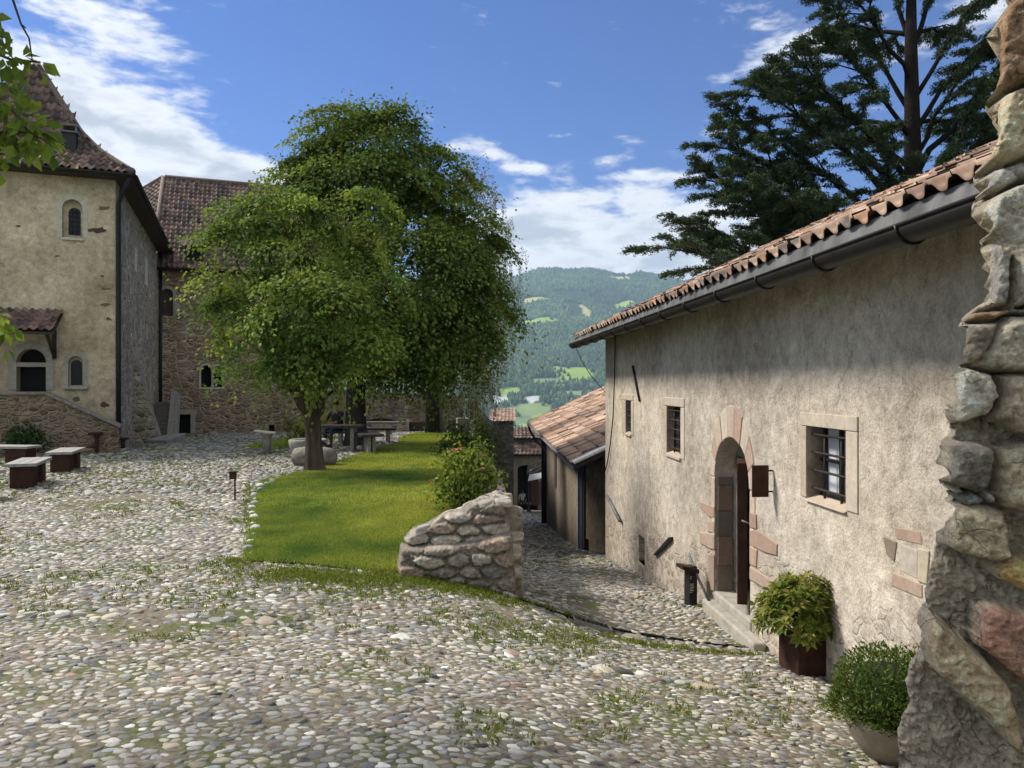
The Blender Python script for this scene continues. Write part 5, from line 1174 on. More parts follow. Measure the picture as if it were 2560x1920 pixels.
t = MB(); xm = (B1[1]+B2[0])/2; t.tube([PF.p(xm, B1[2], -.12), PF.p(xm, B1[2]+.08, -.12), PF.p(xm, B1[2]+.1, -.12), PF.p(xm, B1[3]-.30, -.12), PF.p(xm, B1[3]-.25, -.12), PF.p(xm, B1[3]-.1, -.12)], [.09, .09, .055, .055, .10, .12], 10); t.build('column', M['white'], w_)
t = MB(); t.prism(PF, rect(B1[0]-.1, B2[1]+.1, B1[2]-.10, B1[2]), -.3, .05); t.build('sill', M['white'], w_)
t = MB(); t.prism(PF, rect(D1[0]-.02, D1[1]+.02, D1[2]-.3, D1[3]+.02), -.5, -.45); dd = t.build('door', M['dark'], pal_)
t = MB(); t.prism(PF, rect(D1[0]-.3, D1[1]+.3, D1[3], D1[3]+.22), -.3, .015); t.prism(PF, rect(D1[1], D1[1]+.22, D1[2]-.3, D1[3]-.004), -.3, .012); t.build('lintel', M['palestone'], dd)
t = MB(); t.prism(PF, rect(*V1), -.28, -.2); t.build('vent', M['dark'], pal_)
t = MB(); r_ = prect(436, 758, 450, 788); t.prism(PF, arch(*r_), -.02, .06); r_ = prect(453, 783, 472, 790); t.prism(PF, rect(*r_), -.02, .12); t.build('stone_block', M['palestone'], pal_)
# roof
es, ez = PF.px(399, 668, .5); RU, RV = np.array((FD[0], FD[1], 0)), unit(np.array((SD[0]*5.9, SD[1]*5.9, 5.75))); E = PF.p(es-.35, ez, .5); Lv = math.hypot(5.9, 5.75)
TP = [tuple(x*.92 for x in c) for c in TILE_OLD]
Rg = E+RV*Lv+RU*.2; Qp = at(215, 556, 44.0); Eb = E
leftU = unit(Qp-E-RV*np.dot(Qp-E, RV))
tri = [(0.0, 0.0), (0.0, Lv), (float(np.dot(Qp-E, leftU)), float(np.dot(Qp-E, RV)))]
prt = [tiles(plane_map(E, RU, RV), 11.0, Lv, .23, .40, TP, RG, .065, None, 6),
       tiles(plane_map(E, leftU, RV), tri[2][0], Lv+2, .25, .42, TP, RG, .05, lambda u, v: inpoly(u, v, [(-.05, -.1), (-.05, Lv+.05), tri[2]]), 6)]
pr_ = tiled('roof', prt, M['tile'], pal_)
t = MB(); N1 = np.array((0, 0, -.05)); t.add([E+N1, E+RU*11+N1, E+RU*11+RV*Lv+N1, E+RV*Lv+N1], [(0, 1, 2, 3)]); t.add([E+N1, E+RV*Lv+N1, Qp+N1], [(0, 1, 2)])
bk = E+RV*Lv; t.add([bk+N1, bk+RU*11+N1, bk+RU*11+np.array((SD[0]*6, SD[1]*6, -6)), bk+np.array((SD[0]*6, SD[1]*6, -6))], [(0, 1, 2, 3)]); t.build('roof_boarding', M['darkwood'], pr_)
t = MB(); t.tube([bk+RU*.1+np.array((0, 0, .07)), bk+RU*11+np.array((0, 0, .07))], .12, 8); t.tube([bk+np.array((0, 0, .05)), E+RV*.2+np.array((0, 0, .05))], .10, 8); t.tube([bk+np.array((0, 0, .05)), Qp+np.array((0, 0, .05))], .10, 8); t.build('ridge_tiles', m_plain('ridge tile', (.21, .16, .13), .9, 12, .5), pr_)
half_pipe(lambda s, d, z: E+RU*s+np.array((PF.N[0]*d, PF.N[1]*d, z)), 0, 11, .075, .06, -.02).build('gutter', M['black'], pal_)
t = MB(); q = [PF.p(es-.3, ez-.1, .45), PF.p(es+11, ez-.1, .45), PF.p(es+11, ez-.1, 0), PF.p(es-.3, ez-.1, 0)]; t.add(q+[v+np.array((0, 0, .06)) for v in q], [(3, 2, 1, 0), (4, 5, 6, 7), (0, 1, 5, 4), (1, 2, 6, 5), (2, 3, 7, 6), (3, 0, 4, 7)]); t.build('eaves', M['darkwood'], pal_)
# dormer
def plane_px(x, y, P0, N): r_ = np.array(((x-1280)/1850, 1, (960-y)/1850)); c = np.array((0, 0, EYE)); return c+r_*(np.dot(P0-c, N)/np.dot(r_, N))
NR = np.cross(RU, RV); NR = NR if NR[2] > 0 else -NR
d0 = plane_px(462, 652, E, NR); d1 = plane_px(508, 654, E, NR); du = float(np.linalg.norm(d1-d0)); dorm = MB(); dorm.box((d0+d1)/2+np.array((SD[0]*.6, SD[1]*.6, .25)), (du, 1.3, .85), math.atan2(FD[1], FD[0])); do = dorm.build('dormer', M['darkwood'], pr_)
t = MB(); t.box((d0+d1)/2+np.array((SD[0]*-.06, SD[1]*-.06, .30)), (du*.72, .03, .50), math.atan2(FD[1], FD[0])); t.build('opening', M['dark'], do)
o0 = (d0+d1)/2-RU*(du*.72)-np.array((SD[0], SD[1], 0))*.35+np.array((0, 0, .66)); vv = unit(np.array((SD[0], SD[1], .42))); tiled('dormer_roof', [tiles(plane_map(o0, RU, vv), du*1.44, 2.0, .23, .38, TILE_OLD, RG, .06, None, 6)], M['tile'], do)

# steps and sloping parapet between tower and palace
so = thing('outer_steps', 'narrow stone steps with a sloping parapet between tower and palace', 'steps', at(405, 1090, 32))
t = MB()
for k in range(9): b0 = at(390, 1090-10.5*k, 32.0+.26*k); b1 = at(424, 1090-10.5*k, 32.0+.26*k); t.box(((b0[0]+b1[0])/2, b0[1]+.3, (b0[2]-1.2)/2), (b1[0]-b0[0], .6, abs(b0[2]+1.2)+.0), 0)
t.build('steps', M['oldstone'], so)
t = MB(); q = [at(416, 1092, 31.6), at(434, 1096, 31.6), at(440, 980, 34.6), at(428, 972, 34.6)]
t.add([q[0], q[1], q[2], q[3]]+[v+np.array((.05, .35, -.1)) for v in q], [(0, 1, 2, 3), (7, 6, 5, 4), (0, 1, 5, 4), (1, 2, 6, 5), (2, 3, 7, 6), (3, 0, 4, 7)]); t.build('parapet', M['oldstone'], so)

# ------------------------------------------------------------------ walls round the lawn
def wall_run(name, label, cat, pts, zb, zt, th, mat, cop=None):
    """wall along a plan line; zb, zt = heights at each point"""
    r_ = thing(name, label, cat, (pts[0][0], pts[0][1], zb[0])); t = MB(); n = len(pts); P = [np.array(p) for p in pts]
    vs = []
    for i in range(n):
        d = P[min(i+1, n-1)]-P[max(i-1, 0)]; d = d/np.linalg.norm(d); nn = np.array((d[1], -d[0]))*th/2
        for s, z in ((1, zb[i]), (1, zt[i]), (-1, zt[i]), (-1, zb[i])): q = P[i]+nn*s; vs.append((q[0], q[1], z))
    f = [(0, 1, 2, 3), tuple((n-1)*4+k for k in (3, 2, 1, 0))]
    for i in range(n-1):
        for k in range(4): f.append((i*4+k, i*4+(k+1) % 4, i*4+4+(k+1) % 4, i*4+4+k))
    t.add(vs, f); t.build('wall', mat, r_)
    if cop:
        c = MB(); vs = []
        for i in range(n):
            d = P[min(i+1, n-1)]-P[max(i-1, 0)]; d = d/np.linalg.norm(d); nn = np.array((d[1], -d[0]))*(th/2+.04)
            for s, z in ((1, zt[i]+.002), (1, zt[i]+.08), (-1, zt[i]+.08), (-1, zt[i]+.002)): q = P[i]+nn*s; vs.append((q[0], q[1], z))
        c.add(vs, f); bevel(c.build('coping', cop, r_), .015)
    return r_
pe = PF.p(7.7, 0, 0)
wall_run('curtain_wall', 'pale tan rubble wall behind the lawn under the big trees', 'wall', [(pe[0]-.2, pe[1]+.6), tuple(at(1030, 0, 38.6)[:2]), tuple(at(1150, 0, 37.5)[:2])], [-1.2]*3, [at(0, 975, 38)[2], at(0, 983, 38)[2], at(0, 988, 38)[2]], .7, M['rubble_pale'])
mb = MB(); a = at(985, 0, 37.9)
t = MB(); c0 = at(950, 1062, 37.8); t.add([(c0[0]+1.05*math.cos(q), c0[1]-.02-.01*0, c0[2]-.1+.42*math.sin(q)) for q in np.linspace(0, math.pi, 12)]+[(c0[0]+1.05*math.cos(q), c0[1]+.5, c0[2]-.1+.42*math.sin(q)) for q in np.linspace(0, math.pi, 12)], [tuple(range(12)), tuple(range(23, 11, -1))]+[(i, i+1, 13+i, 12+i) for i in range(11)]); tag(t.build('cellar_arch', M['dark']), 'low dark cellar arch at the foot of the pale wall', 'arch')
wall_run('low_wall', 'low rubble wall with flat coping at the back of the lawn', 'wall', [tuple(at(905, 0, 34)[:2]), tuple(at(1018, 0, 34)[:2])], [-1]*2, [at(0, 1058, 34)[2]]*2, .5, M['rubble_grey'], M['oldstone'])
wall_run('dark_wall', 'low dark boarded wall at the back of the lawn below the birch', 'wall', [tuple(at(1024, 0, 34)[:2]), tuple(at(1135, 0, 33)[:2])], [-1]*2, [at(0, 1056, 34)[2], at(0, 1050, 33)[2]], .3, M['bark_dark'])
t = MB(); q = at(1020, 1075, 33.9); t.box(q+np.array((0, 0, .05)), (.12, .3, .75)); tag(t.build('stone_post', M['palestone']), 'slim pale stone post between the low wall and the dark wall', 'post')
t = MB(); q = at(1158, 1062, 30); t.box(q, (.5, .5, .55), .2); o = t.build('stone_pier', M['palestone']); bevel(o, .03); tag(o, 'pale stone pier at the right end of the dark wall', 'pier')
yy = [8.75, 10, 12, 16, 20, 24, 28, 33]; rw = [(float(wallx(y))-.16, y) for y in yy]
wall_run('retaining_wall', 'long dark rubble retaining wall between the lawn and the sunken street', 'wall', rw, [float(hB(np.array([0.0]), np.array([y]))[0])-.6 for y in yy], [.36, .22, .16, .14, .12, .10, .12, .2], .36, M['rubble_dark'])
yy = [33.1, 38, 44, 50, 57.9]; rw = [(float(wallx(y))-.2, y) for y in yy]
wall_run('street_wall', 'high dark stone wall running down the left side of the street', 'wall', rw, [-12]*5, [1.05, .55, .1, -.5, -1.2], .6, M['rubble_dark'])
ax = thing('annex', 'small lean-to annex with a sloping stone roof against the palace wall', 'annex', PF.p(PF.px(748, 1070)[0], -.6, .4))
t = MB(); r0 = PF.px(728, 1052, .9); r1 = PF.px(800, 1052, .9); t.prism(PF, [(r0[0], -1.5), (r1[0], -1.5), (r1[0], r0[1]+.75), (r0[0], r0[1])], .01, .9); t.build('wall', M['rubble_pale'], ax)
t = MB(); t.prism(PF, [(r0[0]-.15, r0[1]-.03), (r1[0], r0[1]+.77), (r1[0], r0[1]+.87), (r0[0]-.15, r0[1]+.07)], .005, .98); t.build('roof', M['oldstone'], ax)
# ------------------------------------------------------------------ stone faced bodies: broken wall end by the lawn
def heightface(name, outline, O, U, Vz, N, stones, res, mat, parent, base_col, depth=.05, rim=.07, back=.4, bdir=None, side_mat=None, rough=.012, seed=1, mortar_rough=.02, flat=False, joint=.6):
    """a rough masonry face: a fine sheet over an outline, stones swelling out of rough mortar, edges rounding away to the back.
    outline / stones are polygons in (a, b) plane coordinates; stones = [(polygon, colour, bulge)]"""
    O, U, Vz, N = (np.array(v, float) for v in (O, U, Vz, N)); P = np.array(outline)
    BD = -N if bdir is None else unit(np.array(bdir, float))
    pad = 3.2*res; b0, b1 = P[:, 1].min()-pad, P[:, 1].max()+pad; a0, a1 = P[:, 0].min()-pad, P[:, 0].max()+pad
    nb, na = int((b1-b0)/res)+1, int((a1-a0)/res)+1; bs = np.linspace(b0, b1, nb); A, B = np.meshgrid(np.linspace(a0, a1, na), bs)
    A = A+np.random.RandomState(seed).uniform(-.2, .2, A.shape)*res; B = B+np.random.RandomState(seed+1).uniform(-.2, .2, A.shape)*res
    hgt = np.full(A.shape, -depth*joint); col = np.repeat(np.repeat(np.array(base_col, float)[None, None], nb, 0), na, 1)
    owner = np.full(A.shape, -1); wob_a = np.zeros(A.shape); nzv = np.zeros(A.shape)
    for i in range(nb):
        for j in range(na):
            p_ = Vector((A[i, j]*3.1+seed, B[i, j]*3.1, .5))
            wob_a[i, j] = noise.noise(p_*2.2)*.016+noise.noise(p_*6)*.006
            vd = noise.voronoi(p_*2.6)[0]; vd2 = noise.voronoi(p_*7.0)[0]
            nzv[i, j] = .75*noise.fractal(p_*5.5, .75, 2.1, 7)+.9*(vd[0]-.35)+.45*(vd2[0]-.35)+.7*noise.noise(p_*17)+.6*noise.noise(p_*37)
    for k, (poly, c, bulge) in enumerate(stones):
        aa, bb = A+wob_a, B+wob_a[::-1]*.8; ins = inpoly(aa, bb, poly)
        if not ins.any(): continue
        d = polydist(aa, bb, poly)*ins; w_ = max(.012, min(.032, .22*math.sqrt(abs(sum(poly[i][0]*poly[(i+1) % len(poly)][1]-poly[(i+1) % len(poly)][0]*poly[i][1] for i in range(len(poly))))/2)))
        q = np.clip(d/w_, 0, 1); hh = depth*bulge*np.sqrt(1-(1-q)**2)-depth*.15
        cen = np.mean(np.array(poly), 0); rs = np.random.RandomState(k+seed*50); tl_ = rs.normal(0, .07, 2); hh = hh+(tl_[0]*(A-cen[0])+tl_[1]*(B-cen[1]))*q
        hgt = np.where(ins & (q > .02), np.maximum(hgt, hh), hgt)
        kk = np.clip((q-.05)/.25, 0, 1)*ins; col = col*(1-kk[..., None])+np.array(c)*(1+.25*nzv[..., None]*.8)*kk[..., None]; owner = np.where(ins, k, owner)
    hgt = hgt+nzv*np.where(owner >= 0, rough, mortar_rough)
    col = np.clip(col*(1+.22*nzv[..., None]), .01, .8)
    ins = inpoly(A+wob_a*.6, B+wob_a*.4, outline); dd = polydist(A+wob_a*.6, B+wob_a*.4, outline)
    q = np.clip(np.where(ins, dd, 0)/rim, 0, 1); rd = rim*1.1*(1-np.sqrt(1-(1-q)**2))+np.where(ins, 0, back*np.clip(dd/(3*res), 0, 1))
    Pt = O+A[..., None]*U+B[..., None]*Vz+hgt[..., None]*N+rd[..., None]*BD
    ok = ins | (dd < pad); i = np.arange(na-1)[None, :]+np.arange(nb-1)[:, None]*na; qd = np.stack([i, i+1, i+na+1, i+na], -1)
    qd = qd[ok[:-1, :-1] & ok[1:, :-1] & ok[:-1, 1:] & ok[1:, 1:]]; used = np.unique(qd); remap = np.zeros(na*nb, int); remap[used] = np.arange(len(used))
    return link(name, mesh_np(name, Pt.reshape(-1, 3)[used], remap[qd], None, col.reshape(-1, 3)[used], not flat), mat, parent)

def grid_stones(poly_test, a0, a1, b0, b1, ax, ay, cols, seed, bulge=(.7, 1.2), gap=.90):
    rg = np.random.default_rng(seed); P = jitter_pts(a0, a1, b0, b1, ax, ay, rg, .34); P, ox, oy = pack(P, ax/ay, 9, 2, gap, 7); out = []
    for p_, x, y in zip(P, ox, oy):
        if not poly_test(p_[0], p_[1]): continue
        out.append(([(p_[0]+a, p_[1]+b) for a, b in zip(x, y)], cols[rg.integers(0, len(cols))], rg.uniform(*bulge)))
    return out
YB = 8.05
def sb(x, y, Y=YB): q = at(x, y, Y); return (float(q[0]), float(q[2]))
broken = thing('broken_wall', 'broken end of a rubble stone wall with a sloping top at the corner of the lawn', 'wall', at(1150, 1470, 8.0))
low = [sb(*p) for p in [(1003, 1378), (1060, 1376), (1160, 1366), (1280, 1342), (1288, 1400), (1292, 1520), (1290, 1560), (1000, 1480), (998, 1420)]]
SCOL = [(.27, .235, .19), (.34, .305, .255), (.22, .19, .155), (.40, .36, .295), (.29, .225, .17), (.20, .18, .16)]
lowst = grid_stones(lambda a, b: inpoly(np.array(a), np.array(b), low), low[0][0]-.1, .15, -.95, .15, .27, .125, SCOL, 4, (.4, .9), .90)
tl = Vector((1.0, -.05, 0)).normalized(); NB = np.array((-.05, -1, 0)); NB = NB/np.linalg.norm(NB)
heightface('lower_course', low, (0, YB, 0), (1, 0, 0), (0, 0, 1), (0, -1, 0), lowst, .011, M['stub'], broken, (.215, .185, .145), .055, .05, .28, (-.12, 1, 0), None, .016, 3, .028)
upp = [sb(x, y, 8.25) for x, y in [(1020, 1372), (1016, 1350), (1036, 1330), (1070, 1318), (1110, 1296), (1150, 1285), (1190, 1262), (1240, 1250), (1262, 1258), (1272, 1300), (1276, 1365), (1270, 1372)]]
uppst = grid_stones(lambda a, b: inpoly(np.array(a), np.array(b), upp), upp[0][0]-.05, .08, -.1, .75, .28, .115, SCOL+[(.45, .40, .33)], 5, (.6, 1.1), .93)
heightface('upper_course', upp, (0, 8.25, 0), (1, 0, 0), (0, 0, 1), (0, -1, 0), uppst, .011, M['stub'], broken, (.25, .22, .175), .06, .05, .10, (-.12, 1, 0), None, .016, 5, .028)
sidep = [(.05, -1.0), (.95, -1.3), (.95, -.02), (.10, .02), (.05, .0)]
heightface('side_course', sidep, (.085, 8.12, 0), (0, 1, 0), (0, 0, 1), (1, 0, 0), grid_stones(lambda a, b: inpoly(np.array(a), np.array(b), sidep), -.1, 1.0, -1.3, .1, .21, .13, SCOL, 6, (.4, .9), .88), .014, M['stub'], broken, (.215, .185, .145), .05, .04, .3, (-1, 0, 0), None, .016, 6, .028)
sidep = [(.26, .02), (.95, -.02), (.95, .24), (.6, .36), (.26, .42)]
heightface('side_course', sidep, (.085, 8.12, 0), (0, 1, 0), (0, 0, 1), (1, 0, 0), grid_stones(lambda a, b: inpoly(np.array(a), np.array(b), sidep), -.1, 1.0, -.1, .5, .2, .13, SCOL, 7, (.4, .9), .88), .014, M['stub'], broken, (.25, .22, .175), .05, .04, .3, (-1, 0, 0), None, .016, 7, .028)
# flat stones on the sloping top, running back to the retaining wall
def top_stones():
    rg = np.random.default_rng(9); V = []; 
    a = np.array([sb(x, y, 8.25) for x, y in [(1036, 1330), (1070, 1318), (1110, 1296), (1150, 1285), (1190, 1262), (1240, 1250), (1262, 1256)]])
    P = jitter_pts(a[0, 0], .03, 8.25, 9.35, .17, .13, rg, .3); P = P[P[:, 1] < 8.3+.9*np.clip((P[:, 0]+1.1)/.9, .25, 1.2)]; P, ox, oy = pack(P, 1.3, 10, 0, .93); kp = (P[:, 0] > a[0, 0]+.10) & (P[:, 0] < -.08) & (P[:, 1] > 8.30); P, ox, oy = P[kp], np.clip(ox[kp], -.11, .11), np.clip(oy[kp], -.085, .085)
    n = len(P); hg = rg.uniform(.02, .04, n); X, Y, Z, q, tr, S = domes(P, ox, oy, [(1.0, -1.6), (.97, .2), (.86, .8), (.5, 1)], hg, rg, .1, .1)
    zt = np.interp(X, a[:, 0], a[:, 1])-.01-.10*np.maximum(0, Y-8.6)
    col = np.repeat(np.array([(.40, .37, .32), (.34, .30, .25), (.46, .42, .36), (.42, .33, .25), (.28, .26, .235)])[rg.integers(0, 5, n)]*(1+rg.normal(0, .12, (n, 1))), S, 0)
    link('top_stones', mesh_np('top_stones', np.c_[X, Y, zt+Z], q, tr, col, True), M['stub'], broken)
    t = MB(); xs = a[:, 0]; vs = []
    for x, z in a: vs += [(x, 8.28, z-.03), (x, 8.28+.9*np.clip((x+1.1)/.9, .25, 1.2), z-.08), (x, 8.28+.9*np.clip((x+1.1)/.9, .25, 1.2), -.9), (x, 8.28, -.9)]
    f = [(0, 1, 2, 3), tuple(len(a)*4-4+k for k in (3, 2, 1, 0))]
    for i in range(len(a)-1):
        for k in range(4): f.append((4*i+k, 4*i+(k+1) % 4, 4*i+4+(k+1) % 4, 4*i+4+k))
    t.add(vs, f); t.build('core', M['mortar'], broken)
top_stones()

# ------------------------------------------------------------------ ruined wall close by on the right
YR = 2.75; RO = np.array((1.55, YR, EYE)); RU_ = unit(np.array((1.0, -.28, 0))); RN = unit(np.array((-.28, -1.0, 0)))
def rp(x, y):
    r_ = np.array(((x-1280)/1850, 1.0, (960-y)/1850)); c = np.array((0, 0, EYE)); q = c+r_*(np.dot(RO-c, RN)/np.dot(r_, RN)); return float(np.dot(q-RO, RU_)), float(q[2]-RO[2])
def z7(P): return [rp(2200+.603*a, .603*b) for a, b in P]
def z6(P): return [rp(2000+.4943*a, 1100+.4943*b) for a, b in P]
SIL = [(2175, -260), (2160, -120), (2178, 0), (2140, 60), (2130, 210), (2148, 225), (2122, 330), (2110, 380), (2118, 402), (2106, 445), (2125, 530), (2120, 655), (2085, 682), (2062, 720), (2060, 765), (2082, 790), (2050, 808), (2040, 880), (2058, 935), (2040, 955), (2026, 1005), (2032, 1045), (2052, 1078), (2030, 1130), (2024, 1200), (2004, 1290), (2008, 1315), (1990, 1335), (1982, 1380), (2000, 1428), (1968, 1442), (1957, 1490), (1970, 1540), (1952, 1560), (1942, 1600), (1945, 1660), (1935, 1800), (1930, 1990)]
sil = [rp(x*1.1573, y*1.1573) for x, y in SIL]; RB = rp(2900, 960)[0]
outl = sil+[(RB, sil[-1][1]), (RB, sil[0][1])]
BR, TN, GY, OR, RD, LG = (.37, .245, .15), (.62, .50, .33), (.46, .44, .39), (.64, .42, .18), (.46, .265, .19), (.66, .59, .47)
ST = [(z7([(520, -300), (640, -300), (640, -60), (560, -40), (490, -120)]), TN, 1.1), (z7([(480, -60), (640, -70), (640, 0), (560, 20), (490, 10)]), BR, .9),
      (z7([(530, 28), (600, -8), (700, -20), (700, 340), (597, 348), (500, 402), (436, 412), (424, 360), (440, 200), (450, 140), (480, 80)]), BR, 1.5),
      (z7([(500, 408), (597, 356), (700, 345), (700, 660), (597, 662), (480, 697), (415, 690), (402, 650), (410, 590), (450, 520), (480, 430)]), TN, 1.4),
      (z7([(404, 742), (450, 708), (560, 678), (700, 670), (700, 735), (597, 742), (500, 792), (430, 802), (402, 785)]), GY, 1.0),
      (z7([(440, 834), (500, 800), (597, 764), (700, 755), (700, 1255), (597, 1262), (524, 1278), (522, 1090), (465, 1005), (392, 958), (398, 900)]), LG, 1.5),
      (z7([(428, 1050), (450, 1012), (510, 1060), (516, 1270), (430, 1278), (415, 1200)]), GY, 1.2),
      (z7([(352, 1320), (358, 1296), (440, 1290), (520, 1284), (520, 1306), (450, 1322)]), BR, .9), (z7([(530, 1280), (700, 1262), (700, 1300), (530, 1302)]), GY, .8),
      (z7([(290, 1400), (308, 1352), (460, 1328), (452, 1400), (402, 1500), (330, 1508), (290, 1470)]), (.30, .26, .205), 1.3),
      (z7([(395, 1465), (462, 1352), (520, 1312), (700, 1305), (700, 1530), (600, 1545), (480, 1540), (402, 1520)]), (.48, .43, .33), 1.3),
      (z7([(250, 1660), (298, 1530), (340, 1526), (450, 1542), (470, 1640), (430, 1720), (300, 1760)]), LG, 1.3),
      (z7([(480, 1552), (700, 1548), (700, 1780), (560, 1800), (450, 1735), (478, 1640)]), (.53, .45, .33), 1.2),
      (z6([(680, 180), (740, 12), (800, 2), (965, 22), (972, 80), (948, 200), (900, 272), (800, 248), (688, 205)]), (.27, .245, .205), 1.4),
      (z6([(985, 32), (1133, 2), (1330, 0), (1330, 380), (1133, 368), (1010, 328), (978, 270), (982, 100)]), (.57, .49, .34), 1.2),
      (z6([(690, 268), (800, 246), (822, 268), (700, 287)]), (.09, .085, .08), 1.2), (z6([(795, 292), (860, 268), (925, 298), (885, 330), (812, 322)]), (.30, .30, .29), 1.0), (z6([(930, 262), (975, 262), (985, 318), (935, 318)]), GY, .9),
      (z6([(690, 432), (728, 332), (830, 330), (1000, 342), (1022, 430), (1012, 500), (1050, 580), (950, 602), (850, 582), (715, 520)]), (.57, .48, .32), 1.5),
      (z6([(945, 640), (968, 602), (1133, 575), (1330, 570), (1330, 760), (1133, 758), (1080, 743), (980, 698)]), OR, 1.2),
      (z6([(890, 832), (960, 812), (1133, 850), (1330, 880), (1330, 1260), (1133, 1225), (1022, 1150), (890, 1028)]), RD, 1.2),
      (z6([(590, 1010), (622, 908), (664, 878), (705, 903), (860, 1028), (1000, 1195), (1098, 1440), (1103, 1540), (1070, 1555), (960, 1448), (760, 1225), (680, 1150)]), (.60, .47, .30), 1.6)]
ST = [(p_, tuple(min(.74, v*1.15) for v in c_), b_) for p_, c_, b_ in ST]
aR = rp(2620, 960)[0]; ST += [q for q in grid_stones(lambda a, b: aR < a < RB-.1, aR, RB, -2.8, 1.9, .20, .16, [TN, GY, LG, BR, (.50, .43, .32)], 14, (.9, 1.4), .90) if min(p_[0] for p_ in q[0]) > aR]
rwall = thing('ruined_wall', 'rough ruined wall end of big tan, grey and red stones close by on the right edge', 'wall', RO+RU_*.6+np.array((0, 0, -2.6)))
heightface('masonry', outl, RO, RU_, (0, 0, 1), RN, ST, .0065, M['rock'], rwall, (.60, .52, .39), .095, .03, .9, (.95, 1.0, 0), None, .014, 11, .026, True, .75)

# ------------------------------------------------------------------ drain channel and grate across the top of the street
def drain():
    a = np.array(ground_hit(1288, 1500, f=h)); g_ = np.array(ground_hit(1480, 1566, f=h)); b_ = np.array(ground_hit(1892, 1626, f=h))
    t = MB(); pts = []
    for s in np.linspace(0, 1, 9): pts.append(a*(1-s)+g_*s)
    for s in np.linspace(0, 1, 13)[1:]: pts.append(g_*(1-s)+b_*s)
    vs = []; n = len(pts)
    for i, p_ in enumerate(pts):
        d = unit(pts[min(i+1, n-1)]-pts[max(i-1, 0)]); nn = np.array((-d[1], d[0]))
        for o_ in (-.036, -.024, .024, .036):
            q = p_+nn*o_; z = hz(q[0], q[1]); vs.append((q[0], q[1], z+(.034 if abs(o_) > .03 else .016)))
    f = [(4*i+k, 4*i+4+k, 4*i+5+k, 4*i+1+k) for i in range(n-1) for k in range(3)]; t.add(vs, f)
    tag(t.build('drain_channel', M['gutter']), 'narrow dark metal drain channel crossing the cobbles to the house wall', 'drain')
    gr = thing('drain_grate', 'square iron drain grate set in the channel across the cobbles', 'drain grate', (g_[0], g_[1], hz(*g_)))
    sx_ = (hz(g_[0]+.2, g_[1])-hz(g_[0]-.2, g_[1]))/.4
    def gp_(x, y, z): return (g_[0]+x, g_[1]+y, hz(*g_)+sx_*x+(hz(g_[0], g_[1]+.2)-hz(g_[0], g_[1]-.2))/.4*y+z)
    t = MB(); W2_, D2_ = .21, .15
    for x0, x1, y0, y1 in ((-W2_, W2_, -D2_, -D2_+.025), (-W2_, W2_, D2_-.025, D2_), (-W2_, -W2_+.025, -D2_+.026, D2_-.026), (W2_-.025, W2_, -D2_+.026, D2_-.026)):
        t.add([gp_(x, y, z) for z in (0, .045) for x, y in ((x0, y0), (x1, y0), (x1, y1), (x0, y1))], [(3, 2, 1, 0), (4, 5, 6, 7), (0, 1, 5, 4), (1, 2, 6, 5), (2, 3, 7, 6), (3, 0, 4, 7)])
    t.build('frame', M['stone'], gr); t = MB()
    for k in range(8):
        x = -W2_+.04+k*(2*W2_-.08)/7; t.add([gp_(x+dx_, y, z) for z in (.03, .0455) for dx_, y in ((-.010, -D2_+.026), (.010, -D2_+.026), (.010, D2_-.026), (-.010, D2_-.026))], [(3, 2, 1, 0), (4, 5, 6, 7), (0, 1, 5, 4), (1, 2, 6, 5), (2, 3, 7, 6), (3, 0, 4, 7)])
    t.add([gp_(x, y, .024) for x, y in ((-W2_+.03, -D2_+.03), (W2_-.03, -D2_+.03), (W2_-.03, D2_-.03), (-W2_+.03, D2_-.03))], [(0, 1, 2, 3)]); t.build('bars', M['iron'], gr)
    a = np.array(ground_hit(1275, 1368, f=hB)); t = MB(); y_ = 20.6; pts = [(x, y_+.25*x, 0) for x in np.linspace(-.45, 2.1, 10)]; vs = []
    for x, y, _ in pts:
        for o_ in (-.07, .07): vs.append((x, y+o_, hz(x, y+o_)+.055))
    t.add(vs, [(2*i, 2*i+2, 2*i+3, 2*i+1) for i in range(9)]); tag(t.build('drain_channel', M['gutter']), 'second dark drain channel farther down the street by the blue door', 'drain')
drain()

# ------------------------------------------------------------------ potted plants by the house
def rosette_bush(name, c, rx, rz, n, rg, parent, L=.085, cols=((.14, .18, .03), (.10, .15, .026), (.19, .21, .045), (.24, .23, .06))):
    d = unit(rg.normal(size=(n, 3))); d[:, 2] = np.abs(d[:, 2])*1.1-.35; d = unit(d); rr = rg.uniform(.55, 1.0, (n, 1))**.6; bul = np.array([1+.38*noise.noise(Vector(q*1.9)+Vector((3, 1, 7))) for q in d])[:, None]; C0 = c+d*rr*bul*np.array((rx, rx, rz)); m = 9
    up = unit(d+np.array((0, 0, .9))); e1 = unit(np.cross(up, rg.normal(size=(n, 3)))); e2 = np.cross(up, e1); an = np.arange(m)*2.399
    D = (e1[:, None]*np.cos(an)[None, :, None]+e2[:, None]*np.sin(an)[None, :, None])+up[:, None]*np.linspace(-.35, .9, m)[None, :, None]
    D = unit(D+rg.normal(0, .15, D.shape)); Ls = L*rg.uniform(.7, 1.2, (n, m)); C = C0[:, None]+D*Ls[..., None]*.55
    Nn = unit(up[:, None]+rg.normal(0, .25, D.shape)-D*.3)
    cc = np.array(cols)[rg.integers(0, len(cols), n)][:, None]*(1+rg.normal(0, .15, (n, m, 1)))
    me = leaf_mesh(name, C.reshape(-1, 3), D.reshape(-1, 3), Nn.reshape(-1, 3), Ls.ravel(), Ls.ravel()*.40, np.clip(cc.reshape(-1, 3), .005, .5), .3)
    return link(name, me, M['leaf'], parent), C0
rg = np.random.default_rng(41)
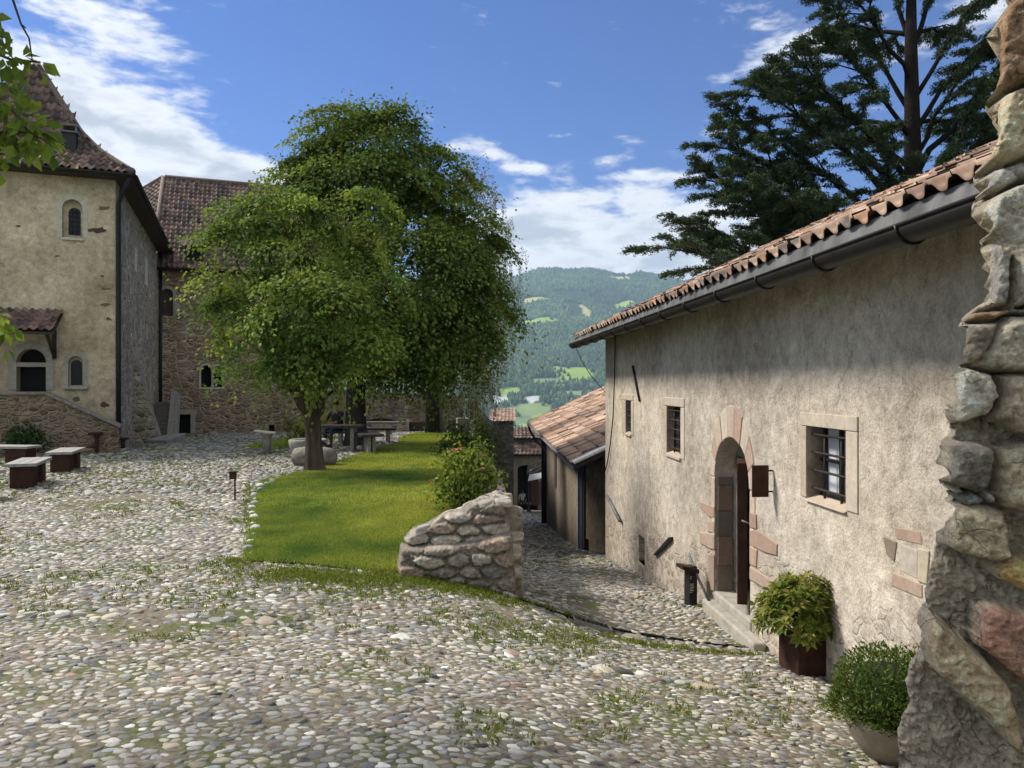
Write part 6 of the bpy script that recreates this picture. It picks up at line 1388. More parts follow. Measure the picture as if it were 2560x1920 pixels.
pb = at(2016, 1672, 6.75); pot = thing('planter_bush', 'bushy yellow green shrub in a square rusty steel planter by the house wall', 'planter', pb)
mb = MB(); mb.box(pb+np.array((0, .05, .125)), (.32, .32, .31), R(12)); pt = mb.build('planter', M['rust'], pot); bevel(pt, .006)
mb = MB(); mb.box(pb+np.array((0, .05, .285)), (.305, .305, .02), R(12)); mb.build('soil', M['soil'], pot)
cc_ = pb+np.array((-.03, .05, .47)); fo, C0 = rosette_bush('foliage', cc_, .37, .37, 330, rg, pot)
mb = MB()
for q in C0[::7]: mb.tube([pb+np.array((0, .05, .28)), (pb+np.array((0, .05, .36)))*.5+q*.5, q], [.008, .006, .003], 5)
mb.build('stem', M['bark'], pot)
bb = at(2213, 1885, 4.75); bowl = thing('bowl_plant', 'dense green dome shaped plant in a round buff concrete bowl beside the ruined wall', 'planter', bb)
mb = MB(); mb.lathe(bb+np.array((.03, 0, -.04)), [(.10, 0), (.16, .04), (.235, .14), (.275, .25), (.285, .30), (.26, .30), (.24, .26), (.05, .25)], 32); mb.build('bowl', M['bowl'], bowl)
n = 5200; d = unit(rg.normal(size=(n, 3))); d[:, 2] = np.abs(d[:, 2])-.28; d = unit(d); rr = rg.uniform(.80, 1.03, (n, 1)); bul = np.array([1+.16*noise.noise(Vector(q*2.2))+.10*noise.noise(Vector(q*5.5)) for q in d])[:, None]; C = bb+np.array((.02, 0, .34))+d*rr*bul*np.array((.345, .345, .35))
an = rg.normal(size=(n, 3)); D = unit(d*.8+an*.55+np.array((0, 0, .25))); Nn = unit(d+rg.normal(0, .5, (n, 3)))
col = np.array([(.075, .135, .022), (.055, .105, .018), (.105, .16, .03), (.12, .135, .035)])[rg.integers(0, 4, n)]*(1+rg.normal(0, .2, (n, 1)))
link('foliage', leaf_mesh('foliage', C, D, Nn, rg.uniform(.022, .045, n), rg.uniform(.009, .016, n), np.clip(col, .005, .5)), M['leaf'], bowl)
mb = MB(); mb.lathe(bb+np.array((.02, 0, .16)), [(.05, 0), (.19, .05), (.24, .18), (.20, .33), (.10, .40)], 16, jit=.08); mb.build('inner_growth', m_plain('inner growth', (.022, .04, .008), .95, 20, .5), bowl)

# ------------------------------------------------------------------ trees
def trunk_tree(name, label, base, trunk_pts, trunk_r, limb_t, lobes, rng_, bark, **kw):
    t = thing(name, label, 'tree', base); mb = MB(); mb.tube(trunk_pts, trunk_r, 12)
    for st_, tg, r_ in limb_t: limbs(mb, st_, tg, r_, rng_)
    mb.build('trunk', bark, t); o, Cc = crown('crown', lobes, M['leaf'], t, rng_, **kw); return t, Cc
rg = np.random.default_rng(51)
# maple on the lawn
Ym = 15.5; MP = [(770, 560, 110, 90, .5), (690, 650, 90, 80, 0), (600, 760, 80, 60, -.3), (540, 770, 48, 42, 0), (860, 640, 110, 90, .3), (760, 770, 130, 90, -.8), (655, 885, 85, 58, -.4), (890, 850, 95, 75, -.2), (585, 835, 45, 38, .1), (840, 760, 100, 80, -.5), (700, 860, 90, 70, -.7), (620, 545, 78, 56, .3), (700, 510, 80, 50, .3), (565, 600, 58, 46, 0), (560, 700, 60, 60, .2), (960, 780, 60, 100, .2), (830, 900, 100, 42, 0), (680, 945, 70, 30, .2), (750, 905, 110, 55, -.6), (910, 560, 80, 80, .5), (890, 905, 70, 40, -.3), (660, 600, 60, 50, -.2)]
lob = lobes_px(Ym, MP, rg); bz = hz(at(785, 0, Ym)[0], Ym); b0 = np.array((at(785, 0, Ym)[0], Ym, bz-.05))
tp = [b0+np.array((.0, 0, -.1)), b0+np.array((-.01, 0, .15)), b0+np.array((-.02, .02, .7)), b0+np.array((-.05, .03, 1.25)), b0+np.array((-.04, .05, 1.6))]
lt = [(tp[4], [((l[0], l[1], l[2]), .075) for l in lob], 0)]
lt = [(tp[4]-np.array((0, 0, .1+.25*(i % 3))), [(np.array(l[:3])*.92+tp[4]*.08, .085 if i < 6 else .05)], 0) for i, l in enumerate(lob)]
lt = [(a, b, 0) for a, b, _ in lt]
maple = thing('maple_tree', 'leafy maple with a short forked trunk standing on the lawn in front', 'tree', b0); mb = MB(); mb.tube(tp, [.27, .19, .16, .165, .17], 18, jit=.30, sub=26)
for st_, tg, _ in lt: limbs(mb, st_, tg, 0, rg)
f1, f2 = tp[3], tp[4]; mb.tube([f1, f1+np.array((-.28, .0, .5)), f1+np.array((-.45, .05, 1.2))], [.17, .14, .10], 10); mb.tube([f1, f1+np.array((.22, .05, .6)), f1+np.array((.42, .05, 1.3))], [.15, .12, .09], 10)
mo, Cm = crown('crown', lob, M['leaf'], maple, rg, per_m2=1.8, leaves=165, L=.088, Wd=.072, rc=.25, cols=((.128, .20, .042), (.172, .245, .052), (.092, .158, .034), (.21, .27, .062)), droop=.20, inner=.14, flat=.22, shell=(.76, 1.10))
for q in Cm[::5]: s_ = tp[4]+np.array((0, 0, .2)); mdp = s_*.35+q*.65+rg.normal(0, .12, 3); mb.tube([mdp, (mdp+q)/2+rg.normal(0, .04, 3), q], [.018, .011, .005], 4, caps=False)
mb.build('trunk', M['bark'], maple)
# linden behind
Yl = 22.5; LP = [(845, 350, 100, 85, 0), (965, 375, 125, 105, 0), (800, 440, 110, 85, .3), (745, 470, 62, 60, 0), (1050, 470, 120, 100, .4), (920, 500, 170, 130, -.6), (1130, 555, 110, 100, 0), (1165, 660, 105, 130, 0), (1020, 690, 190, 150, -1.2), (1120, 800, 140, 120, -.5), (980, 860, 160, 90, -.3), (1090, 905, 120, 65, 0), (1210, 800, 75, 95, .3), (1020, 300, 60, 30, 0), (880, 290, 60, 30, 0), (800, 700, 150, 150, .8), (1000, 915, 90, 35, .5), (870, 865, 100, 50, .6)]
lob = lobes_px(Yl, LP, rg); bx = at(889, 0, Yl)[0]; bz = hz(bx, Yl); b0 = np.array((bx, Yl, bz-.1)); topz = at(900, 420, Yl)
linden = thing('linden_tree', 'tall broad linden with a thick dark trunk behind the maple', 'tree', b0); mb = MB()
tp = [b0, b0+np.array((0, 0, .4)), b0+np.array((0, 0, 1.4)), b0+np.array((.05, 0, 2.8)), b0+np.array((.15, 0, 5.0)), topz]; mb.tube(tp, [.42, .33, .29, .26, .18, .05], 18, jit=.18, sub=30)
for i, l in enumerate(lob): limbs(mb, tp[3]*(1-i/20)+tp[4]*(i/20), [(np.array(l[:3]), .09)], 0, rg)
mb.build('trunk', M['bark_dark'], linden)
crown('crown', lob, M['leaf'], linden, rg, per_m2=1.5, leaves=185, L=.115, Wd=.09, rc=.36, cols=((.112, .168, .034), (.15, .205, .042), (.082, .135, .027), (.135, .182, .037)), droop=.18, inner=.16, flat=.22, shell=(.76, 1.10))
# birch with hanging twigs
Yb = 30.0; bx = at(1104, 0, Yb)[0]; b0 = np.array((bx, Yb, hz(bx, Yb)-.1)); birch = thing('birch_tree', 'airy weeping birch with pale bark behind the right edge of the linden', 'tree', b0); mb = MB()
tp = [b0, at(1103, 960, Yb), at(1112, 800, Yb), at(1130, 600, Yb), at(1160, 420, Yb)]; mb.tube(tp, [.22, .16, .13, .09, .03], 10)
tp2 = [np.array((at(1080, 0, 29.6)[0], 29.6, hz(at(1080, 0, 29.6)[0], 29.6)-.1)), at(1082, 950, 29.6), at(1072, 800, 29.8)]; mb2 = MB(); mb2.tube(tp2, [.30, .26, .2], 10)
rg2 = np.random.default_rng(61); C, D, Cw = [], [], []
for px_, py_, ln, cnt in ((1180, 410, 1.3, 16), (1215, 440, 1.8, 20), (1240, 500, 2.2, 26), (1265, 560, 2.6, 30), (1283, 640, 2.4, 28), (1285, 730, 1.9, 24), (1262, 800, 2.4, 30), (1240, 870, 2.2, 30), (1210, 920, 2.0, 34), (1180, 950, 2.0, 26), (1235, 960, 1.6, 26), (1225, 760, 2.5, 24), (1150, 960, 1.5, 20)):
    tgt = at(px_, py_, Yb+rg2.uniform(-.8, .8)); k = float(np.clip((tgt[2]-tp[1][2])/(tp[4][2]-tp[1][2])-.12, .05, .95)); s_ = np.array([np.interp(k, [0, .33, .66, 1], [tp[i][j] for i in (1, 2, 3, 4)]) for j in range(3)])
    limbs(mb, s_, [(tgt, .05)], 0, rg2)
    for _ in range(cnt):
        t0 = s_*(1-rg2.uniform(.65, 1.08)) if False else s_+(tgt-s_)*rg2.uniform(.6, 1.1); st_ = t0+rg2.normal(0, .35, 3); L_ = ln*rg2.uniform(.4, 1.1); sway = rg2.normal(0, .12, 3); sway[2] = 0
        nn = int(16*L_)+8; q = rg2.uniform(0, 1, nn); C.append(st_+np.c_[sway[0]*q, sway[1]*q, -L_*q]+rg2.normal(0, .045, (nn, 3))); D.append(np.c_[rg2.normal(0, .5, (nn, 2)), -np.ones(nn)*.8])
        mb.tube([t0, st_, st_+sway*.5-np.array((0, 0, L_*.5)), st_+sway-np.array((0, 0, L_))], [.010, .008, .006, .004], 3, caps=False)
mb.build('trunk', M['birch'], birch); mb2.build('side_stem', M['bark_dark'], birch)
C, D = np.concatenate(C), np.concatenate(D); n = len(C); col = np.array([(.10, .14, .035), (.075, .11, .03), (.13, .16, .045)])[rg2.integers(0, 3, n)]*(1+rg2.normal(0, .15, (n, 1)))
link('crown', leaf_mesh('crown', C, D, rg2.normal(size=(n, 3)), rg2.uniform(.05, .085, n), rg2.uniform(.035, .055, n), np.clip(col, .01, .5)), M['leaf'], birch)
# cedar behind the house
def cedar():
    rg = np.random.default_rng(71); Y = 22.0; bx = at(2282, 0, Y)[0]; base = np.array((bx, Y, -1.5)); c = thing('cedar_tree', 'dark cedar with wide layered branches rising behind the tiled house roof', 'tree', base); mb = MB()
    top = np.array((bx, Y, 16.5)); mb.tube([base, (bx, Y, 4), (bx+.02, Y, 8), (bx-.05, Y, 12), top], [.42, .31, .25, .17, .04], 12)
    Cs, Ds, Ns = [], [], []
    def foliage(path, wid, dens):
        """flat sprays: side twigs with short tufts on their upper side"""
        P = np.array(path); seg = np.linalg.norm(np.diff(P, axis=0), axis=1); tot = seg.sum(); nt = int(tot*dens)
        for _ in range(nt):
            s = rg.uniform(.22, 1)**.8*tot; i = min(np.searchsorted(np.cumsum(seg), s), len(seg)-1); f = 1-(np.cumsum(seg)[i]-s)/seg[i]; o = P[i]*(1-f)+P[i+1]*f; d = unit(P[i+1]-P[i])
            side = unit(np.cross(d, (0, 0, 1)))*rg.choice([-1, 1]); tw_ = unit(side*rg.uniform(.3, .9)+d*rg.uniform(.6, 1.3)+np.array((0, 0, rg.uniform(-.30, .06))))
            L_ = wid*rg.uniform(.35, 1)*(1.2-.85*s/tot); nq = int(L_*26)+4; q = np.linspace(0, 1, nq); pts = o+tw_*(L_*q)[:, None]+np.c_[0*q, 0*q, -.22*L_*q**2]+rg.normal(0, .025, (nq, 3))
            if rg.uniform() < .6: mb.tube([o, pts[nq//2], pts[-1]], [.014, .010, .004], 3, caps=False)
            for k in range(6):
                Cs.append(pts+rg.normal(0, .05, pts.shape)*np.array((1, 1, .6))+np.array((0, 0, .02))); Ds.append(unit(tw_+rg.normal(0, .75, (nq, 3))+np.array((0, 0, .25)))); Ns.append(unit(np.array((0, 0, 1.0))+rg.normal(0, .5, (nq, 3))))
    def branch(z0, tip, wid, dens, r0, sag=.5):
        s = np.array((bx, Y, z0)); t_ = np.array(tip); L_ = np.linalg.norm(t_-s); pts = []
        for i in range(8): f = i/7; p_ = s*(1-f)+t_*f+np.array((0, 0, sag*math.sin(math.pi*f*.9)))+rg.normal(0, .04*L_*.25, 3)*(0 < i < 7); pts.append(p_)
        mb.tube(pts, [r0*(1-f/7)+.012 for f in range(8)], 6); foliage(pts, wid, dens)
        # forks
        for f0 in (3, 4, 5, 6):
            for sgn in (-1, 1):
                d = unit(pts[7]-pts[3]); sd_ = unit(np.cross(d, (0, 0, 1)))*sgn; e = pts[f0]+(d*rg.uniform(.5, .9)+sd_*rg.uniform(.4, .9))*L_*.26+np.array((0, 0, -.04*L_+rg.normal(0, .1))); m_ = (pts[f0]+e)/2+np.array((0, 0, .10))
                q = [pts[f0], m_, e]; mb.tube(q, [.03, .02, .008], 4); foliage(q, wid*.75, dens*1.1)
    B = [(2.0, (1655, 600), -1.6), (2.4, (1720, 560), .6), (4.6, (1790, 345), -.8), (5.2, (1830, 420), 1.6), (5.0, (1900, 480), -2.2), (5.8, (1815, 300), .6), (6.6, (1880, 225), -1.2), (6.9, (1960, 215), 2.0), (7.6, (1960, 150), -1.8), (8.2, (1900, 190), .3), (9.0, (2040, 95), -.6), (9.8, (2065, 30), .8), (10.6, (2080, -40), -1), 
         (3.6, (2560, 300), -.8), (3.2, (2620, 400), .8), (5.9, (2600, 170), -.6), (6.6, (2560, 120), -2.0), (7.8, (2620, 60), .6), (9.2, (2560, 30), -.8), (10.2, (2520, -60), .6), (2.2, (2580, 430), -1.6), (5.2, (2180, 330), -2.8), (11.6, (2180, -160), .5), (11.8, (2400, -160), -.5), (12.8, (2290, -260), .4), (2.6, (2000, 560), 1.8), (4.4, (2470, 330), .8), (6.4, (2480, 215), 1.2), (3.0, (2480, 440), 1.0), (8.4, (2470, 110), .9), (4.0, (2420, 400), -1.4), (3.2, (1770, 480), -.5), (2.9, (1900, 540), .8), (3.8, (1740, 420), .6), (2.3, (1800, 610), -1.0), (2.1, (1930, 600), .2), (4.2, (1960, 430), 1.2), (2.5, (1700, 575), .9), (3.5, (1860, 470), -1.6)]
    for z0, (x, y), dy in B:
        tip = at(x, y, Y+dy); branch(z0, tip, 1.15, 8.0, .10 if z0 < 8 else .07, .45)
    for a_, z0, L_ in [(a, z, 4.5-.28*z+1.6) for z in (6.5, 9.5, 12.2) for a in (.6, 1.5, 2.3)]:   # the side away from the court
        branch(z0, (bx+L_*math.cos(a_), Y+L_*math.sin(a_), z0+.4), 1.0, 4, .07, .3)
    mb.build('trunk', m_plain('cedar bark', (.022, .018, .015), .95, 9, .5, bstr=.8, bdist=.03, spec=.1), c); Cc, Dd, Nn = np.concatenate(Cs), np.concatenate(Ds), np.concatenate(Ns); n = len(Cc)
    col = np.array([(.050, .090, .052), (.036, .068, .044), (.075, .110, .050), (.095, .125, .055)])[rg.integers(0, 4, n)]*(1+rg.normal(0, .2, (n, 1)))
    link('crown', leaf_mesh('crown', Cc, Dd, Nn, rg.uniform(.07, .15, n), rg.uniform(.022, .042, n), np.clip(col, .006, .3)), M['needle'], c); print('cedar tufts', n)
cedar()
# overhanging tree on the left, its trunk outside the picture
def overhang():
    rg = np.random.default_rng(81); base = np.array((-5.6, 4.2, -.05)); t = thing('overhanging_tree', 'leafy branches hanging into the upper left corner from a tree beside the court', 'tree', base); mb = MB()
    tp = [base, base+np.array((0, 0, 1.5)), base+np.array((.1, .1, 3)), base+np.array((.15, .2, 5))]; mb.tube(tp, [.24, .2, .16, .1], 10)
    C, D, Nn, Ls = [], [], [], []
    def spray(start, path, n, sp_, L=.115):
        pts = [np.array(p) for p in path]; mb.tube([start]+pts, [.03]+[.012*(1-i/len(pts))+.003 for i in range(len(pts))], 6)
        for _ in range(n):
            i = rg.integers(0, len(pts)-1) if len(pts) > 1 else 0; f = rg.uniform(); o = pts[i]*(1-f)+pts[min(i+1, len(pts)-1)]*f; c = o+rg.normal(0, sp_, 3); c[2] -= .04
            C.append(c); D.append(unit((c-o)*2+np.array((0, 0, -.11))+rg.normal(0, .05, 3))); Nn.append(unit(rg.normal(size=3)+np.array((0, -.5, .6)))); Ls.append(L*rg.uniform(.6, 1.2))
    Y = 5.0; s0 = tp[2]; s1 = tp[3]
    spray(s1, [at(-120, 30, Y), at(-40, 120, Y), at(30, 150, Y), at(100, 155, Y)], 60, .07); spray(s1, [at(-100, 160, Y), at(0, 240, Y), at(50, 300, Y), at(70, 330, Y)], 130, .10)
    spray(s0, [at(-160, 250, Y), at(-40, 330, Y), at(60, 330, Y), at(115, 350, Y)], 90, .075); spray(s0, [at(-150, 300, Y), at(-60, 380, Y), at(10, 385, Y)], 70, .08); spray(s0, [at(-120, 60, Y), at(-30, 60, Y), at(5, 95, Y)], 50, .07)
    mb.tube([s1, at(-20, -120, Y), at(32, 0, Y), at(52, 60, Y), at(72, 95, Y), at(80, 150, Y)], [.02, .012, .009, .007, .006, .004], 6); mb.tube([at(52, 60, Y), at(64, 70, Y)], [.006, .004], 5)
    spray(tp[1]+np.array((0, 0, .6)), [at(-150, 760, Y), at(-90, 800, Y), at(-30, 812, Y), at(10, 822, Y)], 90, .06, .12)
    # crown over the court, out of the picture: it shades the near cobbles
    mb.build('trunk', M['bark'], t); nC = []
    for _ in range(900):
        d = unit(rg.normal(size=3)); q = np.array((-5.2, 4.6, 6.6))+d*np.array((2.6, 2.3, 1.6))*rg.uniform(.3, 1)**.5
        u, v = q[0]/max(q[1], .1), (q[2]-EYE)/max(q[1], .1)
        if abs(u) < .72 and v < .54 and q[1] > 0: continue
        for _ in range(9): c = q+rg.normal(0, .22, 3); C.append(c); D.append(unit(rg.normal(size=3)*.5+np.array((0, 0, -.5)))); Nn.append(unit(rg.normal(size=3)*.5+np.array((0, 0, 1)))); Ls.append(.13)
    C, D, Nn, Ls = map(np.array, (C, D, Nn, Ls)); uu = C[:, 0]/np.maximum(C[:, 1], .1); n = len(C)
    col = np.array([(.11, .175, .032), (.15, .22, .04), (.20, .26, .05)])[rg.integers(0, 3, n)]*(1+rg.normal(0, .15, (n, 1)))
    link('crown', leaf_mesh('crown', C, D, Nn, Ls, Ls*.62, np.clip(col, .01, .5), .3), M['leaf'], t)
overhang()
# ------------------------------------------------------------------ shrubs and roses
def shrub(name, label, base, lobes, seed, cat='bush', flowers=None, **kw):
    rg = np.random.default_rng(seed); t = thing(name, label, cat, base); o, C = crown('foliage', lobes, M['leaf'], t, rg, **kw); mb = MB()
    for q in C[::6]: mb.tube([np.array(base)+rg.normal(0, .06, 3)*np.array((1, 1, 0)), np.array(base)*.5+q*.5+rg.normal(0, .04, 3)+np.array((0, 0, .05)), q], [.014, .009, .004], 4, caps=False)
    mb.build('stem', M['bark'], t)
    for f in (flowers or []):
        b = MB(); c = np.array(f[:3]); r0 = f[3]; n = 0
        for ring, (cnt, rr, el_) in enumerate(((3, .35, 1.2), (5, .62, .7), (6, .9, .2))):
            for k in range(cnt):
                a = 2*math.pi*k/cnt+ring*.6; d = np.array((math.cos(a)*math.cos(el_), math.sin(a)*math.cos(el_), math.sin(el_))); s_ = np.array((-math.sin(a), math.cos(a), 0)); q = c+d*r0*rr*.4; e = c+d*r0*rr+np.array((0, 0, r0*.15)); w_ = r0*.42
                b.add([q-s_*w_*.3, q+s_*w_*.3, e+s_*w_, e+d*r0*.12, e-s_*w_], [(0, 1, 2, 3, 4)], col=f[4])
        b.build('blossom', M['petal'], t, fix=False)
    return t
def px_lobes(Y, rows): return lobes_px(Y, rows, None, .8)
RK, RD_ = (.70, .20, .28), (.52, .12, .15)
bz = lambda x, Y: np.array((at(x, 0, Y)[0], Y, hz(at(x, 0, Y)[0], Y) if at(x, 0, Y)[0] < wallx(Y) else float(hA(np.array([at(x, 0, Y)[0]]), np.array([Y]))[0])))
Y = 10.4; q = lambda x, y, Y_, r_, c: (*at(x, y, Y_), r_, c)
shrub('rose_bush', 'bright green rose bush with a few pink blossoms behind the broken wall', bz(1165, Y), px_lobes(Y, [(1150, 1165, 60, 45), (1190, 1190, 55, 50), (1130, 1210, 48, 40), (1200, 1140, 45, 30, .3), (1215, 1215, 35, 35), (1120, 1160, 32, 30, .2), (1150, 1245, 55, 24), (1090, 1235, 22, 14)]), 91, flowers=[q(1135, 1127, 10.0, .045, RK), q(1148, 1124, 10.05, .04, RK), q(1079, 1204, 10.1, .04, RD_), q(1206, 1173, 9.95, .035, RK), q(1122, 1130, 10.1, .03, RK), q(1212, 1140, 10.2, .03, RD_)], per_m2=26, leaves=22, L=.062, Wd=.045, rc=.085, cols=((.16, .23, .045), (.21, .27, .05), (.105, .165, .032), (.27, .30, .06)), inner=.25)
Y = 14.5; shrub('rose_bush', 'darker green rose bush without blossoms at the lawn edge below the pier', bz(1150, Y), px_lobes(Y, [(1140, 1095, 36, 28), (1170, 1115, 36, 28), (1125, 1120, 26, 24), (1150, 1080, 24, 18)]), 92, per_m2=20, leaves=20, L=.075, Wd=.055, rc=.11, cols=((.055, .09, .028), (.075, .115, .03), (.045, .075, .022)), inner=.25)
Y = 27; shrub('yellow_shrub', 'small yellow green shrub behind the maple trunk', bz(750, Y), px_lobes(Y, [(745, 1072, 26, 20), (770, 1060, 26, 22), (735, 1085, 18, 10), (815, 1050, 24, 22), (835, 1045, 16, 18)]), 93, per_m2=10, leaves=20, L=.12, Wd=.08, rc=.2, cols=((.17, .19, .035), (.12, .15, .03), (.20, .19, .05)))
p0 = TF.p(TF.px(62, 1110, 1.9)[0], 0, 1.9); Ysb = p0[1]; shrub('dark_shrub', 'dark leafy shrub at the foot of the stair parapet', np.array((p0[0], p0[1], hz(p0[0], p0[1]))), px_lobes(Ysb, [(62, 1082, 34, 24), (45, 1100, 26, 18), (82, 1098, 24, 20), (65, 1110, 36, 12)]), 94, per_m2=16, leaves=20, L=.10, Wd=.07, rc=.14, cols=((.035, .075, .022), (.05, .10, .028), (.025, .055, .018)))
rg = np.random.default_rng(95)
wy = np.interp(rg.uniform(0, 1, 5), [0, 1], [20, 32])
shrub('hanging_ivy', 'trailing green creeper hanging over the retaining wall under the birch', np.array((float(wallx(26)), 26, -.1)), [(float(wallx(y))+.05, y, .05-.25*k, .22, 1.2, .45) for k, y in ((0, 22), (1, 24), (0, 26), (1, 28.5), (0, 30.5), (2, 26.5), (2, 30))], 96, cat='creeper', per_m2=9, leaves=22, L=.10, Wd=.07, rc=.18, cols=((.06, .09, .025), (.08, .115, .03), (.045, .07, .02)))

# ------------------------------------------------------------------ benches on the left
def local(o): o['local'] = 1; return o
def make_bench(label, L=1.25, W_=.50, H_=.44, legs=((-.36, .38), (.34, .30)), lw=.34, group='wooden benches on rusty legs by the tower'):
    b = local(thing('bench', label, 'bench', (0, 0, 0), 0, group)); t = MB()
    for k in range(3): w_ = W_/3; t.box((-W_/2+w_*(k+.5), 0, H_-.03), (w_-.006, L, .055))
    o = t.build('seat', M['greywood'], b); bevel(o, .005)
    for yc, ln in legs:
        m = MB(); m.box((0, yc-ln/2+.006, (H_-.06)/2), (lw, .012, H_-.06)); m.box((lw/2-.006, yc, (H_-.06)/2), (.0115, ln-.026, H_-.061)); m.box((-lw/2+.006, yc, (H_-.06)/2), (.0115, ln-.026, H_-.061)); m.box((0, yc+ln/2-.006, (H_-.06)/2), (lw, .012, H_-.062)); m.build('leg', M['rust'], b)
    return b
def dup(root, loc, rz, label):
    r_ = root.copy(); COL.objects.link(r_); r_.location = loc; r_.rotation_euler = (0, 0, rz); r_['label'] = label
    for ch in list(root.children):
        c = ch.copy(); COL.objects.link(c); c.parent = r_
    return r_
def put(b, x, y, rz): b.location = (x, y, hz(x, y)+.005); b.rotation_euler = (0, 0, rz)
def dirz(a, b): return math.atan2(b[1]-a[1], b[0]-a[0])-math.pi/2
b1 = make_bench('nearest grey topped bench on rusty legs, standing alone on the grassy cobbles')
fa_, fb_ = at(49, 1161, 12.8), at(92, 1144, 13.97); put(b1, (fa_[0]+fb_[0])/2, (fa_[1]+fb_[1])/2, dirz(fa_, fb_))
fa_, fb_ = at(147, 1136, 15.3), at(181, 1127, 16.4); b2 = dup(b1, (0, 0, 0), 0, 'second grey topped bench, just behind and to the right of the nearest one'); put(b2, (fa_[0]+fb_[0])/2, (fa_[1]+fb_[1])/2, dirz(fa_, fb_))
q = at(30, 1118, 17.6); b3 = dup(b1, (0, 0, 0), 0, 'bench turned broadside at the left edge in front of the dark shrub'); put(b3, q[0]-.25, q[1], R(84)); b3.scale = (1, 1.35, 1)
q = at(-90, 1192, 12.0); b4 = dup(b1, (0, 0, 0), 0, 'bench almost cut off by the left edge of the picture'); put(b4, q[0], q[1], R(70))
# benches and table round the linden
g2_ = 'dark benches round the linden trunk'
def plain_bench(name, label, cat, c, rz, L, W_, H_, mat=M['darkwood'], leg=M['stone'], group=None, lt=.1):
    b = local(thing(name, label, cat, c, rz, group)); t = MB(); t.box((0, 0, H_-.035), (L, W_, .07)); bevel(t.build('top', mat, b), .008)
    for s in (-1, 1): t = MB(); t.box((s*(L/2-.25), 0, (H_-.071)/2), (lt, W_*.8, H_-.071)); t.build('leg', leg, b)
    return b
Y = 20.0; q = at(918, 1133, Y); plain_bench('bench', 'dark slab bench with stone legs right of the thick linden trunk', 'bench', (q[0], q[1]+.2, hz(q[0], q[1])), R(20), .62, 1.3, .52, group=g2_, lt=.08)
q = at(838, 1130, 20.5); plain_bench('stone_table', 'dark table on stone legs left of the linden trunk', 'table', (q[0], q[1], hz(q[0], q[1])), R(4), 1.5, .75, .74)
q = at(950, 1085, 23.6); plain_bench('bench', 'long dark bench behind the linden trunk', 'bench', (q[0]-.5, q[1], hz(q[0], q[1])), R(2), 2.0, .4, .48, group=g2_)
q = at(848, 1090, 22.6); SEAT = (q[0]-.02, q[1]-.05, hz(q[0], q[1])); plain_bench('bench', 'dark bench behind the table where the person sits', 'bench', SEAT, R(6), 1.3, .42, .46, group=g2_)

# ------------------------------------------------------------------ fountain corner
YF = 17.6; fz = hz(at(765, 0, YF)[0], YF)
c0 = np.array((at(770, 0, YF)[0], YF, fz)); f = thing('fountain_bowl', 'round grey stone fountain bowl half hidden by the maple trunk', 'fountain', c0)
mb = MB(); mb.lathe(c0, [(.22, 0), (.26, .12), (.40, .26), (.44, .42), (.45, .52), (.40, .54), (.35, .50), (.30, .40)], 28, jit=.015); mb.build('bowl', M['stone'], f)
mb = MB(); mb.lathe(c0+np.array((0, 0, .40)), [(.30, 0), (.345, .06)], 24); mb.build('water', M['glass'], f)
YT = 16.6; c1 = at(786, 1152, YT); t = MB(); K = 16
ax_ = unit(np.array((1, -.15, 0))); e2_ = unit(np.cross(ax_, (0, 0, 1))); vs = []; prof = [(-.50, .02), (-.50, .12), (-.46, .19), (-.25, .225), (0, .232), (.25, .225), (.46, .19), (.50, .12), (.50, .02)]
zc = hz(c1[0], YT)+.20
for a_, r_ in prof:
    for k in range(K): w_ = 2*math.pi*k/K; vs.append(np.array((c1[0], YT, zc))+ax_*a_+e2_*r_*math.cos(w_)+np.array((0, 0, r_*math.sin(w_))))
fc = [(i*K+k, i*K+(k+1) % K, (i+1)*K+(k+1) % K, (i+1)*K+k) for i in range(len(prof)-1) for k in range(K)]
t.add(vs, fc+[tuple(range(K)), tuple(range(len(vs)-1, len(vs)-K-1, -1))], smooth=True); tag(t.build('stone_roller', M['oldstone']), 'fat rounded stone roller lying behind the maple trunk', 'stone roller')
q = at(668, 1122, 20.2); sd = thing('stone_pedestal', 'slim stone pedestal with a pale flat slab on top at the lawn edge', 'pedestal', (q[0], q[1], hz(q[0], q[1])))
t = MB(); t.lathe((q[0], q[1], hz(q[0], q[1])), [(.11, 0), (.10, .30), (.11, .46), (.18, .52), (.18, .56)], 12); t.build('post', M['stone'], sd)
t = MB(); t.box((q[0]-.06, q[1], hz(q[0], q[1])+.585), (.56, .34, .045), R(10), tilt=-.12); bevel(t.build('slab', M['white'], sd), .012)
ir = thing('water_spout', 'two curved dark iron hoops of the fountain spout beside the maple trunk', 'fountain spout', at(825, 1140, 17.4))
for dx_, rr, nm in ((0, .26, 'hoop'), (-.02, .19, 'hoop')):
    cx_ = at(800, 1110, 17.4); pts = [cx_+np.array((dx_+rr*math.cos(a), 0.05*dx_, (.02 if rr > .2 else -.12)+rr*math.sin(a)*.9)) for a in np.linspace(math.pi*.85, 0, 10)]; pts.append(np.array((pts[-1][0]+.01, pts[-1][1], hz(cx_[0], 17.4))))
    t = MB(); t.tube(pts, .027, 7); t.build('hoop', M['gutter'], ir)
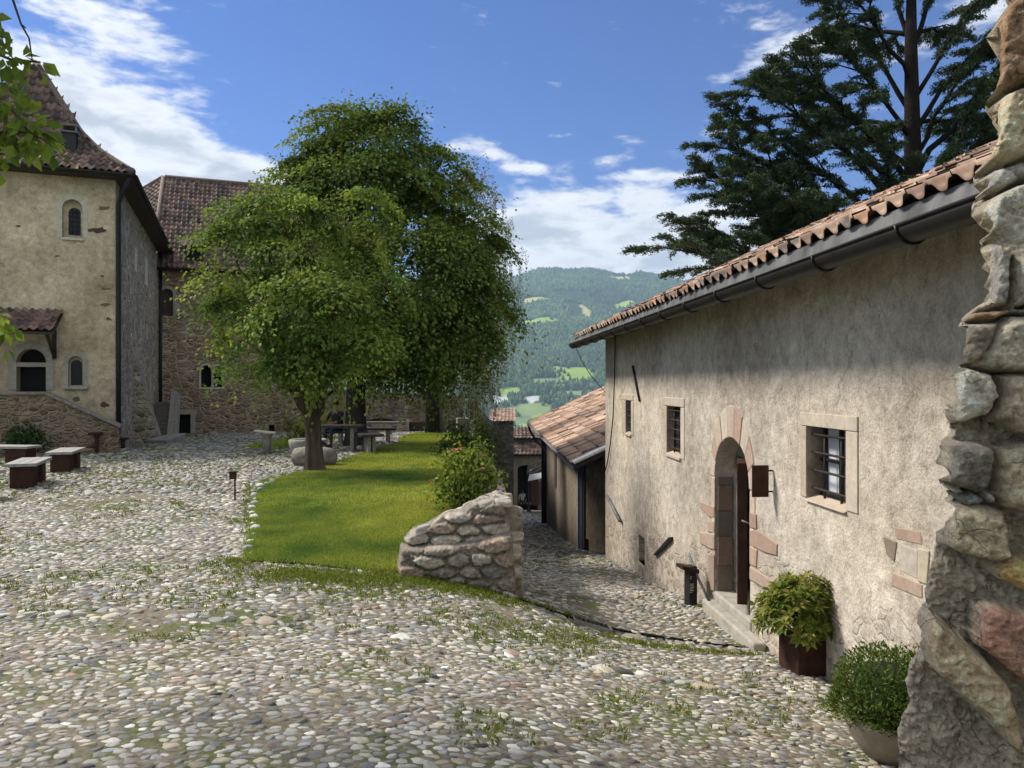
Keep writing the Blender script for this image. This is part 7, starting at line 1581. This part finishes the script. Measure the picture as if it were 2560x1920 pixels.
# small lawn sign, signposts by the tower, slabs
q = np.array((*ground_hit(587, 1252), 0)); q[2] = hz(q[0], q[1]); sgn = thing('plant_label', 'small rusty sign on a thin stake at the left edge of the lawn', 'sign', q)
t = MB(); t.box(q+np.array((0, 0, .2)), (.022, .012, .42)); t.build('stake', M['rust'], sgn); t = MB(); t.box(q+np.array((-.025, -.02, .40)), (.11, .03, .115), R(6), tilt=0); bevel(t.build('plate', M['rust'], sgn), .003)
t = MB(); t.box(q+np.array((-.025, -.0, .462)), (.12, .11, .012), R(6)); t.build('cap', M['iron'], sgn)
for (x, y, Y, hh_, lb) in ((240, 1134, 21.7, .57, 'rusty steel T shaped information post in front of the stair parapet'), (307, 1118, 22.3, .38, 'short dark T shaped information post beside the tower downpipe')):
    q = at(x, y, Y); z = hz(q[0], q[1]); s_ = thing('information_post', lb, 'information post', (q[0], q[1], z)); t = MB(); t.box((q[0], q[1], z+hh_/2), (.09, .05, hh_)); t.build('post', M['rust'], s_); t = MB(); t.box((q[0]-.01, q[1]-.03, z+hh_+.03), (.33, .22, .06), R(15), tilt=0); bevel(t.build('desk', M['rust'], s_), .006)
q = at(408, 1107, 27.0); z = hz(q[0], q[1]); t = MB(); t.add([(q[0]-.62, q[1]-.2, z-.3), (q[0]+.35, q[1]-.5, z-.3), (q[0]+.62, q[1]+.5, z-.3), (q[0]-.15, q[1]+.7, z-.3), (q[0]-.62, q[1]-.2, z+.15), (q[0]+.35, q[1]-.5, z+.17), (q[0]+.62, q[1]+.5, z+.36), (q[0]-.15, q[1]+.7, z+.30)], [(3, 2, 1, 0), (4, 5, 6, 7), (0, 1, 5, 4), (1, 2, 6, 5), (2, 3, 7, 6), (3, 0, 4, 7)]); o = t.build('stone_slab', M['stone']); bevel(o, .04); tag(o, 'large tilted grey stone slab at the foot of the buttress', 'stone slab')
q = at(305, 1126, 22.2); z = hz(q[0], q[1]); t = MB(); t.box((q[0], q[1], z+.03), (.36, .36, .18), .3, tilt=.15); o = t.build('stone_slab', M['oldstone']); bevel(o, .03); tag(o, 'small stone slab lying under the tower downpipe', 'stone slab')

# ------------------------------------------------------------------ people
def skin_body(name, joints, edges, radii, parent, colour, root=0):
    me = bpy.data.meshes.new(name); me.from_pydata([tuple(j) for j in joints], edges, []); o = bpy.data.objects.new(name, me); COL.objects.link(o)
    sk = o.modifiers.new('skin', 'SKIN'); sk.use_smooth_shade = True; sub = o.modifiers.new('sub', 'SUBSURF'); sub.levels = 2; sub.render_levels = 2
    lay = me.skin_vertices[0].data if len(me.skin_vertices) else None
    for i, r_ in enumerate(radii): lay[i].radius = (r_ if hasattr(r_, '__len__') else (r_, r_)); lay[i].use_root = (i == root)
    bpy.context.view_layer.update(); dg = bpy.context.evaluated_depsgraph_get(); m2 = bpy.data.meshes.new_from_object(o.evaluated_get(dg)); bpy.data.objects.remove(o)
    for a in list(m2.color_attributes): m2.color_attributes.remove(a)
    c = np.ones((len(m2.vertices), 4), np.float32); c[:, :3] = [colour(np.array(v.co)) for v in m2.vertices]
    a = m2.color_attributes.new('Col', 'FLOAT_COLOR', 'POINT'); a.data.foreach_set('color', c.ravel()); m2.polygons.foreach_set('use_smooth', np.ones(len(m2.polygons), bool)); m2.materials.clear()
    return link(name, m2, M['cloth'], parent)
def person(label, J, cols, cap=None, hair=(.03, .02, .015), rz=0, loc=(0, 0, 0)):
    """J: joint positions (x right, y ahead, z up) of hip, chest, neck, head, and l/r shoulder, elbow, wrist, knee, ankle, toe"""
    p_ = local(thing('person', label, 'person', loc, rz)); names, pts, rad, ed = {}, [], [], []
    def add(n, v, r_, to=None):
        names[n] = len(pts); pts.append(np.array(v, float)); rad.append(r_)
        if to is not None: ed.append((names[to], names[n]))
    add('hip', J['hip'], (.165, .125)); add('belly', J['hip']*.6+J['chest']*.4, (.15, .12), 'hip'); add('chest', J['chest'], (.17, .125), 'belly'); add('neck', J['neck'], (.062, .062), 'chest')
    hd = J['head']; add('jaw', hd+np.array((0, -.015, -.06)), (.07, .078), 'neck'); add('skull', hd+np.array((0, .01, .03)), (.078, .095), 'jaw'); add('crown', hd+np.array((0, .01, .085)), (.06, .07), 'skull')
    for s in ('l', 'r'):
        add(s+'sh', J[s+'sh'], .068, 'chest'); add(s+'el', J[s+'el'], .047, s+'sh'); add(s+'wr', J[s+'wr'], .032, s+'el'); d = unit(J[s+'wr']-J[s+'el']); add(s+'palm', J[s+'wr']+d*.06, (.036, .022), s+'wr')
        sd = unit(np.cross(d, (0.2, .9, .35)))
        for k, (of, ln) in enumerate(((-.026, .075), (-.009, .085), (.009, .08), (.025, .062))):
            add(f'{s}f{k}', J[s+'wr']+d*.10+sd*of, .0095, s+'palm'); add(f'{s}g{k}', J[s+'wr']+d*(.10+ln*.9)+sd*of*1.2+np.array((0, -.012, -.008)), .0075, f'{s}f{k}')
        add(s+'th', J[s+'wr']+d*.06-sd*.05, .010, s+'palm'); add(s+'ti', J[s+'wr']+d*.10-sd*.062, .008, s+'th')
        side = -1 if s == 'l' else 1
        add(s+'hp', J['hip']+np.array((side*.09, 0, -.04)), .092, 'hip'); add(s+'kn', J[s+'kn'], .062, s+'hp'); add(s+'an', J[s+'an'], .042, s+'kn'); add(s+'to', J[s+'to'], (.042, .03), s+'an')
    A = np.array(pts)
    def colour(v):
        dd = np.linalg.norm(A-v, axis=1); k = list(names)[int(dd.argmin())]
        if k in ('jaw', 'skull', 'crown', 'neck') or k[1:] in ('wr', 'palm', 'th', 'ti') or k[1:2] in ('f', 'g') and k[2:].isdigit(): return cols['skin']
        if k[1:] in ('hp', 'kn') or k == 'hip' and v[2] < J['hip'][2]-.02: return cols['legs']
        if k[1:] in ('an', 'to'): return cols['shoe'] if v[2] < J[k[0]+'an'][2]+.05 else cols['legs']
        return cols['top']
    skin_body('body', pts, ed, rad, p_, colour)
    mb = MB(); f = hd+np.array((0, -.088, .0)); mb.add([f+np.array((-.014, .01, -.015)), f+np.array((.014, .01, -.015)), f+np.array((0, -.022, -.018)), f+np.array((0, .008, .03)), f+np.array((0, .012, -.026))], [(0, 2, 3), (2, 1, 3), (0, 4, 2), (4, 1, 2)], col=cols['skin']); mb.build('nose', M['cloth'], p_)
    mb = MB()
    for s in (-1, 1): mb.lathe(hd+np.array((s*.032, -.078, .018)), [(.001, -.010), (.011, -.004), (.011, .004), (.001, .010)], 8, col=(.03, .025, .02))
    mb.build('eyes', M['cloth'], p_); mb = MB()
    for s in (-1, 1): mb.lathe(hd+np.array((s*.088, .012, -.025)), [(.003, 0), (.014, .015), (.017, .04), (.008, .06)], 8, col=cols['skin'])
    mb.build('ears', M['cloth'], p_); mb = MB(); mb.box(hd+np.array((0, -.088, -.048)), (.045, .008, .008), col=(.25, .09, .07)); mb.build('mouth', M['cloth'], p_)
    mb = MB(); prof = [(.097, -.01), (.104, .03), (.096, .075), (.068, .112), (.02, .128)]; mb.lathe(hd+np.array((0, .014, .015)), prof, 16, col=cap or hair)
    if cap: mb.add([hd+np.array((x, y, .045+.0*x)) for x, y in ((-.075, -.07), (-.06, -.15), (0, -.18), (.06, -.15), (.075, -.07))]+[hd+np.array((x, y, .055)) for x, y in ((-.075, -.07), (-.06, -.15), (0, -.18), (.06, -.15), (.075, -.07))], [(4, 3, 2, 1, 0), (5, 6, 7, 8, 9)]+[(i, (i+1) % 5, 5+(i+1) % 5, 5+i) for i in range(5)], col=cap)
    mb.build('cap' if cap else 'hair', M['cloth'], p_); return p_
V3 = lambda *a: np.array(a, float)
sit = dict(hip=V3(0, 0, .57), chest=V3(0, -.07, .93), neck=V3(0, -.10, 1.12), head=V3(0, -.13, 1.26), lsh=V3(-.20, -.08, 1.03), rsh=V3(.20, -.08, 1.03), lel=V3(-.27, -.22, .80), rel=V3(.27, -.16, .78), lwr=V3(-.14, -.44, .80), rwr=V3(.12, -.38, .72), lkn=V3(-.12, -.44, .54), rkn=V3(.12, -.44, .54), lan=V3(-.13, -.46, .09), ran=V3(.13, -.46, .09), lto=V3(-.14, -.62, .035), rto=V3(.14, -.62, .035))
person('person in a dark jacket and reddish cap seated behind the table beside the linden trunk', sit, dict(skin=(.30, .17, .12), top=(.020, .022, .035), legs=(.03, .035, .06), shoe=(.02, .02, .02)), cap=(.10, .028, .02), rz=R(-28), loc=SEAT)
def stand(step=.18, arm=.05):
    return dict(hip=V3(0, 0, .94), chest=V3(0, -.01, 1.30), neck=V3(0, -.01, 1.50), head=V3(0, -.02, 1.63), lsh=V3(-.20, 0, 1.42), rsh=V3(.20, 0, 1.42), lel=V3(-.26, arm, 1.14), rel=V3(.26, -arm, 1.14), lwr=V3(-.26, arm*.2, .90), rwr=V3(.26, -arm*2.5, .90), lkn=V3(-.10, -step*.6, .50), rkn=V3(.10, step*.2, .50), lan=V3(-.10, -step, .09), ran=V3(.10, step, .10), lto=V3(-.11, -step-.17, .035), rto=V3(.11, step-.16, .04))
YP = 58.5
q = at(1306, 1274, YP); person('person in a white shirt and dark trousers walking out of the gate arch', stand(.2), dict(skin=(.40, .26, .2), top=(.62, .60, .57), legs=(.03, .03, .035), shoe=(.4, .38, .36)), rz=R(10), loc=(q[0], q[1], hz(q[0], q[1])))
q = at(1322, 1276, YP-.6); person('person in dark clothes with an open jacket beside the one in white', stand(.12, .03), dict(skin=(.38, .25, .19), top=(.022, .02, .022), legs=(.016, .016, .018), shoe=(.02, .02, .02)), rz=R(-14), loc=(q[0], q[1], hz(q[0], q[1])))
for o in list(bpy.data.objects):
    if 'local' in o: del o['local']
